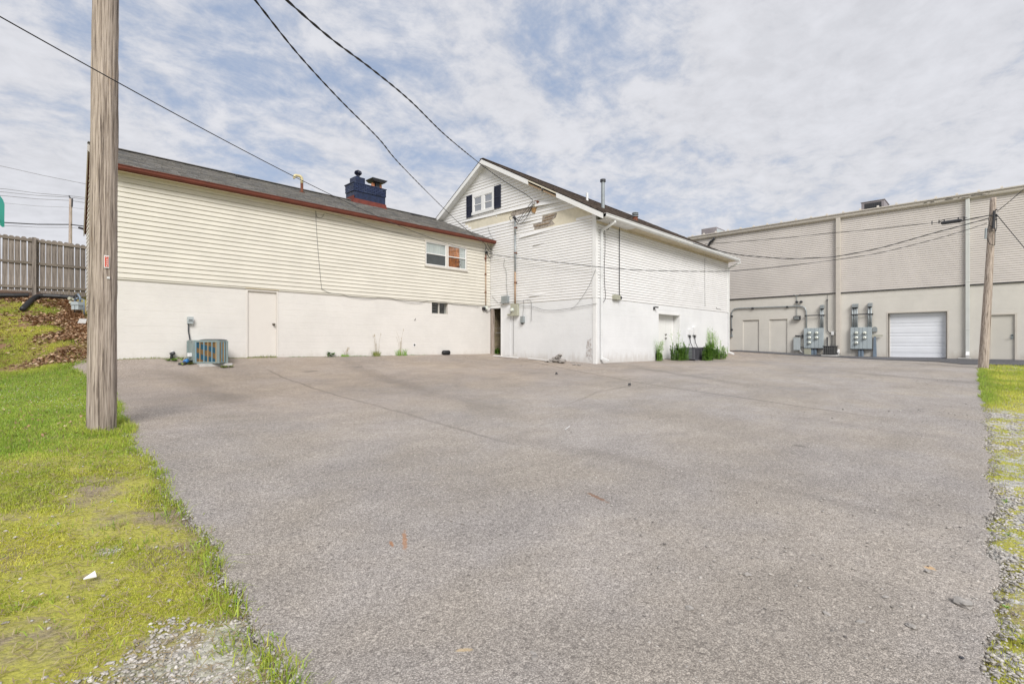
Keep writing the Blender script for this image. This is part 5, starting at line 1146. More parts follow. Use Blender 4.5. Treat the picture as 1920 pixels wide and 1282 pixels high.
# disconnect box by the air conditioner
bx0 = onY(352, 594, LY - 0.1); bx1 = onY(362.5, 607, LY - 0.1); th = thing('disconnect_box', 'small grey electrical box on the cream block wall above the patterned air conditioner', 'electrical box', (bx0.x, LY, bx1.z))
mb = MB(); mb.box(bx0.x, bx1.x, LY - 0.1, LY, bx1.z, bx0.z); mb.build('box_body', 'pale_box', th, bevel=0.006); mb = MB(); mb.box(bx0.x - 0.006, bx1.x + 0.006, LY - 0.115, LY - 0.1, bx1.z + 0.06, bx0.z + 0.005); mb.build('box_cover', 'pale_box', th, bevel=0.004)
mb = MB(); mb.box(bx0.x + 0.02, bx1.x - 0.02, LY - 0.119, LY - 0.115, (bx1.z + bx0.z) / 2 - 0.01, (bx1.z + bx0.z) / 2 + 0.015); mb.build('box_marking', 'charcoal', th)
mb = MB(); cz = H(bx0.x, LY); mb.tube([(bx0.x + 0.03, LY - 0.04, bx1.z), (bx0.x + 0.03, LY - 0.04, cz + 0.75), (bx0.x + 0.06, LY - 0.06, cz + 0.5), (bx0.x + 0.02, LY - 0.08, cz + 0.2)], 0.016, 8); mb.build('conduit', 'charcoal', th, smooth=True)

# patterned air conditioner
ac = atd(390, 682, 13.35); az = H(ac.x, ac.y); ac = Vector((ac.x, ac.y, az)); th = thing('air_conditioner', 'grey air conditioner with blue and orange striped coil behind bars, by the cream door', 'air conditioner', ac)
fwd = Vector((-FW[0], -FW[1], 0)); rgt = Vector((RT[0], RT[1], 0))
sc_ = 13.35 / F
def A_(u, v): return ac + rgt * u + fwd * v         # u to the right, v towards the camera
fp = [(-0.66, -0.20), (-0.319, 0.08), (0.328, 0.10), (0.385, -0.20), (0.05, -0.64), (-0.55, -0.60)]
hz1 = atd(390, 637.5, 13.35).z - az; cab = MB()
def loopz(pts, z, grow=0.0):
    c = Vector((sum(p[0] for p in pts) / len(pts), sum(p[1] for p in pts) / len(pts)))
    return [A_(c.x + (p[0] - c.x) * (1 + grow), c.y + (p[1] - c.y) * (1 + grow)) + Vector((0, 0, z)) for p in pts]
cab.prism(loopz(fp, 0.05, 0.01), loopz(fp, 0.09, 0.01)); cab.prism(loopz(fp, hz1 - 0.055, 0.02), loopz(fp, hz1, 0.02))
for p in fp:
    c = A_(*p); cab.box(c.x - 0.028, c.x + 0.028, c.y - 0.028, c.y + 0.028, c.z + 0.05, c.z + hz1 - 0.02)
wp = lambda a, b, t0, t1, z0, z1, d: (lambda A, B, n: [A.lerp(B, t0) + n * d + Vector((0, 0, z0)), A.lerp(B, t1) + n * d + Vector((0, 0, z0)), A.lerp(B, t1) + n * d + Vector((0, 0, z1)), A.lerp(B, t0) + n * d + Vector((0, 0, z1))])(A_(*a), A_(*b), (A_(*b) - A_(*a)).normalized().cross(Vector((0, 0, 1))).normalized())
cab.add(wp(fp[0], fp[1], 0, 1, 0.08, hz1 - 0.04, 0.0), [(0, 1, 2, 3)]); cab.add(wp(fp[4], fp[5], 0, 1, 0.08, hz1 - 0.04, 0.0), [(0, 1, 2, 3)])
A1, B1 = A_(*fp[1]), A_(*fp[2]); nF = (B1 - A1).normalized().cross(Vector((0, 0, 1)))
cab.prism(wp(fp[1], fp[2], 0.93, 1.02, 0.07, hz1 - 0.04, 0.0), wp(fp[1], fp[2], 0.93, 1.02, 0.07, hz1 - 0.04, -0.03)); cab.prism(wp(fp[2], fp[3], -0.02, 0.10, 0.07, hz1 - 0.04, 0.0), wp(fp[2], fp[3], -0.02, 0.10, 0.07, hz1 - 0.04, -0.03))
cab.build('cabinet', M.setdefault('ac_grey', paint('sage grey cabinet', (0.21, 0.26, 0.255), 0.45, 0.06, 5)), th)
m, t, b = new_mat('striped condenser coil'); p_ = t.coord('Object'); x_, y_, z_ = t.sep(p_)
al = t.math('ADD', t.math('MULTIPLY', x_, RT[0]), t.math('MULTIPLY', y_, RT[1]))
dg = t.math('ADD', t.math('MULTIPLY', z_, 1.0), t.math('MULTIPLY', al, 0.32)); wv = t.math('SINE', t.math('ADD', t.math('MULTIPLY', dg, 22.0), t.math('MULTIPLY', t.noise(p_, 4, 3), 2.0)))
cc_ = t.mix(t.ramp(wv, -0.15, 0.25), (0.025, 0.095, 0.15, 1), (0.20, 0.12, 0.05, 1)); fn = t.math('FRACT', t.math('MULTIPLY', z_, 60)); cc_ = t.mix(t.math('MULTIPLY', t.ramp(fn, 0.4, 0.6), 0.25), cc_, (0.03, 0.03, 0.03, 1))
t.link(cc_, b.inputs['Base Color']); b.inputs['Roughness'].default_value = 0.5; b.inputs['Metallic'].default_value = 0.3; M['coil'] = m
fi = [(p[0] * 0.95, -0.29 + (p[1] + 0.29) * 0.95) for p in fp]; mb = MB(); mb.prism(loopz(fi, 0.08), loopz(fi, hz1 - 0.06)); mb.build('coil', 'coil', th)
for (a, b_, n_) in ((fp[1], fp[2], 6), (fp[2], fp[3], 6), (fp[3], fp[4], 6)):
    Aa, Bb = A_(*a), A_(*b_)
    for k in range(n_):
        c = Aa.lerp(Bb, (k + 0.45) / n_); mb = MB(); mb.box(c.x - 0.009, c.x + 0.009, c.y - 0.009, c.y + 0.009, c.z + 0.08, c.z + hz1 - 0.04)
        mb.build('guard_bar', M.setdefault('bar_a', paint('pale blue bar', (0.24, 0.38, 0.46), 0.4, 0.05, 5)) if k % 2 == 0 else M.setdefault('bar_b', paint('tan bar', (0.42, 0.30, 0.16), 0.4, 0.05, 5)), th)
mb = MB(); cc2 = A_(-0.03, -0.3); mb.tube([cc2 + Vector((0, 0, hz1)), cc2 + Vector((0, 0, hz1 + 0.015)), cc2 + Vector((0, 0, hz1 + 0.03))], [0.34, 0.30, 0.2], 20); mb.build('fan_cover', 'charcoal', th)
mb = MB(); cc3 = A_(-0.02, -0.28); mb.box(cc3.x - 0.42, cc3.x + 0.36, cc3.y - 0.38, cc3.y + 0.5, az - 0.1, az + 0.04); tag(mb.build('concrete_pad', 'concrete', base=(cc3.x, cc3.y, az), bevel=0.01), 'thin concrete pad under the patterned air conditioner', 'concrete pad')
# hose tap, lines and blue wrapped fitting beside it
q0 = atd(322, 678, 13.3); q0.z = H(q0.x, q0.y); th = thing('hose_tap', 'dark upright tap with a white top in the weeds left of the patterned air conditioner', 'tap', q0)
mb = MB(); mb.tube([q0, q0 + Vector((0.0, 0, 0.10)), q0 + Vector((0.02, 0, 0.16))], [0.045, 0.035, 0.04], 10); mb.tube([q0 + Vector((-0.03, 0, 0.12)), q0 + Vector((0.05, -0.02, 0.18)), q0 + Vector((0.03, 0, 0.2))], [0.05, 0.045, 0.03], 8); mb.build('tap_body', 'charcoal', th, smooth=True)
mb = MB(); mb.disc(q0 + Vector((0.02, 0, 0.2)), (0, 0, 1), 0.04, 0.025, 10); mb.build('tap_cap', 'white_plastic', th)
q1 = atd(345, 678, 13.0); q1.z = H(q1.x, q1.y) + 0.05; q2 = A_(-0.42, 0.0) + Vector((0, 0, 0.10)); th = thing('refrigerant_line', 'dark wrapped pipe with a blue joint entering the left side of the patterned air conditioner', 'pipe', q1)
mb = MB(); mb.tube([q1 + Vector((-0.12, 0.03, -0.03)), q1, q1.lerp(q2, 0.5) + Vector((0, 0, 0.02)), q2], 0.035, 8); mb.build('wrapped_pipe', 'charcoal', th, smooth=True)
mb = MB(); mb.tube([q1.lerp(q2, 0.12) + Vector((0, 0, 0.03)), q1.lerp(q2, 0.4) + Vector((0, 0, 0.05))], 0.055, 10); mb.build('blue_joint', 'blue_wrap', th, smooth=True)
mb = MB(); c = A_(-0.50, -0.05) + Vector((0, 0, 0.22)); mb.box(c.x - 0.07, c.x + 0.05, c.y - 0.05, c.y + 0.05, c.z, c.z + 0.1); tag(mb.build('valve_box', 'white_plastic', base=c, bevel=0.01), 'small white box on the left side of the patterned air conditioner', 'valve box')
# black object at the wall foot right of the basement window
v = onY(836.5, 662, LY - 0.12); v.z = H(v.x, v.y); mb = MB(); th = thing('black_roll', 'short black roll lying at the foot of the cream wall below the basement window', 'roll', v)
mb.tube([v + Vector((-0.17, 0, 0.09)), v + Vector((-0.15, 0, 0.09)), v + Vector((0.15, 0, 0.09)), v + Vector((0.17, 0, 0.09))], [0.06, 0.085, 0.085, 0.06], 14); mb.build('roll_body', 'dark', th, smooth=True)
mb = MB()
for k in range(-3, 4): mb.tube([v + Vector((k * .042 - .008, 0, .09)), v + Vector((k * .042 + .008, 0, .09))], 0.092, 14)
mb.build('roll_rib', 'dark', th)
# crack marks: a hook on the wall
hk = onY(778, 600, LY - 0.03); mb = MB(); mb.tube([hk + Vector((0, 0.03, 0)), hk, hk + Vector((0.03, 0, 0.06))], 0.01, 5); tag(mb.build('wall_hook', 'charcoal', base=hk), 'tiny dark hook on the pale block wall left of the basement window', 'hook')

# ================================================================ WALL EQUIPMENT: white building gable side
mast('service_mast', 'tall grey and rusty brown conduit up the middle of the white gable wall', 'X', GX - 0.07, 965.8, 412, 570, 0.032, segs=((0.38, 'rust_tan'), (0.44, 'grey_metal'), (0.18, 'grey_metal')))
loops('drip_loops', 'tangle of dark cables from the torn gable siding down to the conduit head', GX - 0.16, [[(998, 374), (999, 382), (992, 392), (985, 402), (975, 414), (969, 412)], [(1003, 379), (998, 388), (992, 400), (982, 415), (972, 420), (967, 414)], [(998, 378), (990, 388), (978, 405), (970, 418), (964, 410)], [(969, 410), (975, 406), (988, 404), (995, 392), (1002, 381)], [(960, 405), (955, 408), (958, 415)], [(966, 410), (973, 412), (978, 405)]], 0.010, plane='X')
mb = MB(); e = onX(1009, 379, GX - 0.05); mb.disc(e, (-1, 0, 0), 0.05, 0.05, 10); mb.tube([e, e + Vector((-0.1, 0.06, 0.05)), e + Vector((-0.1, 0.14, 0.02))], 0.012, 6); tag(mb.build('cable_anchor', 'rust', base=e), 'rusty cable anchor hook on the gable siding right of the cable tangle', 'anchor')
def wallbox(name, label, cat, x0, x1, y0, y1, X, d, m, plane='X', bevel=0.008):
    f = (lambda a, b: onX(a, b, X - d)) if plane == 'X' else (lambda a, b: onY(a, b, X - d))
    a = f(x0, (y0 + y1) / 2); b = f(x1, (y0 + y1) / 2); z1 = f((x0 + x1) / 2, y0).z; z0 = f((x0 + x1) / 2, y1).z; th = thing(name, label, cat, (a + b) / 2)
    mb = MB()
    if plane == 'X': mb.box(X - d, X, min(a.y, b.y), max(a.y, b.y), z0, z1)
    else: mb.box(min(a.x, b.x), max(a.x, b.x), X - d, X, z0, z1)
    mb.build('box_body', m, th, bevel=bevel)
    mb = MB()
    if plane == 'X': mb.box(X - d - 0.012, X - d, min(a.y, b.y) - 0.004, max(a.y, b.y) + 0.004, z0 - 0.004, z1 + 0.004)
    else: mb.box(min(a.x, b.x) - 0.004, max(a.x, b.x) + 0.004, X - d - 0.012, X - d, z0 - 0.004, z1 + 0.004)
    mb.build('box_cover', m, th, bevel=0.003); return th, a, b, z0, z1
wallbox('junction_box', 'square grey box over the dark passage on the white gable wall', 'electrical box', 940, 951, 555, 568, GX, 0.14, 'grey_metal')
loops('wall_wire', 'thin wire from a small hook down to the square grey box on the gable', GX - 0.05, [[(946, 486), (945, 492), (945, 499), (949, 508), (949.5, 530), (951.5, 556)]], 0.007, 'grey_wire', 'X')
th, a, b, z0, z1 = wallbox('electric_meter', 'grey meter cabinet with round meter at the foot of the gable conduit', 'electric meter', 957.5, 969.5, 570, 592, GX, 0.13, 'beige_box')
c = onX(961, 581, GX - 0.14); mb = MB(); mb.disc(c + Vector((0.02, 0, 0)), (-1, 0, 0), 0.085, 0.03, 18); mb.build('meter_ring', 'pale_box', th); mb = MB(); mb.tube([c, c - Vector((0.07, 0, 0)), c - Vector((0.085, 0, 0))], [0.068, 0.066, 0.05], 18); mb.build('meter_dome', 'meter_glass', th)
mb = MB(); e = onX(952, 590, GX - 0.1); mb.tube([e, onX(958, 590, GX - 0.1)], 0.04, 8); mb.build('side_hub', 'beige_box', th)
mb = MB(); mb.tube([onX(962.5, 592, GX - 0.03), onX(962.5, 664, GX - 0.03)], 0.008, 6); tag(mb.build('ground_wire', 'grey_wire', base=onX(962.5, 664, GX)), 'straight grey ground wire below the gable meter cabinet', 'wire')
th, a, b, z0, z1 = wallbox('telephone_box', 'small upright dark grey box on the white block wall right of the meter', 'telephone box', 975.8, 981, 593, 605, GX, 0.10, 'grey_metal')
mb = MB(); mb.tube([onX(978.5, 605, GX - .06), onX(978.5, 608, GX - .06)], [0.05, 0.02], 8); mb.build('cable_entry', 'charcoal', th)
loops('wall_wire', 'thin wire dropping to the small upright box and its loop', GX - 0.04, [[(981.5, 562), (982, 575), (980.5, 588), (981, 594)], [(981, 596), (983, 604), (980, 608)]], 0.006, 'grey_wire', 'X')
loops('wall_wire', 'long sagging wire across the white block wall to the corner', GX - 0.05, [[(953, 568), (970, 565), (990, 562), (995, 564), (996.5, 572), (996, 602)], [(968, 570), (982, 574), (995, 574), (1006, 577), (1020, 581), (1040, 581.5), (1062, 579), (1090, 574), (1119, 569)]], 0.008, 'grey_wire', 'X')
loops('wall_wire', 'thin wire slanting down from the corner post across the white siding', GX - 0.045, [[(1117, 505), (1111, 520), (1106, 533), (1099, 545), (1090, 559), (1080, 572), (1070, 580)]], 0.005, 'grey_wire', 'X')
loops('wall_wire', 'thin wire on the gable siding just above the red gutter end', GX - 0.04, [[(915, 425), (917, 433), (921, 442), (927, 452)]], 0.005, 'grey_wire', 'X')
loops('wall_wire', 'thin wire curling down beside the red gutter end to the passage', GX - 0.04, [[(923, 555), (928, 562), (934, 567), (940, 568), (945, 571)]], 0.006, 'grey_wire', 'X')
# ================================================================ WALL EQUIPMENT: white building long side
loops('wall_wire', 'black wire from under the soffit down beside the corner downspout', RY - 0.05, [[(1143, 418, -.2), (1142, 427), (1139, 431), (1135, 427), (1133.5, 430), (1134.5, 445), (1134.5, 470), (1133.3, 500), (1134, 535), (1135.5, 550), (1135, 560), (1132, 565), (1127, 568)]], 0.008, 'wire')
mb = MB(); a = onY(1161.5, 424, RY - 0.05); b = onY(1158, 553, RY - 0.05); mb.tube([a, (a.x, a.y, b.z)], 0.014, 8); th = thing('lamp_conduit', 'thin dark conduit down the white siding to the old beige lamp box', 'conduit', (a.x, a.y, b.z)); mb.build('conduit_pipe', 'charcoal', th, smooth=True)
mb = MB(); mb.tube([a, a + Vector((0.03, -0.1, 0.06))], 0.03, 6); mb.tube([a, a + Vector((0.05, -0.05, -0.02)), a + Vector((0.08, -0.1, 0.08))], 0.008, 5); mb.build('conduit_head', 'rust', th)
th, a, b, z0, z1 = wallbox('wall_lamp', 'old beige lamp box with a dark end on the white siding near the corner', 'lamp', 1151.5, 1163.5, 553, 561.5, RY, 0.10, 'beige_box', 'Y')
mb = MB(); c = onY(1166, 557.5, RY - 0.07); mb.tube([(b.x - 0.02, RY - 0.06, (z0 + z1) / 2), (b.x + 0.08, RY - 0.06, (z0 + z1) / 2)], 0.065, 10); mb.build('lamp_socket', 'charcoal', th)
mb = MB(); a = onY(1226, 578, RY - 0.02); th = thing('security_light', 'small black wall light on the white block wall left of the double doors', 'light', a)
mb.box(a.x - 0.03, a.x + 0.04, RY - 0.05, RY, a.z - 0.06, a.z + 0.06); mb.build('light_base', 'dark', th, bevel=0.006); mb = MB(); mb.bar(a + Vector((0, -0.04, 0.05)), a + Vector((0.14, -0.12, 0.04)), 0.07, 0.05); mb.build('light_head', 'dark', th, bevel=0.006)
mb = MB(); a = onY(1161, 561, RY - 0.03)
loops('wall_wire', 'faint wire hanging down the far part of the white siding', RY - 0.03, [[(1325, 473, -.3), (1322, 480), (1321.5, 490), (1321.5, 530), (1322, 575)]], 0.006, 'grey_wire')
th = thing('loose_siding_clip', 'small dark bent strip on the lowest white siding near the far corner', 'strip', onY(1345, 579, RY - 0.02)); mb = MB(); mb.tube([onY(1343, 576, RY - .04), onY(1344.5, 579, RY - .03), onY(1352, 580, RY - .03)], 0.008, 5); mb.build('bent_strip', 'charcoal', th)
for (x0, x1, y0, y1, lab) in ((1293, 1298.5, 618, 628, 'shorter of the two white boxes on the wall above the overgrown air conditioner'), (1301.5, 1308, 613.5, 628, 'taller of the two white boxes on the wall above the overgrown air conditioner')):
    th, a, b, z0, z1 = wallbox('disconnect_box', lab, 'electrical box', x0, x1, y0, y1, RY, 0.10, 'white_plastic', 'Y')
    th['group'] = 'white disconnect boxes'; xm2 = (a.x + b.x) / 2
    mb = MB(); mb.tube([(xm2, RY - 0.05, z0), (xm2, RY - 0.05, z0 - 0.14)], 0.03, 8); mb.tube([(xm2, RY - 0.05, z0 - 0.12), (xm2 + 0.04, RY - 0.06, z0 - 0.35), (xm2 + 0.1, RY - 0.15, z0 - 0.62)], 0.016, 8); mb.build('conduit', 'charcoal', th, smooth=True)
# air conditioner in the weeds
c0 = onY(1302, 673, RY - 0.85); c0.z = H(c0.x, c0.y); th = thing('air_conditioner', 'dark grey air conditioner half hidden by weeds beside the white double doors', 'air conditioner', c0)
X0, X1_, Y0, Y1_ = c0.x, c0.x + 1.9, c0.y, c0.y + 0.62; zt = onY(1302, 651.5, RY - 0.85).z
mb = MB(); mb.box(X0 + 0.03, X1_ - 0.03, Y0 + 0.03, Y1_ - 0.03, c0.z, zt - 0.05); mb.build('grille_core', 'charcoal', th)
mb = MB(); mb.box(X0, X1_, Y0, Y1_, zt - 0.05, zt); mb.box(X0, X1_, Y0, Y1_, c0.z, c0.z + 0.05); mb.box(X0, X0 + 0.02, Y0 + 0.05, Y1_, c0.z, zt)
mb.box(X0, X0 + 0.08, Y0, Y0 + 0.05, c0.z, zt); mb.box((X0 + X1_) / 2 - 0.25, (X0 + X1_) / 2 + 0.25, Y0, Y0 + 0.03, c0.z, zt)
for k in range(5): mb.box(X0 + 0.16 + k * 0.13, X0 + 0.19 + k * 0.13, Y0, Y0 + 0.02, c0.z, zt)
mb.build('cabinet', M.setdefault('ac_dark', paint('dark grey cabinet', (0.11, 0.11, 0.125), 0.5, 0.08, 5)), th, bevel=0.004)
mb = MB()
for k in range(8): mb.box(X0 - 0.006, X0, Y0 + 0.12, Y1_ - 0.06, c0.z + 0.1 + k * 0.06, c0.z + 0.13 + k * 0.06)
mb.build('louvres', 'grey_metal', th)

# ================================================================ WAREHOUSE EQUIPMENT
def meterbank(label, x0, x1, y0, y1, cols, meters, legs):
    d = 0.17; a = onX(x0, 634, BX - d); b = onX(x1, 634, BX - d); z1 = onX((x0 + x1) / 2, y0, BX - d).z; z0 = onX((x0 + x1) / 2, y1, BX - d).z
    th = thing('meter_bank', label, 'meter bank', (BX, (a.y + b.y) / 2, z0), 'meter banks on the warehouse wall')
    ya, yb_ = a.y, b.y       # ya (left in the picture) > yb_
    for (t0, t1) in cols:
        mb = MB(); mb.box(BX - d - random.uniform(0, 0.015), BX, ya + (yb_ - ya) * t1 + 0.004, ya + (yb_ - ya) * t0 - 0.004, z0, z1); mb.build('cabinet_door', 'panel_grey', th, bevel=0.008)
    mb = MB(); mb.box(BX - d - 0.03, BX, yb_ - 0.01, ya + 0.01, z0 - 0.035, z0 - 0.002); mb.build('base_rail', 'charcoal', th)
    for (mx, my) in meters:
        c = onX(mx, my, BX - d - 0.02); k = MB(); k.disc(c + Vector((0.03, 0, 0)), (-1, 0, 0), 0.10, 0.045, 18); mm = k.build('meter_ring', 'grey_metal', th)
        k = MB(); k.tube([c - Vector((0.01, 0, 0)), c - Vector((0.09, 0, 0)), c - Vector((0.11, 0, 0))], [0.08, 0.075, 0.05], 18); k.build('meter_dome', 'meter_glass', mm)
        k = MB(); k.disc(c - Vector((0.108, 0, 0.03)), (-1, 0, 0), 0.022, 0.004, 8); k.build('meter_dial', 'charcoal', mm)
    for (lx0, lx1, ly) in legs:
        a_ = onX(lx0, 655, BX - 0.13); b_ = onX(lx1, 655, BX - 0.13); k = MB(); k.box(BX - 0.15, BX - 0.02, b_.y, a_.y, H(BX, b_.y) - 0.05, z0 - 0.03); k.build('riser', 'blue_pipe', th, bevel=0.02)
    return th, ya, yb_, z0, z1
meterbank('pale grey bank of five round meters above the black air conditioner', 1507, 1543.5, 615, 652.5, ((0, .19), (.19, .37), (.37, .56), (.56, .75), (.75, 1)), ((1518, 624), (1518, 633), (1518, 642), (1531.5, 624), (1531.5, 633)), ((1520.5, 1525.5, 0), (1526.5, 1531, 0)))
meterbank('pale grey bank of five round meters left of the white roll up door', 1594.5, 1634.5, 613.5, 654, ((0, .19), (.19, .41), (.41, .58), (.58, .78), (.78, 1)), ((1606, 624), (1606, 633), (1606, 642.5), (1621.5, 624), (1621.5, 633)), ((1609, 1613.5, 0), (1614.5, 1619, 0)))
def weatherheads(label, xs, yt, yb2, heads):
    b = onX(xs[0], yb2, BX - 0.09); th = thing('conduit_risers', label, 'conduit', b)
    for x in xs:
        a = onX(x, yb2, BX - 0.09); z1 = onX(x, yt + 7, BX - 0.09).z; mb = MB(); mb.tube([a, (a.x, a.y, z1)], 0.045, 10); mb.build('conduit_pipe', 'grey_metal', th, smooth=True)
    for (x0, x1) in heads:
        a = onX(x0, yt, BX - 0.2); c = onX(x1, yt, BX - 0.2); zt = a.z; zl = onX(x0, yt + 7.5, BX - 0.2).z; mb = MB(); mb.prism([(BX - 0.02, a.y, zl), (BX - 0.2, a.y, zl), (BX - 0.2, a.y, zt - 0.05), (BX - 0.02, a.y, zt)], [(BX - 0.02, c.y, zl), (BX - 0.2, c.y, zl), (BX - 0.2, c.y, zt - 0.05), (BX - 0.02, c.y, zt)]); mb.build('weatherhead', 'grey_metal', th, bevel=0.01)
        mb = MB(); mb.box(BX - 0.17, BX - 0.05, min(a.y, c.y) + 0.02, max(a.y, c.y) - 0.02, zl - 0.03, zl + 0.001); mb.build('head_opening', 'dark', th)
    return th
weatherheads('pair of grey conduits with a weatherhead over the left meter bank', (1539, 1542.5), 571, 615, ((1537.5, 1544.5),))
weatherheads('three grey conduits with a weatherhead over the right meter bank', (1598.5, 1602.8, 1606.5), 569, 614, ((1597, 1608.5),))
weatherheads('two grey conduits with a weatherhead beside the roll up door', (1628.5, 1633), 567.5, 614, ((1626.5, 1635),))
for (x0, x1, y, lab) in ((1509, 1546, 591.8, 'left horizontal metal strut across the conduits on the warehouse wall'), (1595.5, 1637, 589.8, 'right horizontal metal strut across the conduits on the warehouse wall')):
    a = onX(x0, y, BX - 0.15); c = onX(x1, y, BX - 0.15); mb = MB(); mb.box(BX - 0.16, BX - 0.135, c.y, a.y, a.z - 0.025, a.z + 0.025)
    for k in (0.03, 0.97): yy_ = a.y + (c.y - a.y) * k; mb.box(BX - 0.135, BX, yy_ - 0.02, yy_ + 0.02, a.z - 0.02, a.z + 0.02)
    tag(mb.build('strut', 'charcoal', base=a), lab, 'strut')
# wide swept conduit
P_ = [(1371.5, 631), (1371.5, 590), (1373, 583), (1377, 579.5), (1384, 578), (1440, 576), (1495, 574), (1504, 574.5), (1509, 577), (1511.5, 583), (1512, 592), (1512, 615)]
Q_ = [onX(x, y, BX - 0.06) for x, y in P_]; th = thing('swept_conduit', 'long dark conduit bending over the two blocked doorways to the left meter bank', 'conduit', Q_[-1]); mb = MB(); mb.tube(Q_, 0.032, 10); mb.build('conduit_pipe', 'grey_metal', th, smooth=True)
for x, y in ((1372, 593), (1411, 578), (1476, 575.5), (1372, 618)):
    c = onX(x, y, BX - 0.06); mb = MB(); mb.box(BX - 0.1, BX, c.y - 0.05, c.y + 0.05, c.z - 0.05, c.z + 0.05); mb.build('pipe_strap', 'charcoal', th)
mb = MB(); c = onX(1371.5, 629, BX - 0.08); mb.box(BX - 0.12, BX, c.y - 0.06, c.y + 0.06, c.z - 0.08, c.z + 0.05); mb.build('end_fitting', 'grey_metal', th, bevel=0.01)
# floodlight
c = onX(1493, 596, BX - 0.2); th = thing('floodlight', 'dark floodlight under a thin conduit between the blocked doorways and meters', 'floodlight', c)
mb = MB(); a = onX(1487.5, 592, BX - 0.25); b = onX(1499.5, 592, BX - 0.25); zl = onX(1493, 599.5, BX - 0.25).z; mb.prism([(BX - 0.02, a.y, a.z), (BX - 0.28, a.y, a.z - 0.03), (BX - 0.18, a.y, zl), (BX - 0.02, a.y, zl)], [(BX - 0.02, b.y, a.z), (BX - 0.28, b.y, a.z - 0.03), (BX - 0.18, b.y, zl), (BX - 0.02, b.y, zl)]); mb.build('lamp_housing', 'charcoal', th, bevel=0.01)
mb = MB(); u0, u1 = a.y - 0.03, b.y + 0.03; mb.add([(BX - 0.285, u0, a.z - 0.05), (BX - 0.285, u1, a.z - 0.05), (BX - 0.193, u1, zl + 0.02), (BX - 0.193, u0, zl + 0.02)], [(0, 1, 2, 3)]); mb.build('lamp_glass', 'pale_box', th)
mb = MB(); c1 = onX(1494, 555, BX - 0.05); c2 = onX(1494, 592, BX - 0.05); mb.tube([c1, (c1.x, c1.y, c2.z)], 0.015, 6); mb.tube([c1, (c1.x, c1.y + 0.18, c1.z + 0.1)], 0.012, 5); mb.tube([c1, (c1.x, c1.y - 0.2, c1.z + 0.1)], 0.012, 5); mb.build('conduit', 'grey_metal', th)
mb = MB(); c3 = onX(1494, 566.3, BX - 0.06); c4 = onX(1502.5, 566, BX - 0.06); mb.disc(c3 + Vector((.05, 0, 0)), (-1, 0, 0), 0.065, 0.1, 10); mb.disc(c4 + Vector((.03, 0, 0)), (-1, 0, 0), 0.065, 0.12, 10); mb.tube([c3, c4], 0.015, 6); mb.build('round_junction', 'charcoal', th)
# thin conduit with small box, feeding the black unit
Q_ = [onX(x, y, BX - 0.05) for x, y in ((1551.5, 553), (1551, 563), (1551, 617), (1552, 621), (1556, 624.5), (1559, 625))]
th = thing('thin_conduit', 'thin conduit dropping to a small white switch above the black air conditioner', 'conduit', Q_[-1]); mb = MB(); mb.tube(Q_[1:], 0.02, 8); mb.build('conduit_pipe', 'charcoal', th, smooth=True); mb = MB(); mb.tube(Q_[:2], 0.01, 5); mb.disc(Q_[1], (0, 0, 1), 0.035, 0.05, 8); mb.build('cable_tail', 'charcoal', th)
a = onX(1558.5, 621.5, BX - 0.1); b = onX(1564, 628, BX - 0.1); mb = MB(); mb.box(BX - 0.11, BX, b.y, a.y, b.z, a.z); mb.build('switch_box', 'white_plastic', th, bevel=0.006)
a = onX(1559.8, 628, BX - 0.06); b = onX(1559.8, 649, BX - 0.06); mb = MB(); mb.tube([a, b], 0.018, 6); c = onX(1551, 632, BX - 0.08); e = onX(1551, 648, BX - 0.12); mb.tube([c, e], 0.035, 8); mb.build('feed_hose', 'charcoal', th)
# black air conditioner
a = onX(1542, 667, BX - 0.95); a2 = onX(1566, 667, BX - 0.95); zt = onX(1554, 649, BX - 0.9).z; zg = H(BX - 0.5, a.y); th = thing('air_conditioner', 'black caged air conditioner on the ground under the left meter bank', 'air conditioner', (BX - 0.5, (a.y + a2.y) / 2, zg))
ya, yb2 = a.y, a2.y; mb = MB(); mb.box(BX - 0.92, BX - 0.28, yb2 + 0.03, ya - 0.03, zg + 0.08, zt - 0.03); mb.build('coil_core', 'dark', th)
mb = MB(); mb.box(BX - 0.95, BX - 0.25, yb2, ya, zt - 0.03, zt + 0.02); mb.box(BX - 0.95, BX - 0.25, yb2, ya, zg + 0.06, zg + 0.10)
mb.build('cabinet', 'charcoal', th, bevel=0.01)
for k in range(5):
    z = zg + 0.14 + k * (zt - zg - 0.18) / 5; mb = MB(); mb.box(BX - 0.96, BX - 0.945, yb2 + 0.01, ya - 0.01, z, z + 0.014); mb.build('guard_bar', 'grey_wire', th)
for k in range(6):
    y = yb2 + (ya - yb2) * (k + 0.5) / 6; mb = MB(); mb.box(BX - 0.965, BX - 0.95, y - 0.006, y + 0.006, zg + 0.1, zt - 0.02); mb.build('guard_bar', 'grey_wire', th)
mb = MB(); mb.box(BX - 1.0, BX - 0.2, yb2 - 0.05, ya + 0.05, zg - 0.02, zg + 0.06); tag(mb.build('concrete_pad', 'concrete', base=(BX - 0.6, (ya + yb2) / 2, zg)), 'pale pad beneath the black caged air conditioner', 'concrete pad')
wallbox('junction_box', 'tall pale grey cabinet on the warehouse wall left of the meter banks', 'electrical box', 1488, 1500, 633, 656, BX, 0.16, 'pale_box')
wallbox('junction_box', 'low beige box at the ground under the left meter bank', 'electrical box', 1508, 1520, 654, 665, BX, 0.22, 'beige_box')
mb = MB(); a = onX(1499, 656, BX - 0.08); mb.tube([a, a + Vector((0, -0.15, -0.16)), onX(1509, 663, BX - 0.08)], 0.03, 8); tag(mb.build('flex_conduit', 'white_plastic', base=a, smooth=True), 'short white flexible conduit below the tall grey cabinet', 'conduit')
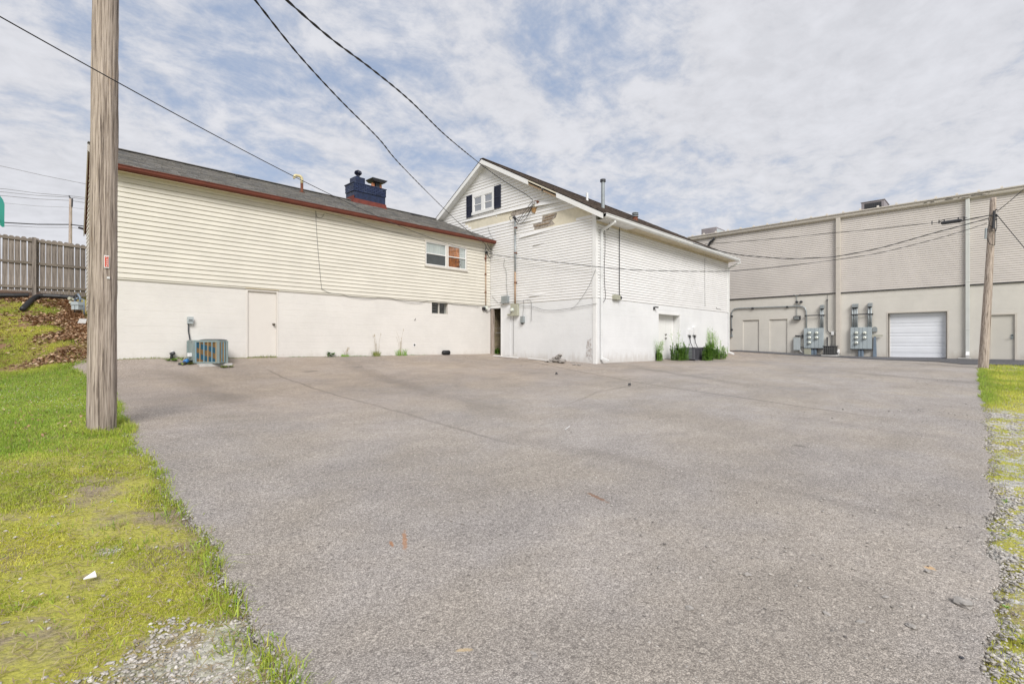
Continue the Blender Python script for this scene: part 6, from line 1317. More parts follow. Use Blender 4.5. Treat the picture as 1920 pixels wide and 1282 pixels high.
mb = MB(); a = onX(1491, 629.5, BX - 0.08); b = onX(1507, 630.5, BX - 0.08); mb.tube([a, a.lerp(b, .5)], 0.04, 8); mb.tube([a.lerp(b, .5), b], 0.02, 8); mb.tube([onX(1504, 627, BX - .1), onX(1504, 634, BX - .1)], 0.03, 6); tag(mb.build('pipe_stub', 'charcoal', base=a), 'short dark pipe stub entering the left side of the left meter bank', 'pipe')
mb = MB(); a = onX(1500, 651, BX - 0.08); b = onX(1508, 651, BX - 0.08); mb.tube([a, b], 0.025, 6); tag(mb.build('pipe_stub', 'charcoal', base=a), 'short level pipe joining the tall grey cabinet and left meter bank', 'pipe')
# channel post, round cover and bar at the right bank
th = thing('channel_post', 'blue grey channel post with a flat bar beside the right meter bank', 'post', onX(1639, 671, BX - 0.05))
a = onX(1637.5, 631, BX - 0.12); b = onX(1642.5, 631, BX - 0.12); mb = MB(); g = H(BX, b.y); mb.prism([(BX - 0.12, b.y - 0.02, g), (BX - 0.02, b.y - 0.02, g), (BX - 0.02, a.y + 0.02, g), (BX - 0.12, a.y + 0.02, g)], [(BX - 0.12, b.y + 0.01, a.z), (BX - 0.02, b.y + 0.01, a.z), (BX - 0.02, a.y - 0.02, a.z), (BX - 0.12, a.y - 0.02, a.z)]); mb.build('channel', 'blue_pipe', th)
a = onX(1635, 629, BX - 0.14); b = onX(1655, 629.5, BX - 0.14); mb = MB(); mb.box(BX - 0.15, BX - 0.1, b.y, a.y, a.z - 0.03, a.z + 0.03); mb.build('flat_bar', 'beige_box', th)
th = thing('round_cover', 'grey rounded cover hanging on the right side of the right meter bank', 'cover', onX(1640, 618, BX - 0.06)); c = onX(1640, 616, BX - 0.1); mb = MB(); n = 14
ring = [(c.y + 0.10 * math.cos(k * math.pi / n), c.z + 0.10 * math.sin(k * math.pi / n)) for k in range(n + 1)] + [(c.y - 0.10, c.z - 0.16), (c.y + 0.10, c.z - 0.16)]
mb.prism([(BX - 0.11, y, z) for y, z in ring], [(BX - 0.02, y, z) for y, z in ring]); mb.build('cover_plate', 'grey_metal', th)
# rooftop units
def rooftop(x0, x1, y0, X, label, dark_):
    a = onX(x0, y0, X); b = onX(x1, y0, X); th = thing('rooftop_unit', label, 'rooftop unit', (X, (a.y + b.y) / 2, zBE + 0.2), 'rooftop units on the warehouse'); zt = onX((x0 + x1) / 2, y0, X).z
    m_ = M.setdefault('roof_unit', paint('weathered rooftop steel', (0.23, 0.21, 0.22), 0.5, 0.12, 3, 0.3, (0.15, 0.1, 0.08)))
    mb = MB(); mb.box(X, X + 1.5, b.y, a.y, zBE + 0.1, zt); mb.build('cabinet', m_, th, bevel=0.015)
    if dark_:
        mb = MB(); mb.box(X - 0.01, X, b.y + 0.12, a.y - 0.14, zBE + 0.3, zt - 0.08); mb.build('coil_face', 'charcoal', th)
        for k in range(8): y = b.y + 0.16 + (a.y - b.y - 0.34) * k / 7; mb = MB(); mb.box(X - 0.03, X - 0.01, y - 0.008, y + 0.008, zBE + 0.3, zt - 0.08); mb.build('guard_bar', 'charcoal', th)
        mb = MB(); mb.box(X - 0.02, X - 0.01, b.y + 0.12, a.y - 0.14, (zBE + zt) / 2 + .1, (zBE + zt) / 2 + 0.12); mb.build('guard_bar', 'charcoal', th)
        mb = MB(); mb.box(X - 0.03, X + 1.53, b.y - 0.03, a.y + 0.03, zt, zt + 0.03); mb.build('unit_lid', m_, th)
    else:
        mb = MB(); mb.box(X + 0.1, X + 1.4, b.y - 0.012, b.y, zBE + 0.4, zt - 0.1); mb.build('side_panel', 'pale_box', th)
rooftop(1315, 1343, 427.5, BX + 2.2, 'plain rooftop unit at the far end of the warehouse roof', False)
rooftop(1615, 1658, 377.5, BX + 1.4, 'dark slatted rooftop unit nearer along the warehouse roof', True)

# ================================================================ FENCE, BANK THINGS
fz = lambda x: H(x, FY)
fence = thing('picket_fence', 'weathered grey wooden fence with dog eared pickets on top of the bank', 'fence', (0.4, FY, fz(0.4)))
zt0 = onY(0, 437.5, FY + 0.05).z; zt1 = onY(160, 459.5, FY + 0.05).z; x_0 = onY(0, 440, FY).x; x_1 = onY(165, 460, FY).x
ftop = lambda x: zt0 + (zt1 - zt0) * (x - x_0) / (x_1 - x_0)
zb0 = onY(0, 545, FY).z; zb1 = onY(160, 551, FY).z; fbot = lambda x: zb0 + (zb1 - zb0) * (x - x_0) / (x_1 - x_0)
print('fence', x_0, x_1, zt0, zt1, zb0, zb1, fz(0), fz(2))
x = -4.0; R_ = random.Random(2); meshes = []
def picket_mesh(h, w_, seed):
    R = random.Random(seed); mb = MB(); prof = [(-w_ / 2, 0), (w_ / 2, 0), (w_ / 2, h - 0.045), (w_ * 0.36, h - 0.012), (w_ * 0.15, h), (-w_ * 0.15, h), (-w_ * 0.36, h - 0.012), (-w_ / 2, h - 0.045)]
    mb.prism([(a, 0, b) for a, b in prof], [(a, 0.018, b) for a, b in prof]); return mb
pms = []
hpk = 1.86
for s in range(5):
    o = picket_mesh(hpk, 0.136 + 0.004 * (s % 3 - 1), s).build('picket', 'fence_wood', fence); pms.append(o)
first = True; k = 0
while x < x_1 + 0.6:
    src = pms[R_.randrange(5)]
    if k < 5: o = pms[k]
    else: o = src.copy(); COL.objects.link(o); o.parent = fence
    o.location = (x - 0.4, 0.045 + R_.uniform(0, 0.004), ftop(x) - hpk - fz(0.4) + R_.uniform(-0.012, 0.012)); o.rotation_euler = (0, R_.uniform(-0.008, 0.008), 0)
    # the picket meshes were written relative to the fence base
    x += 0.1525; k += 1
for o in pms:
    me = o.data; b = Vector((0.4, FY, fz(0.4)))
    for v_ in me.vertices: v_.co += b
for zf in (0.055, 0.50, 0.97):
    prev = -4.0
    for xe in (onY(64, 500, FY).x, x_1 + 0.55):
        z0 = ftop(prev) - 0.10 - (ftop(prev) - fbot(prev) - 0.12) * (zf - 0.055); z1 = ftop(xe) - 0.10 - (ftop(xe) - fbot(xe) - 0.12) * (zf - 0.055)
        mb = MB(); mb.bar((prev, FY + 0.022, z0), (xe, FY + 0.022, z1), 0.04, 0.085); mb.build('rail', 'rail_wood', fence, bevel=0.004); prev = xe
for px in (64, 168):
    c = onY(px, 500, FY).x; mb = MB(); mb.box(c - 0.05, c + 0.05, FY - 0.1, FY, fz(c) - 0.3, ftop(c) - 0.0); mb.build('post', 'fence_wood', fence, bevel=0.006)
mb = MB(); mb.box(-2.05, -1.95, FY - 0.1, FY, fz(-2) - 0.3, ftop(-2)); mb.build('post', 'fence_wood', fence, bevel=0.006)
# shop building with green awning beyond the fence
AW = atd(-40, 400, 34); th = thing('shop_building', 'edge of a shop building far left with a green canvas awning', 'building', (AW.x, AW.y, 3.2))
aw = lambda px, py, d=34: atd(px, py, d)
mb = MB(); P0 = [aw(9, 384, 34), aw(8.5, 427, 34), aw(-90, 460, 33), aw(-90, 395, 33), aw(-90, 330, 34.6), aw(0, 366.5, 34.6), aw(6, 374, 34.3)]
top = [aw(0, 367, 35.6), aw(6, 375, 34.8), aw(8.6, 383, 34.2), aw(8.2, 415, 34.0)]; lft = [aw(-90, 330, 34), aw(-90, 345, 33.2), aw(-90, 352, 32.6), aw(-90, 384, 32.4)]
vs = top + lft; mb.add(vs, [(0, 1, 5, 4), (1, 2, 6, 5), (2, 3, 7, 6)]); mb.build('awning_canopy', 'green_awning', th)
mb = MB()
A3, B3 = aw(8.4, 414.5, 33.95), aw(-90, 383, 32.35)
for k in range(10):
    a = A3.lerp(B3, k / 10); b = A3.lerp(B3, (k + 1) / 10 - 0.01); mb.add([a, b, b - Vector((0, 0, 0.36)), a.lerp(b, 0.5) - Vector((0, 0, 0.46)), a - Vector((0, 0, 0.40))], [(0, 1, 2, 3, 4)])
mb.build('awning_valance', 'green_awning', th)
mb = MB(); mb.add([top[3], lft[3], lft[3] + Vector((0, 1.5, -0.0)), top[3] + Vector((0, 1.5, 0))], [(0, 1, 2, 3)]); mb.build('awning_underside', 'dark', th)
w0 = aw(-16, 400, 36); mb = MB(); mb.box(w0.x - 14, w0.x - 0.2, w0.y + 0.3, w0.y + 8, 3.0, 12.0); mb.build('wall', 'white_block', th)
# drain pipe
g = lambda px, py: onG(px, py)
P_ = [g(42, 584), g(50, 576), g(60, 566), g(70, 560)]; d1_ = onY(80, 553, FY - 0.35); d2_ = onY(115, 556, FY - 0.5); d3_ = onY(140, 557, FY - 0.7)
Q = [p + Vector((0, 0, 0.07)) for p in P_] + [Vector((d.x, d.y, H(d.x, d.y) + 0.09)) for d in (d1_, d2_, d3_)]
S = []
for i in range(len(Q) - 1):
    for j in range(14): S.append(Q[i].lerp(Q[i + 1], j / 14))
S.append(Q[-1]); mb = MB(); mb.tube(S, [0.082 if i % 2 else 0.068 for i in range(len(S))], 12); o = mb.build('drain_pipe', 'dark', base=S[0], smooth=True); tag(o, 'corrugated black drain pipe bending down the bank below the fence', 'pipe')
Q = [onY(-60, 549, FY - 0.25), onY(-10, 550, FY - 0.25), onY(25, 551, FY - 0.25), onY(55, 553, FY - 0.22)]; S = []
for i in range(3):
    for j in range(20): q = Q[i].lerp(Q[i + 1], j / 20); q.z = H(q.x, q.y) + 0.08; S.append(q)
mb = MB(); mb.tube(S, [0.085 if i % 2 else 0.07 for i in range(len(S))], 10); tag(mb.build('drain_pipe', 'dark', base=S[0], smooth=True), 'second black drain pipe lying along the fence foot at the left edge', 'pipe')
# gas meter on the bank by the end wall
gm = onG(147, 588); gm = Vector((gm.x, gm.y, H(gm.x, gm.y))); th = thing('gas_meter', 'grey gas meter with round regulator on the leafy bank beside the near pole', 'gas meter', gm)
k = dep(gm) / F; U = Vector((RT[0], RT[1], 0)); T_ = Vector((-FW[0], -FW[1], 0)); G_ = lambda px, py, d=0.0: atd(px, py, dep(gm)) + T_ * d
def gbox(x0, x1, y0, y1, d0, d1, name, m, taper=1.0):
    mb = MB(); c = [G_(x0, y1, d0), G_(x1, y1, d0), G_(x1, y1, d1), G_(x0, y1, d1)]; e = [G_(x0 + (1 - taper) * 4, y0, d0), G_(x1 - (1 - taper) * 4, y0, d0), G_(x1 - (1 - taper) * 4, y0, d1), G_(x0 + (1 - taper) * 4, y0, d1)]
    mb.prism(c, e); return mb.build(name, m, th, bevel=0.01)
gbox(138.5, 153.5, 566, 572.5, -0.12, 0.14, 'meter_top', 'panel_grey', 0.5); gbox(139.5, 145.5, 572.5, 581, -0.1, 0.12, 'meter_chamber', 'panel_grey'); gbox(146.5, 152.5, 572.5, 581, -0.1, 0.12, 'meter_chamber', 'panel_grey')
mb = MB(); mb.tube([G_(141, 566), G_(140, 561), G_(146, 559)], 0.03, 8); mb.tube([G_(150, 566), G_(150, 557), G_(146, 551)], 0.03, 8); mb.tube([G_(157.5, 590), G_(157.5, 562), G_(150, 560)], 0.02, 8); mb.build('gas_pipe', 'blue_pipe', th, smooth=True)
mb = MB(); c = G_(133, 561); mb.disc(c - T_ * 0.05, T_ + Vector((0, 0, 0.2)), 0.05, 0.12, 14); c = G_(135, 568); mb.disc(c - T_ * 0.05, T_ + Vector((0, 0, 0.2)), 0.045, 0.12, 14); mb.tube([G_(133, 561), G_(140, 562)], 0.025, 8); mb.build('regulator', 'beige_box', th)
mb = MB(); mb.tube([G_(143, 552), G_(142, 563)], 0.035, 8); mb.tube([G_(140, 590), G_(140, 581)], 0.02, 6); mb.build('valve', 'charcoal', th)
# flat stone slab
s0 = onG(155, 605); c = Vector((s0.x, s0.y, H(s0.x, s0.y) + 0.03)); mb = MB(); qs = [onG(145.5, 608), onG(161, 608.5), onG(163, 601.5), onG(149, 601)]
mb.prism([Vector((q.x, q.y, q.z + 0.01)) for q in qs], [Vector((q.x, q.y, q.z + 0.06)) for q in qs]); tag(mb.build('paving_slab', 'concrete', base=c, bevel=0.008), 'loose pale paving slab on the dead leaves beside the near pole', 'slab')

# ================================================================ SMALL THINGS ON THE LOT
def rock(c, sx, sy, sz, seed, rot=0.0, name='rock', m='rubble', label='', cat='rock', group=None, parent=None):
    R = random.Random(seed); bm = bmesh.new(); bmesh.ops.create_icosphere(bm, subdivisions=2, radius=1.0)
    for v_ in bm.verts:
        k_ = 1 + R.uniform(-0.22, 0.22); x_, y_, z_ = v_.co * k_; x_ *= sx; y_ *= sy; z_ *= sz; ca, sa = math.cos(rot), math.sin(rot); v_.co = (x_ * ca - y_ * sa, x_ * sa + y_ * ca, z_)
    me = bpy.data.meshes.new(name); bm.to_mesh(me); bm.free(); me.materials.append(M[m]); o = bpy.data.objects.new(name, me); COL.objects.link(o)
    if parent is not None: o.parent = parent; o.location = Vector(c) - base_of(parent)
    else: o.location = c
    BASE[o.name] = Vector(c)
    if label: tag(o, label, cat, group)
    return o
rp0 = onG(1050, 679.5); th = thing('rubble_pile', 'small heap of broken grey rubble against the white block wall', 'rubble', rp0, None)
for i, (dx_, dy_, dz_, s) in enumerate(((0, 0.1, 0.07, 0.15), (0.02, -0.12, 0.06, 0.13), (-0.08, 0.26, 0.05, 0.12), (0.0, 0.02, 0.19, 0.11), (0.03, -0.05, 0.27, 0.08), (-0.1, -0.26, 0.04, 0.09), (0.02, 0.16, 0.16, 0.08), (-0.12, 0.44, 0.03, 0.08))):
    rock(rp0 + Vector((dx_ - 0.1, dy_, dz_)), s, s * 1.3, s * 0.6, i + 3, i * 0.7, 'rubble_piece', 'rubble', parent=th)
for i, (x, y, s, lab) in enumerate(((1077, 684, 0.055, 'left small rubble piece lying by itself left of the white corner'), (1085, 685, 0.06, 'right small rubble piece lying by itself left of the white corner'), (1072, 681, 0.05, 'small rubble piece against the wall between heap and white corner'))):
    c = onG(x, y); rock(c + Vector((0, 0, s * 0.3)), s * 1.5, s, s * 0.6, 40 + i, i, 'rubble_piece', 'rubble', lab, 'rubble', 'loose rubble pieces near the white corner')
def board(a, b, w_, h_, label, m='white_trim'):
    A = onG(*a); B = onG(*b); mb = MB(); mb.bar(A + Vector((0, 0, h_ / 2 + 0.01)), B + Vector((0, 0, h_ / 2 + 0.01)), w_, h_); return tag(mb.build('fallen_board', m, base=A), label, 'board', 'fallen boards below the gable')
board((926, 667.8), (971, 671.8), 0.10, 0.035, 'left fallen white board on the asphalt below the gable meter'); board((992, 673.2), (1035, 677.8), 0.10, 0.04, 'right fallen white board on the asphalt left of the rubble heap')
# single pebbles one can find in the photograph
peb = [(1805, 1133, 0.045, 'gravel', 'largest flat pale stone on the asphalt near the right gravel edge'), (1402, 1080, 0.02, 'gravel', 'small pale stone on the lower right asphalt'), (1739, 1073, 0.018, 'gravel', 'pale stone just below the tan stain on the right'), (1293, 1143, 0.022, 'gravel', 'cream stone low in the middle right of the asphalt'),
       (1661, 1122, 0.016, 'gravel', 'round grey stone left of the largest flat stone'), (1708, 1177, 0.022, 'gravel', 'tan stone below the largest flat stone'), (1614, 1169, 0.018, 'gravel', 'small tan stone in the lower right asphalt'), (1002, 1237, 0.022, 'rubble', 'upper grey stone of a pair at the bottom centre'), (1000, 1229, 0.016, 'gravel', 'lower pale stone of a pair at the bottom centre'),
       (1803, 1234, 0.011, 'charcoal', 'small black stone at the lower right'), (1550, 1155, 0.018, 'gravel', 'cream chip in the lower right asphalt'), (508, 906, 0.02, 'gravel', 'single pale stone on the left part of the asphalt'), (952, 1127, 0.012, 'gravel', 'pale stone in the lower middle of the asphalt')]
for i, (x, y, s, m_, lab) in enumerate(peb):
    c = onG(x, y); rock(c + Vector((0, 0, s * 0.25)), s * 1.25, s * 0.85, s * 0.5, 60 + i, i * 1.3 + 0.6, 'stone', m_, lab, 'stone', 'loose stones on the asphalt')
# two small twigs near the seam, a white stick, white litter in the grass
for (x, y, lab) in ((1044, 702, 'small dark leaf curl beside the long seam, left one'), (1181, 723, 'small dark leaf curl beside the long seam, right one')):
    c = onG(x, y); mb = MB(); mb.tube([c + Vector((-0.06, 0, 0.01)), c + Vector((-0.01, 0.02, 0.05)), c + Vector((0.05, 0, 0.015))], [0.012, 0.02, 0.008], 6); mb.tube([c, c + Vector((-0.05, -0.05, 0.07))], 0.01, 5); tag(mb.build('dead_leaf', 'charcoal', base=c), lab, 'leaf', 'leaf curls on the asphalt')
A = onG(1060, 806); B = onG(1068, 800); mb = MB(); mb.tube([A + Vector((0, 0, 0.008)), B + Vector((0, 0, 0.008))], 0.006, 6); tag(mb.build('white_stick', 'white_plastic', base=A), 'tiny white stick lying in the middle of the asphalt', 'stick')
c = onG(168, 1087); mb = MB(); mb.prism([c + Vector((-0.03, 0.0, 0.012)), c + Vector((0.03, -0.02, 0.015)), c + Vector((0.028, 0.03, 0.03))], [c + Vector((-0.028, 0.0, 0.020)), c + Vector((0.03, -0.02, 0.022)), c + Vector((0.028, 0.03, 0.038))]); tag(mb.build('paper_scrap', 'white_plastic', base=c), 'white paper scrap lying in the moss at the lower left', 'litter')
# ================================================================ GRASS, GRAVEL, LEAVES, WEEDS
G = np.random.default_rng(21)
def vnoise(x, y, s, seed):
    """smooth value noise, 0..1"""
    R = np.random.default_rng(seed); T = R.random((256, 256)); x = x * s + 1000; y = y * s + 1000
    xi = np.floor(x).astype(int); yi = np.floor(y).astype(int); fx = x - xi; fy = y - yi; fx = fx * fx * (3 - 2 * fx); fy = fy * fy * (3 - 2 * fy)
    a = T[xi % 256, yi % 256]; b = T[(xi + 1) % 256, yi % 256]; c = T[xi % 256, (yi + 1) % 256]; d = T[(xi + 1) % 256, (yi + 1) % 256]
    return (a * (1 - fx) + b * fx) * (1 - fy) + (c * (1 - fx) + d * fx) * fy
def fbm(x, y, s, seed): return (vnoise(x, y, s, seed) + 0.5 * vnoise(x, y, s * 2.1, seed + 1) + 0.25 * vnoise(x, y, s * 4.3, seed + 2)) / 1.75
def blades(name, x, y, h, w_, cols, lean=0.5, z=None):
    n = len(x); z = Hn(x, y) - 0.025 if z is None else z; a = G.uniform(0, 2 * np.pi, n); la = G.uniform(0, 2 * np.pi, n); ll = np.abs(G.normal(0, lean, n)) * h
    bx, by = np.cos(a) * w_ / 2, np.sin(a) * w_ / 2; lx, ly = np.cos(la) * ll, np.sin(la) * ll
    V = np.empty((n, 5, 3)); V[:, 0] = np.stack([x - bx, y - by, z], 1); V[:, 1] = np.stack([x + bx, y + by, z], 1)
    V[:, 2] = np.stack([x - bx * .8 + lx * .35, y - by * .8 + ly * .35, z + h * .55], 1); V[:, 3] = np.stack([x + bx * .8 + lx * .35, y + by * .8 + ly * .35, z + h * .55], 1)
    V[:, 4] = np.stack([x + lx, y + ly, z + h * np.clip(1 - 0.35 * (ll / h) ** 2, 0.4, 1)], 1)
    k = np.arange(n)[:, None] * 5; F_ = np.concatenate([k + [[0, 1, 3]], k + [[0, 3, 2]], k + [[2, 3, 4]]], 0)
    C = np.repeat(np.concatenate([cols, np.ones((n, 1))], 1)[:, None, :], 5, 1)
    return np_mesh(name, V.reshape(-1, 3), F_, 'blade', 'stuff', C.reshape(-1, 4))
def mixc(a, b, f): return np.array(a)[None] * (1 - f[:, None]) + np.array(b)[None] * f[:, None]
def outside(x, y): return (x < lot_left(y) - 0.005) | (y < lot_right(x) - 0.005)
def gcol(x, y, lush):
    n = len(x); f = np.clip(fbm(x, y, 1.3, 5) * 1.6 - 0.4 + G.normal(0, 0.18, n), 0, 1)
    c = mixc((0.36, 0.44, 0.045), (0.76, 0.71, 0.13), f); g = mixc((0.17, 0.32, 0.035), (0.50, 0.60, 0.10), np.clip(G.random(n) * 0.6 + f * 0.4, 0, 1))
    c = c * (1 - lush[:, None]) + g * lush[:, None]
    dead = G.random(n) < 0.10; c[dead] = mixc((0.42, 0.33, 0.18), (0.30, 0.22, 0.12), G.random(dead.sum())); return c * G.uniform(0.8, 1.2, (n, 1))
def lawn():
    parts = []
    # (count, x range, y range)
    for n, x0, x1, y0, y1 in ((190000, -0.25, 1.9, 1.6, 6.5), (150000, -0.4, 1.9, 6.0, 16.6), (120000, -0.8, 2.0, 16.0, 23.6), (190000, -6, -0.3, -3, 23)):
        x = G.uniform(x0, x1, n); y = G.uniform(y0, y1, n) if y0 > 5 else y0 + (y1 - y0) * G.random(n) ** 1.1; parts.append(np.stack([x, y], 1))
    P = np.concatenate(parts); x, y = P[:, 0], P[:, 1]; ok = (x < lot_left(y) - 0.01) | ((y > 15.9) & (x < LX1 - 0.1)); x, y = x[ok], y[ok]
    lush = np.clip((y - 5.2 + (fbm(x, y, 0.9, 3) - 0.5) * 4) / 3.0, 0, 1) * np.clip((17.2 - y) / 1.5, 0.25, 1)
    edge = np.clip(1 - (lot_left(y) - x) / 0.16, 0, 1) * (y < 15.6)
    cover = fbm(x, y, 1.7, 8) + 0.22 * (fbm(x, y, 6, 18) - 0.5); dens = np.clip((cover - 0.37 + 0.32 * lush + 0.08 * edge) / 0.12, 0.05, 1)
    for gx_, gy_, gr_ in GRAVEL: dens = dens * np.clip((np.hypot(x - gx_, y - gy_) / gr_ - 0.55 + (fbm(x, y, 5, 9) - 0.5) * 1.6) / 0.5, 0.06, 1)
    bank = y > 15.8; dens = np.where(bank, dens * np.clip((0.62 - fbm(x, y, 1.2, 77)) * 5 + np.clip((0.9 - x) * 1.2, 0, 0.5), 0.04, 1) * np.clip((LX1 - 0.35 - x) / 0.5 + 0.0, 0.02, 1), dens)
    keep = G.random(len(x)) < dens; x, y, lush, edge = x[keep], y[keep], lush[keep], edge[keep]; n = len(x)
    h = (0.016 + 0.030 * lush * G.uniform(0.5, 1.6, n) + 0.012 * edge + 0.03 * (y > 15.8)) * G.uniform(0.5, 1.5, n); clump = fbm(x, y, 3.0, 30); h *= 0.7 + 0.9 * np.clip(clump - 0.35, 0, 1)
    w_ = 0.0035 + 0.0022 * lush + 0.0012 * np.clip(y / 8, 0, 3) + 0.006 * (x < -0.4)
    blades('lawn_grass', x, y, h, w_, gcol(x, y, np.clip(lush + 0.25 * edge, 0, 1)), 0.7)
lawn()
def tufts():
    """longer clumps: along the lot edge and round the pole"""
    X = []; 
    for _ in range(150):
        yy = 2.0 + 13.5 * G.random() ** 1.5; xx = float(lot_left(np.array([yy]))[0]) - abs(G.normal(0, 0.07)) + 0.01; X.append((xx, yy, 0.045 + 0.045 * G.random(), G.integers(14, 46), 0.05 + 0.03 * G.random()))
    for _ in range(46): a = G.uniform(0, 2 * np.pi); r_ = G.uniform(0.15, 0.42); X.append((pb.x + r_ * np.cos(a) + 0.1, pb.y + r_ * np.sin(a) - 0.1, 0.07, 34, 0.06))
    for _ in range(80): X.append((G.uniform(0, 1.3), G.uniform(2.4, 9), 0.045, 20, 0.05))
    xs, ys, hs, cs, big = [], [], [], [], []
    for (cx, cy, h, k, sp) in X:
        q = G.normal(0, sp, (k, 2)); xs.append(cx + q[:, 0]); ys.append(cy + q[:, 1]); hs.append(h * G.uniform(0.6, 1.5, k)); big.append(np.full(k, 0.3 + 0.7 * G.random()))
    x = np.concatenate(xs); y = np.concatenate(ys); h = np.concatenate(hs); l = np.concatenate(big)
    ok = (x < lot_left(y) + 0.03) ; blades('edge_grass', x[ok], y[ok], h[ok], np.full(ok.sum(), 0.0065), gcol(x[ok], y[ok], l[ok]), 0.85)
tufts()
def right_grass():
    n = 130000; x = 2.0 + 22 * G.random(n) ** 1.35; y = lot_right(x) - 0.02 - G.random(n) ** 1.3 * (2.0 + x * 0.14)
    far = np.clip((x - 13.2) / 1.6, 0, 1); c = fbm(x, y, 1.5, 60) + 0.25 * (fbm(x, y, 5, 61) - .5); dens = np.clip((c - 0.47 + 0.42 * far) / 0.08, 0.0, 1); keep = G.random(n) < dens
    x, y, far = x[keep], y[keep], far[keep]; n = len(x); e = np.clip(1 - (lot_right(x) - y) / 0.5, 0, 1) * far
    h = (0.018 + 0.03 * far + 0.06 * e) * G.uniform(0.5, 1.5, n); ok = y > -3
    blades('verge_grass', x, y, h, np.full(n, 0.0045) + 0.004 * far, gcol(x, y, np.clip(0.1 + e * 1.2, 0, 1)), 0.7)
    n = 46000; x = G.uniform(16.0, 27, n); y = lot_right(x) - 0.05 - G.random(n) * 7; fr2 = np.clip(x - 16.2 + G.normal(0, .2, n), 0, 1); k = G.random(n) < fr2
    x, y = x[k], y[k]; n = len(x); blades('verge_grass', x, y, 0.06 * G.uniform(0.5, 1.6, n), np.full(n, 0.009), gcol(x, y, G.random(n) * 0.7), 0.7)
right_grass()
# gravel stones
_ico = None
def stones(name, x, y, s, m='gravel', zoff=0.0, flat=0.5):
    global _ico
    if _ico is None:
        bm = bmesh.new(); bmesh.ops.create_icosphere(bm, subdivisions=1, radius=1.0); _ico = (np.array([v.co[:] for v in bm.verts]), np.array([[v.index for v in f.verts] for f in bm.faces])); bm.free()
    V0, F0 = _ico; n = len(x); V = V0[None] * (1 + G.normal(0, 0.16, (n, len(V0), 1))); V = V * np.stack([s, s * G.uniform(0.55, 1, n), s * flat * G.uniform(0.6, 1.2, n)], 1)[:, None, :]
    a = G.uniform(0, 2 * np.pi, n); c, q = np.cos(a)[:, None], np.sin(a)[:, None]; X = V[:, :, 0] * c - V[:, :, 1] * q; Y = V[:, :, 0] * q + V[:, :, 1] * c
    t = G.normal(0, 0.25, (n, 1)); Z = V[:, :, 2] + X * t; z = Hn(x, y) + zoff
    P = np.stack([X + x[:, None], Y + y[:, None], Z + z[:, None]], 2).reshape(-1, 3); F_ = (F0[None] + (np.arange(n) * len(V0))[:, None, None]).reshape(-1, 3)
    return np_mesh(name, P, F_, m, 'stuff')
n = 30000; x = 1.7 + 16 * G.random(n) ** 1.9; y = lot_right(x) - 0.0 - G.random(n) ** 1.2 * (1.6 + x * 0.08); c = fbm(x, y, 1.5, 60); k = (G.random(n) < np.clip((0.60 - c) / 0.1, 0.10, 1)) & (x < 15)
x, y = x[k], y[k]; stones('gravel', x, y, 0.006 + 0.010 * G.random(len(x)) ** 2 + 0.0005 * x, zoff=-0.018)
n = 26000; x = G.uniform(-0.1, 1.15, n); y = 1.9 + 5 * G.random(n) ** 1.3; nz = fbm(x, y, 5, 9); pmk = np.zeros(n)
for gx_, gy_, gr_ in GRAVEL: pmk = np.maximum(pmk, np.clip((1.15 - np.hypot(x - gx_, y - gy_) / gr_ - (nz - 0.5) * 2.6) / 0.8, 0, 0.8))
k = (x < lot_left(y) - 0.02) & (G.random(n) < np.maximum(pmk, 0.015)) ; x, y = x[k], y[k]
stones('gravel', x, y, 0.005 + 0.011 * G.random(len(x)) ** 2, zoff=-0.018)
# crumbled grit along both lot edges and loose grit on the asphalt
n = 5200; y = 1.9 + 14 * G.random(n) ** 1.6; x = lot_left(y) + G.normal(-0.005, 0.035, n); x2 = 1.8 + 16 * G.random(n) ** 1.5; y2 = lot_right(x2) + G.normal(0.0, 0.05, n); x = np.concatenate([x, x2]); y = np.concatenate([y, y2])
stones('edge_grit', x, y, 0.005 + 0.009 * G.random(len(x)) ** 2, 'asphalt_stone', -0.004)
n = 5200; q = G.random(n); r_ = 2.2 + 16 * q ** 1.5; an = G.uniform(-0.78, 0.78, n) * 0.99; cx_ = np.tan(an); x = r_ * (FW[0] + cx_ * RT[0]); y = r_ * (FW[1] + cx_ * RT[1]); k = (x > lot_left(y) + 0.05) & (y > lot_right(x) + 0.05) & ((y < RY - 0.1) | (x < GX - 0.1)) & (y < LY - 0.1)
right = G.random(n) < np.clip(0.35 + 0.6 * (cx_ + 1) / 2, 0, 1); k &= right; x, y = x[k], y[k]
stones('loose_grit', x, y, 0.003 + 0.009 * G.random(len(x)) ** 3 + 0.0005 * x, 'asphalt_stone', 0.001)
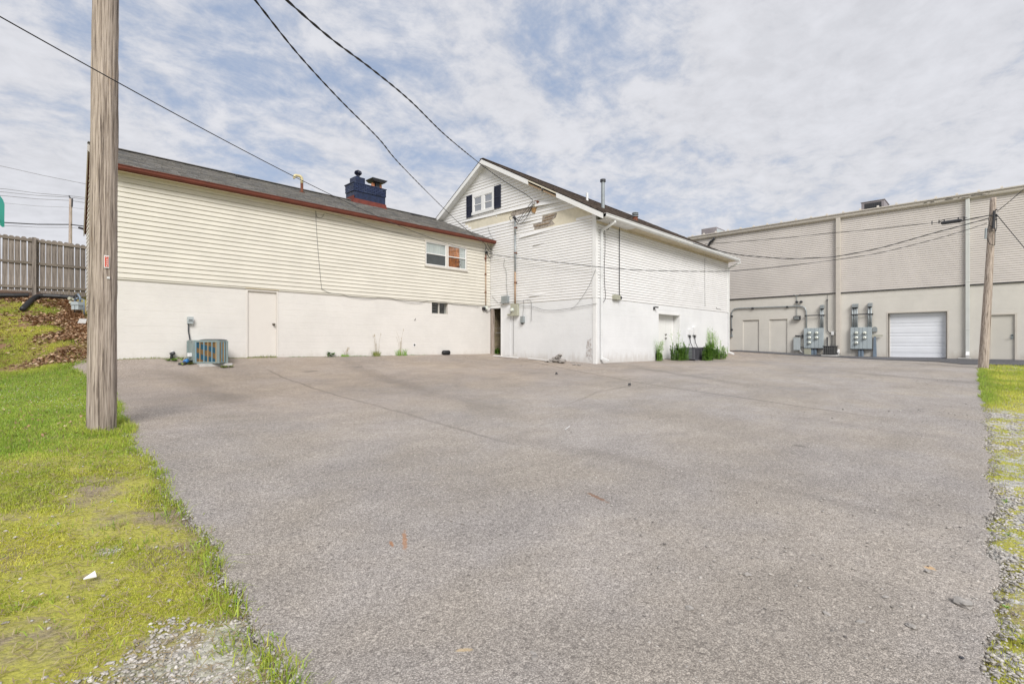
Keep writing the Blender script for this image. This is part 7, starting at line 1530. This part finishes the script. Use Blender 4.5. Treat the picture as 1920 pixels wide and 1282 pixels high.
# scattered white bits and straw in the lawn
def straws(n, x0, x1, y0, y1, L_, m_cols):
    x = G.uniform(x0, x1, n); y = G.uniform(y0, y1, n); k = x < lot_left(y) - 0.03; x, y = x[k], y[k]; n = len(x); a = G.uniform(0, 2 * np.pi, n); l = L_ * G.uniform(0.4, 1.3, n); wd = 0.0022; z = Hn(x, y) - 0.004; dx_, dy_ = np.cos(a) * l / 2, np.sin(a) * l / 2; nx_, ny_ = -np.sin(a) * wd, np.cos(a) * wd
    t = G.uniform(0.0, 0.02, n); V = np.stack([np.stack([x - dx_ - nx_, y - dy_ - ny_, z], 1), np.stack([x - dx_ + nx_, y - dy_ + ny_, z], 1), np.stack([x + dx_ + nx_, y + dy_ + ny_, z + t], 1), np.stack([x + dx_ - nx_, y + dy_ - ny_, z + t], 1)], 1).reshape(-1, 3)
    F_ = (np.arange(n)[:, None] * 4 + np.array([[0, 1, 2, 3]])); c = mixc(*m_cols, G.random(n)); C = np.repeat(np.concatenate([c, np.ones((n, 1))], 1)[:, None], 4, 1).reshape(-1, 4); np_mesh('dry_straw', V, F_, 'blade', 'stuff', C, 4)
straws(5200, -0.1, 1.4, 1.9, 7, 0.055, ((0.50, 0.42, 0.26), (0.33, 0.25, 0.15)))
# leaf litter on the bank and by the end wall
def litter(x, y, s):
    n = len(x); z = Hn(x, y) - 0.005; a = G.uniform(0, 2 * np.pi, n); u = np.stack([np.cos(a), np.sin(a), G.normal(0, 0.35, n)], 1) * s[:, None]; v = np.stack([-np.sin(a), np.cos(a), G.normal(0, 0.35, n)], 1) * (s * 0.6)[:, None]
    c = np.stack([x, y, z + s * 0.3], 1); V = np.stack([c - u, c - v + [0, 0, .004], c + u, c + v + [0, 0, .006]], 1).reshape(-1, 3); F_ = np.arange(n)[:, None] * 4 + np.array([[0, 1, 2, 3]]); np_mesh('leaf_litter', V, F_, 'litter', 'stuff', None, 4)
n = 26000; x = np.concatenate([G.uniform(-1.0, 1.85, 19000), 1.85 - np.abs(G.normal(0, 0.35, 7000))]); y = np.concatenate([16.0 + 7.4 * G.random(19000) ** 0.7, G.uniform(15.3, 23, 7000)]); c = fbm(x, y, 1.2, 77); k = (G.random(n) < np.clip((c - 0.42) * 5 + (x - 1.0) * 1.5, 0.07, 1)) & (outside(x, y) | (y > 15.95)) & (x < 1.86); litter(x[k], y[k], G.uniform(0.025, 0.06, k.sum()))
n = 9000; x = G.uniform(-7, -0.9, n); y = G.uniform(16, 23.4, n); k = fbm(x, y, 1.2, 77) > 0.42; litter(x[k], y[k], G.uniform(0.03, 0.07, k.sum()))
n = 500; x = G.uniform(0, 1.4, n); y = G.uniform(8, 15, n); k = x < lot_left(y) - .05; litter(x[k], y[k], G.uniform(0.012, 0.03, k.sum()))
# dandelion like rosettes and weeds as single plants
def leafy(mbx, c, n_, L_, wd, up, R, droop=0.4):
    for i in range(n_):
        a = R.uniform(0, 6.283); l = L_ * R.uniform(0.6, 1.2); e = R.uniform(up * 0.5, up); d = Vector((math.cos(a), math.sin(a), 0)); s_ = Vector((-d.y, d.x, 0)) * wd * R.uniform(0.7, 1.2) / 2
        p0 = c; p1 = c + d * l * 0.5 * math.cos(e) + Vector((0, 0, l * 0.5 * math.sin(e))); p2 = c + d * l * math.cos(e * 0.6) + Vector((0, 0, l * (math.sin(e) - droop * 0.5) * 0.9)); p2.z = max(p2.z, c.z + 0.004)
        mbx.add([p0 - s_ * .3, p0 + s_ * .3, p1 + s_, p1 - s_, p2], [(0, 1, 2, 3), (3, 2, 4)])
M['weed_dark'] = paint('weed leaf green', (0.075, 0.185, 0.025), 0.5, 0.3, 14); M['weed_light'] = paint('light weed green', (0.20, 0.37, 0.05), 0.5, 0.3, 14); M['weed_dry'] = paint('dry seed stalk', (0.35, 0.28, 0.17), 0.8, 0.2, 14); M['weed_flower'] = paint('pale blossoms', (0.62, 0.62, 0.42), 0.8, 0.1, 14); M['weed_yellow'] = paint('yellow green ground weed', (0.20, 0.24, 0.045), 0.6, 0.3, 20)
def rosette(c, L_, n_, label, seed, m='weed_light', name='weed', group=None):
    R = random.Random(seed); mb = MB()
    for _ in range(7): leafy(mb, c + Vector((R.gauss(0, L_ * .7), R.gauss(0, L_ * .6), 0.0)), n_ // 4, L_ * R.uniform(0.4, 0.8), L_ * 0.11, 1.2, R); o = mb.build(name, m, base=c); return tag(o, label, 'weed', group)
for i, (px, py, L_, lab) in enumerate(((1893, 1040 - 32, 0.06, 'small green weed in the right gravel, third from the bottom'), (1895, 1147, 0.07, 'green weed in the right gravel, second from the bottom'), (1889, 1203, 0.085, 'largest green weed in the right gravel, nearest the camera'), (1900, 950, 0.075, 'green weed patch at the right frame edge, highest of the gravel weeds'))):
    rosette(onG(px, py), L_, 60, lab, i + 200, 'weed_light' if i % 2 else 'weed_dark', group=None)
for i, (px, py, lab) in enumerate(((450, 1130, 'leafy green weed on the left asphalt edge, upper one'), (478, 1195, 'leafy green weed on the left asphalt edge, lower one'), (10, 1047, 'small green weed at the left frame edge in the moss'), (222, 940, 'low green weed in the moss below the near pole'))):
    rosette(onG(px, py), 0.06, 30, lab, i + 230, 'weed_light' if i % 2 else 'weed_dark')
def stalks(mb, c, n_, hh, R, lean=0.25, r_=0.004):
    tips = []
    for i in range(n_):
        a = R.uniform(0, 6.283); l = hh * R.uniform(0.55, 1.1); dxy = Vector((math.cos(a), math.sin(a), 0)) * l * R.uniform(0.05, lean); q = c + Vector((R.uniform(-.06, .06), R.uniform(-.05, .05), 0)); P = [q, q + dxy * 0.4 + Vector((0, 0, l * .6)), q + dxy + Vector((0, 0, l))]
        mb.tube(P, [r_, r_ * .8, r_ * .5], 4); tips.append(P)
    return tips
def wall_weed(c, kind, hh, label, seed, wd=0.15):
    R = random.Random(seed); th = thing('weed', label, 'weed', c, 'weeds at the wall foot')
    mb = MB()
    if kind == 'grass':
        for i in range(70):
            a = R.uniform(0, 6.283); l = hh * 0.28 * R.uniform(0.5, 1.3); q = c + Vector((R.uniform(-wd, wd), R.uniform(-.05, .05), 0)); d = Vector((math.cos(a), math.sin(a), 0)) * l * 0.5; s_ = Vector((0.004, 0, 0)); mb.add([q - s_, q + s_, q + d * .4 + s_ + Vector((0, 0, l * .6)), q + d * .4 - s_ + Vector((0, 0, l * .6)), q + d + Vector((0, 0, l * .85))], [(0, 1, 2, 3), (3, 2, 4)])
        mb.build('foliage', 'weed_light' if seed % 2 else 'weed_yellow', th)
        mb = MB(); tips = stalks(mb, c, 7, hh, R, 0.5, 0.003)
        for P in tips: mb.tube([P[2] - Vector((0, 0, 0.06)), P[2] + Vector((0, 0, 0.02))], [0.009, 0.003], 5)
        mb.build('seed_stalks', 'weed_dry', th)
    else:
        for i in range(9): leafy(mb, c + Vector((R.uniform(-wd, wd) * .7, R.uniform(-.04, .04), R.uniform(0, hh * .5))), 8, hh * 0.55, hh * 0.16, 1.3, R)
        mb.build('foliage', 'weed_dark', th)
for i, (px, kind, hh, lab) in enumerate(((620, 'leaf', 0.20, 'leafy green weed at the cream wall foot, nearest the door'), (648, 'grass', 0.30, 'thin sparse weed second from the door at the cream wall foot'), (706, 'grass', 0.75, 'dry tufted weed with curled tops at the cream wall foot'), (753, 'grass', 0.95, 'tallest weed with long seed stalks at the cream wall foot'))):
    c = onY(px, 668, LY - 0.07); c.z = H(c.x, c.y); wall_weed(c, kind, hh, lab, 300 + i, 0.22 if px == 753 else 0.14)
# weeds round the patterned air conditioner and along the wall foot
def fringe(name, pts, label, m, h, dens=420, cat='weed', sp=0.035):
    mb = MB(); R = random.Random(len(pts) * 7)
    for a, b in zip(pts[:-1], pts[1:]):
        for i in range(int(dens * (b - a).length)):
            q = a.lerp(b, R.random()) + Vector((R.gauss(0, sp), R.gauss(0, sp), 0)); q.z = H(q.x, q.y); l = h * R.uniform(0.3, 1.2) * (0.4 + abs(math.sin(q.x * 3.1) * math.sin(q.x * 1.3))); an = R.uniform(0, 6.28); d = Vector((math.cos(an), math.sin(an), 0)) * l * .6; s_ = Vector((-d.y, d.x, 0)).normalized() * 0.006
            mb.add([q - s_, q + s_, q + d + Vector((0, 0, l))], [(0, 1, 2)])
    o = mb.build(name, m, kind='stuff'); return o
fringe('wall_foot_grass', [Vector((1.9, LY - 0.03, 0)), Vector((5.9, LY - 0.03, 0))], '', 'weed_yellow', 0.07, 260)
fringe('wall_foot_grass', [Vector((6.2, LY - 0.03, 0)), Vector((11.5, LY - 0.02, 0))], '', 'weed_dark', 0.035, 120)
for i, (u, v_, r_, lab) in enumerate(((-0.35, 0.22, 0.13, 'low yellow green weed clump at the left foot of the patterned air conditioner'), (0.50, 0.0, 0.15, 'low yellow green weed clump at the right foot of the patterned air conditioner'), (-0.85, 0.15, 0.16, 'low green weed clump beneath the tap and the blue joint'))):
    c = A_(u, v_); c.z = H(c.x, c.y); mb = MB(); R = random.Random(400 + i)
    for k_ in range(16): leafy(mb, c + Vector((R.gauss(0, r_ * .6), R.gauss(0, r_ * .4), 0)), 9, 0.10, 0.018, 1.1, R)
    tag(mb.build('weed', 'weed_yellow' if i < 2 else 'weed_light', base=c), lab, 'weed')
# bushes at the white building
def bush(c, wd, hh, tall, label, seed, dens=1.0, flower=0.0, dep_=0.3):
    R = random.Random(seed); th = thing('weed_bush', label, 'bush', c, 'weeds along the white wall'); st = MB(); lf = MB(); l2 = MB(); fw = MB()
    n_ = int(40 * dens)
    for i in range(n_):
        q = c + Vector((R.uniform(-wd, wd), R.uniform(-dep_, dep_), 0)); l = hh * R.uniform(0.5, 1.0) * (1 - 0.45 * (abs(q.x - c.x) / wd) ** 2); a = R.uniform(0, 6.283); d = Vector((math.cos(a), math.sin(a) * .6, 0)) * l * R.uniform(0.05, 0.35)
        P = [q, q + d * .4 + Vector((0, 0, l * .55)), q + d + Vector((0, 0, l))]; st.tube(P, [0.006, 0.005, 0.002], 4)
        for k_ in range(int(l * 44)):
            t = R.uniform(0.05, 1.0); p = P[0].lerp(P[1], t * 2) if t < .5 else P[1].lerp(P[2], t * 2 - 1); leafy(lf if R.random() < 0.4 else l2, p, 4, 0.075, 0.03, 0.9, R, 0.6)
    for i in range(tall):
        q = c + Vector((R.uniform(-wd, wd), R.uniform(-dep_, dep_), 0)); l = hh * R.uniform(1.1, 1.75); a = R.uniform(0, 6.283); d = Vector((math.cos(a), math.sin(a) * .5, 0)) * l * R.uniform(0.05, 0.3); P = [q, q + d * .4 + Vector((0, 0, l * .55)), q + d + Vector((0, 0, l))]; st.tube(P, [0.006, 0.004, 0.002], 4)
        for k_ in range(14):
            t = R.uniform(0.45, 1.0); p = P[1].lerp(P[2], t * 2 - 1) if t > .5 else P[1]; e = p + Vector((R.uniform(-.13, .13), R.uniform(-.08, .08), R.uniform(0.0, .12))); st.tube([p, e], 0.002, 3)
            leafy(l2, e, 2, 0.045, 0.018, 0.9, R)
            if R.random() < flower: fw.add([e + Vector((R.uniform(-.018, .018), R.uniform(-.018, .018), R.uniform(-.01, .02))) for _ in range(4)], [(0, 1, 2), (1, 2, 3)])
    st.build('stems', 'weed_light', th); lf.build('foliage', 'weed_dark', th); l2.build('foliage', 'weed_light', th)
    if fw.v: fw.build('blossoms', 'weed_flower', th)
def bb(px, py, Yo, *a, **k): c = onY(px, py, RY - Yo); c.z = H(c.x, c.y); bush(c, *a, **k)
bb(1236.5, 674, 0.15, 0.16, 0.50, 12, 'narrow tall weed clump at the left side of the double doors', 501, 0.8, 0.5, 0.1)
bb(1274, 674, 0.40, 0.36, 0.80, 5, 'dense green weed bush between the double doors and the air conditioner', 502, 1.9, 0.1)
bb(1329, 677, 1.15, 0.38, 0.78, 3, 'dense green weed bush in front of the overgrown air conditioner', 503, 1.7, 0.6, 0.12)
bb(1346, 676, 1.0, 0.36, 0.62, 6, 'low green weed bush at the far end of the overgrown air conditioner', 504, 1.3, 0.2, 0.3)
bb(1335, 670, 0.12, 0.38, 0.85, 18, 'tall airy weeds with pale blossoms behind the overgrown air conditioner', 505, 0.7, 0.7, 0.08)
bb(1358, 668, 0.3, 0.22, 0.30, 10, 'thin weeds with seed heads beside the far downspout', 506, 0.4, 0.4, 0.2)
# weed in the dark passage
c = onX(933, 665, GX + 0.25); c.z = H(c.x, c.y); bush(c, 0.10, 0.30, 0, 'dark green weed growing inside the dark passage doorway', 510, 0.7, 0, 0.12)
# clover flecks in the lawn
n = 170; x = G.uniform(0.0, 1.3, n); y = G.uniform(10, 15, n); k = x < lot_left(y) - .05; x, y = x[k], y[k]; stones('clover_heads', x, y, np.full(len(x), 0.006), 'white_plastic', 0.02, 0.8)
print('tris', sum(len(o.data.polygons) for o in SC.objects if o.type == 'MESH'))
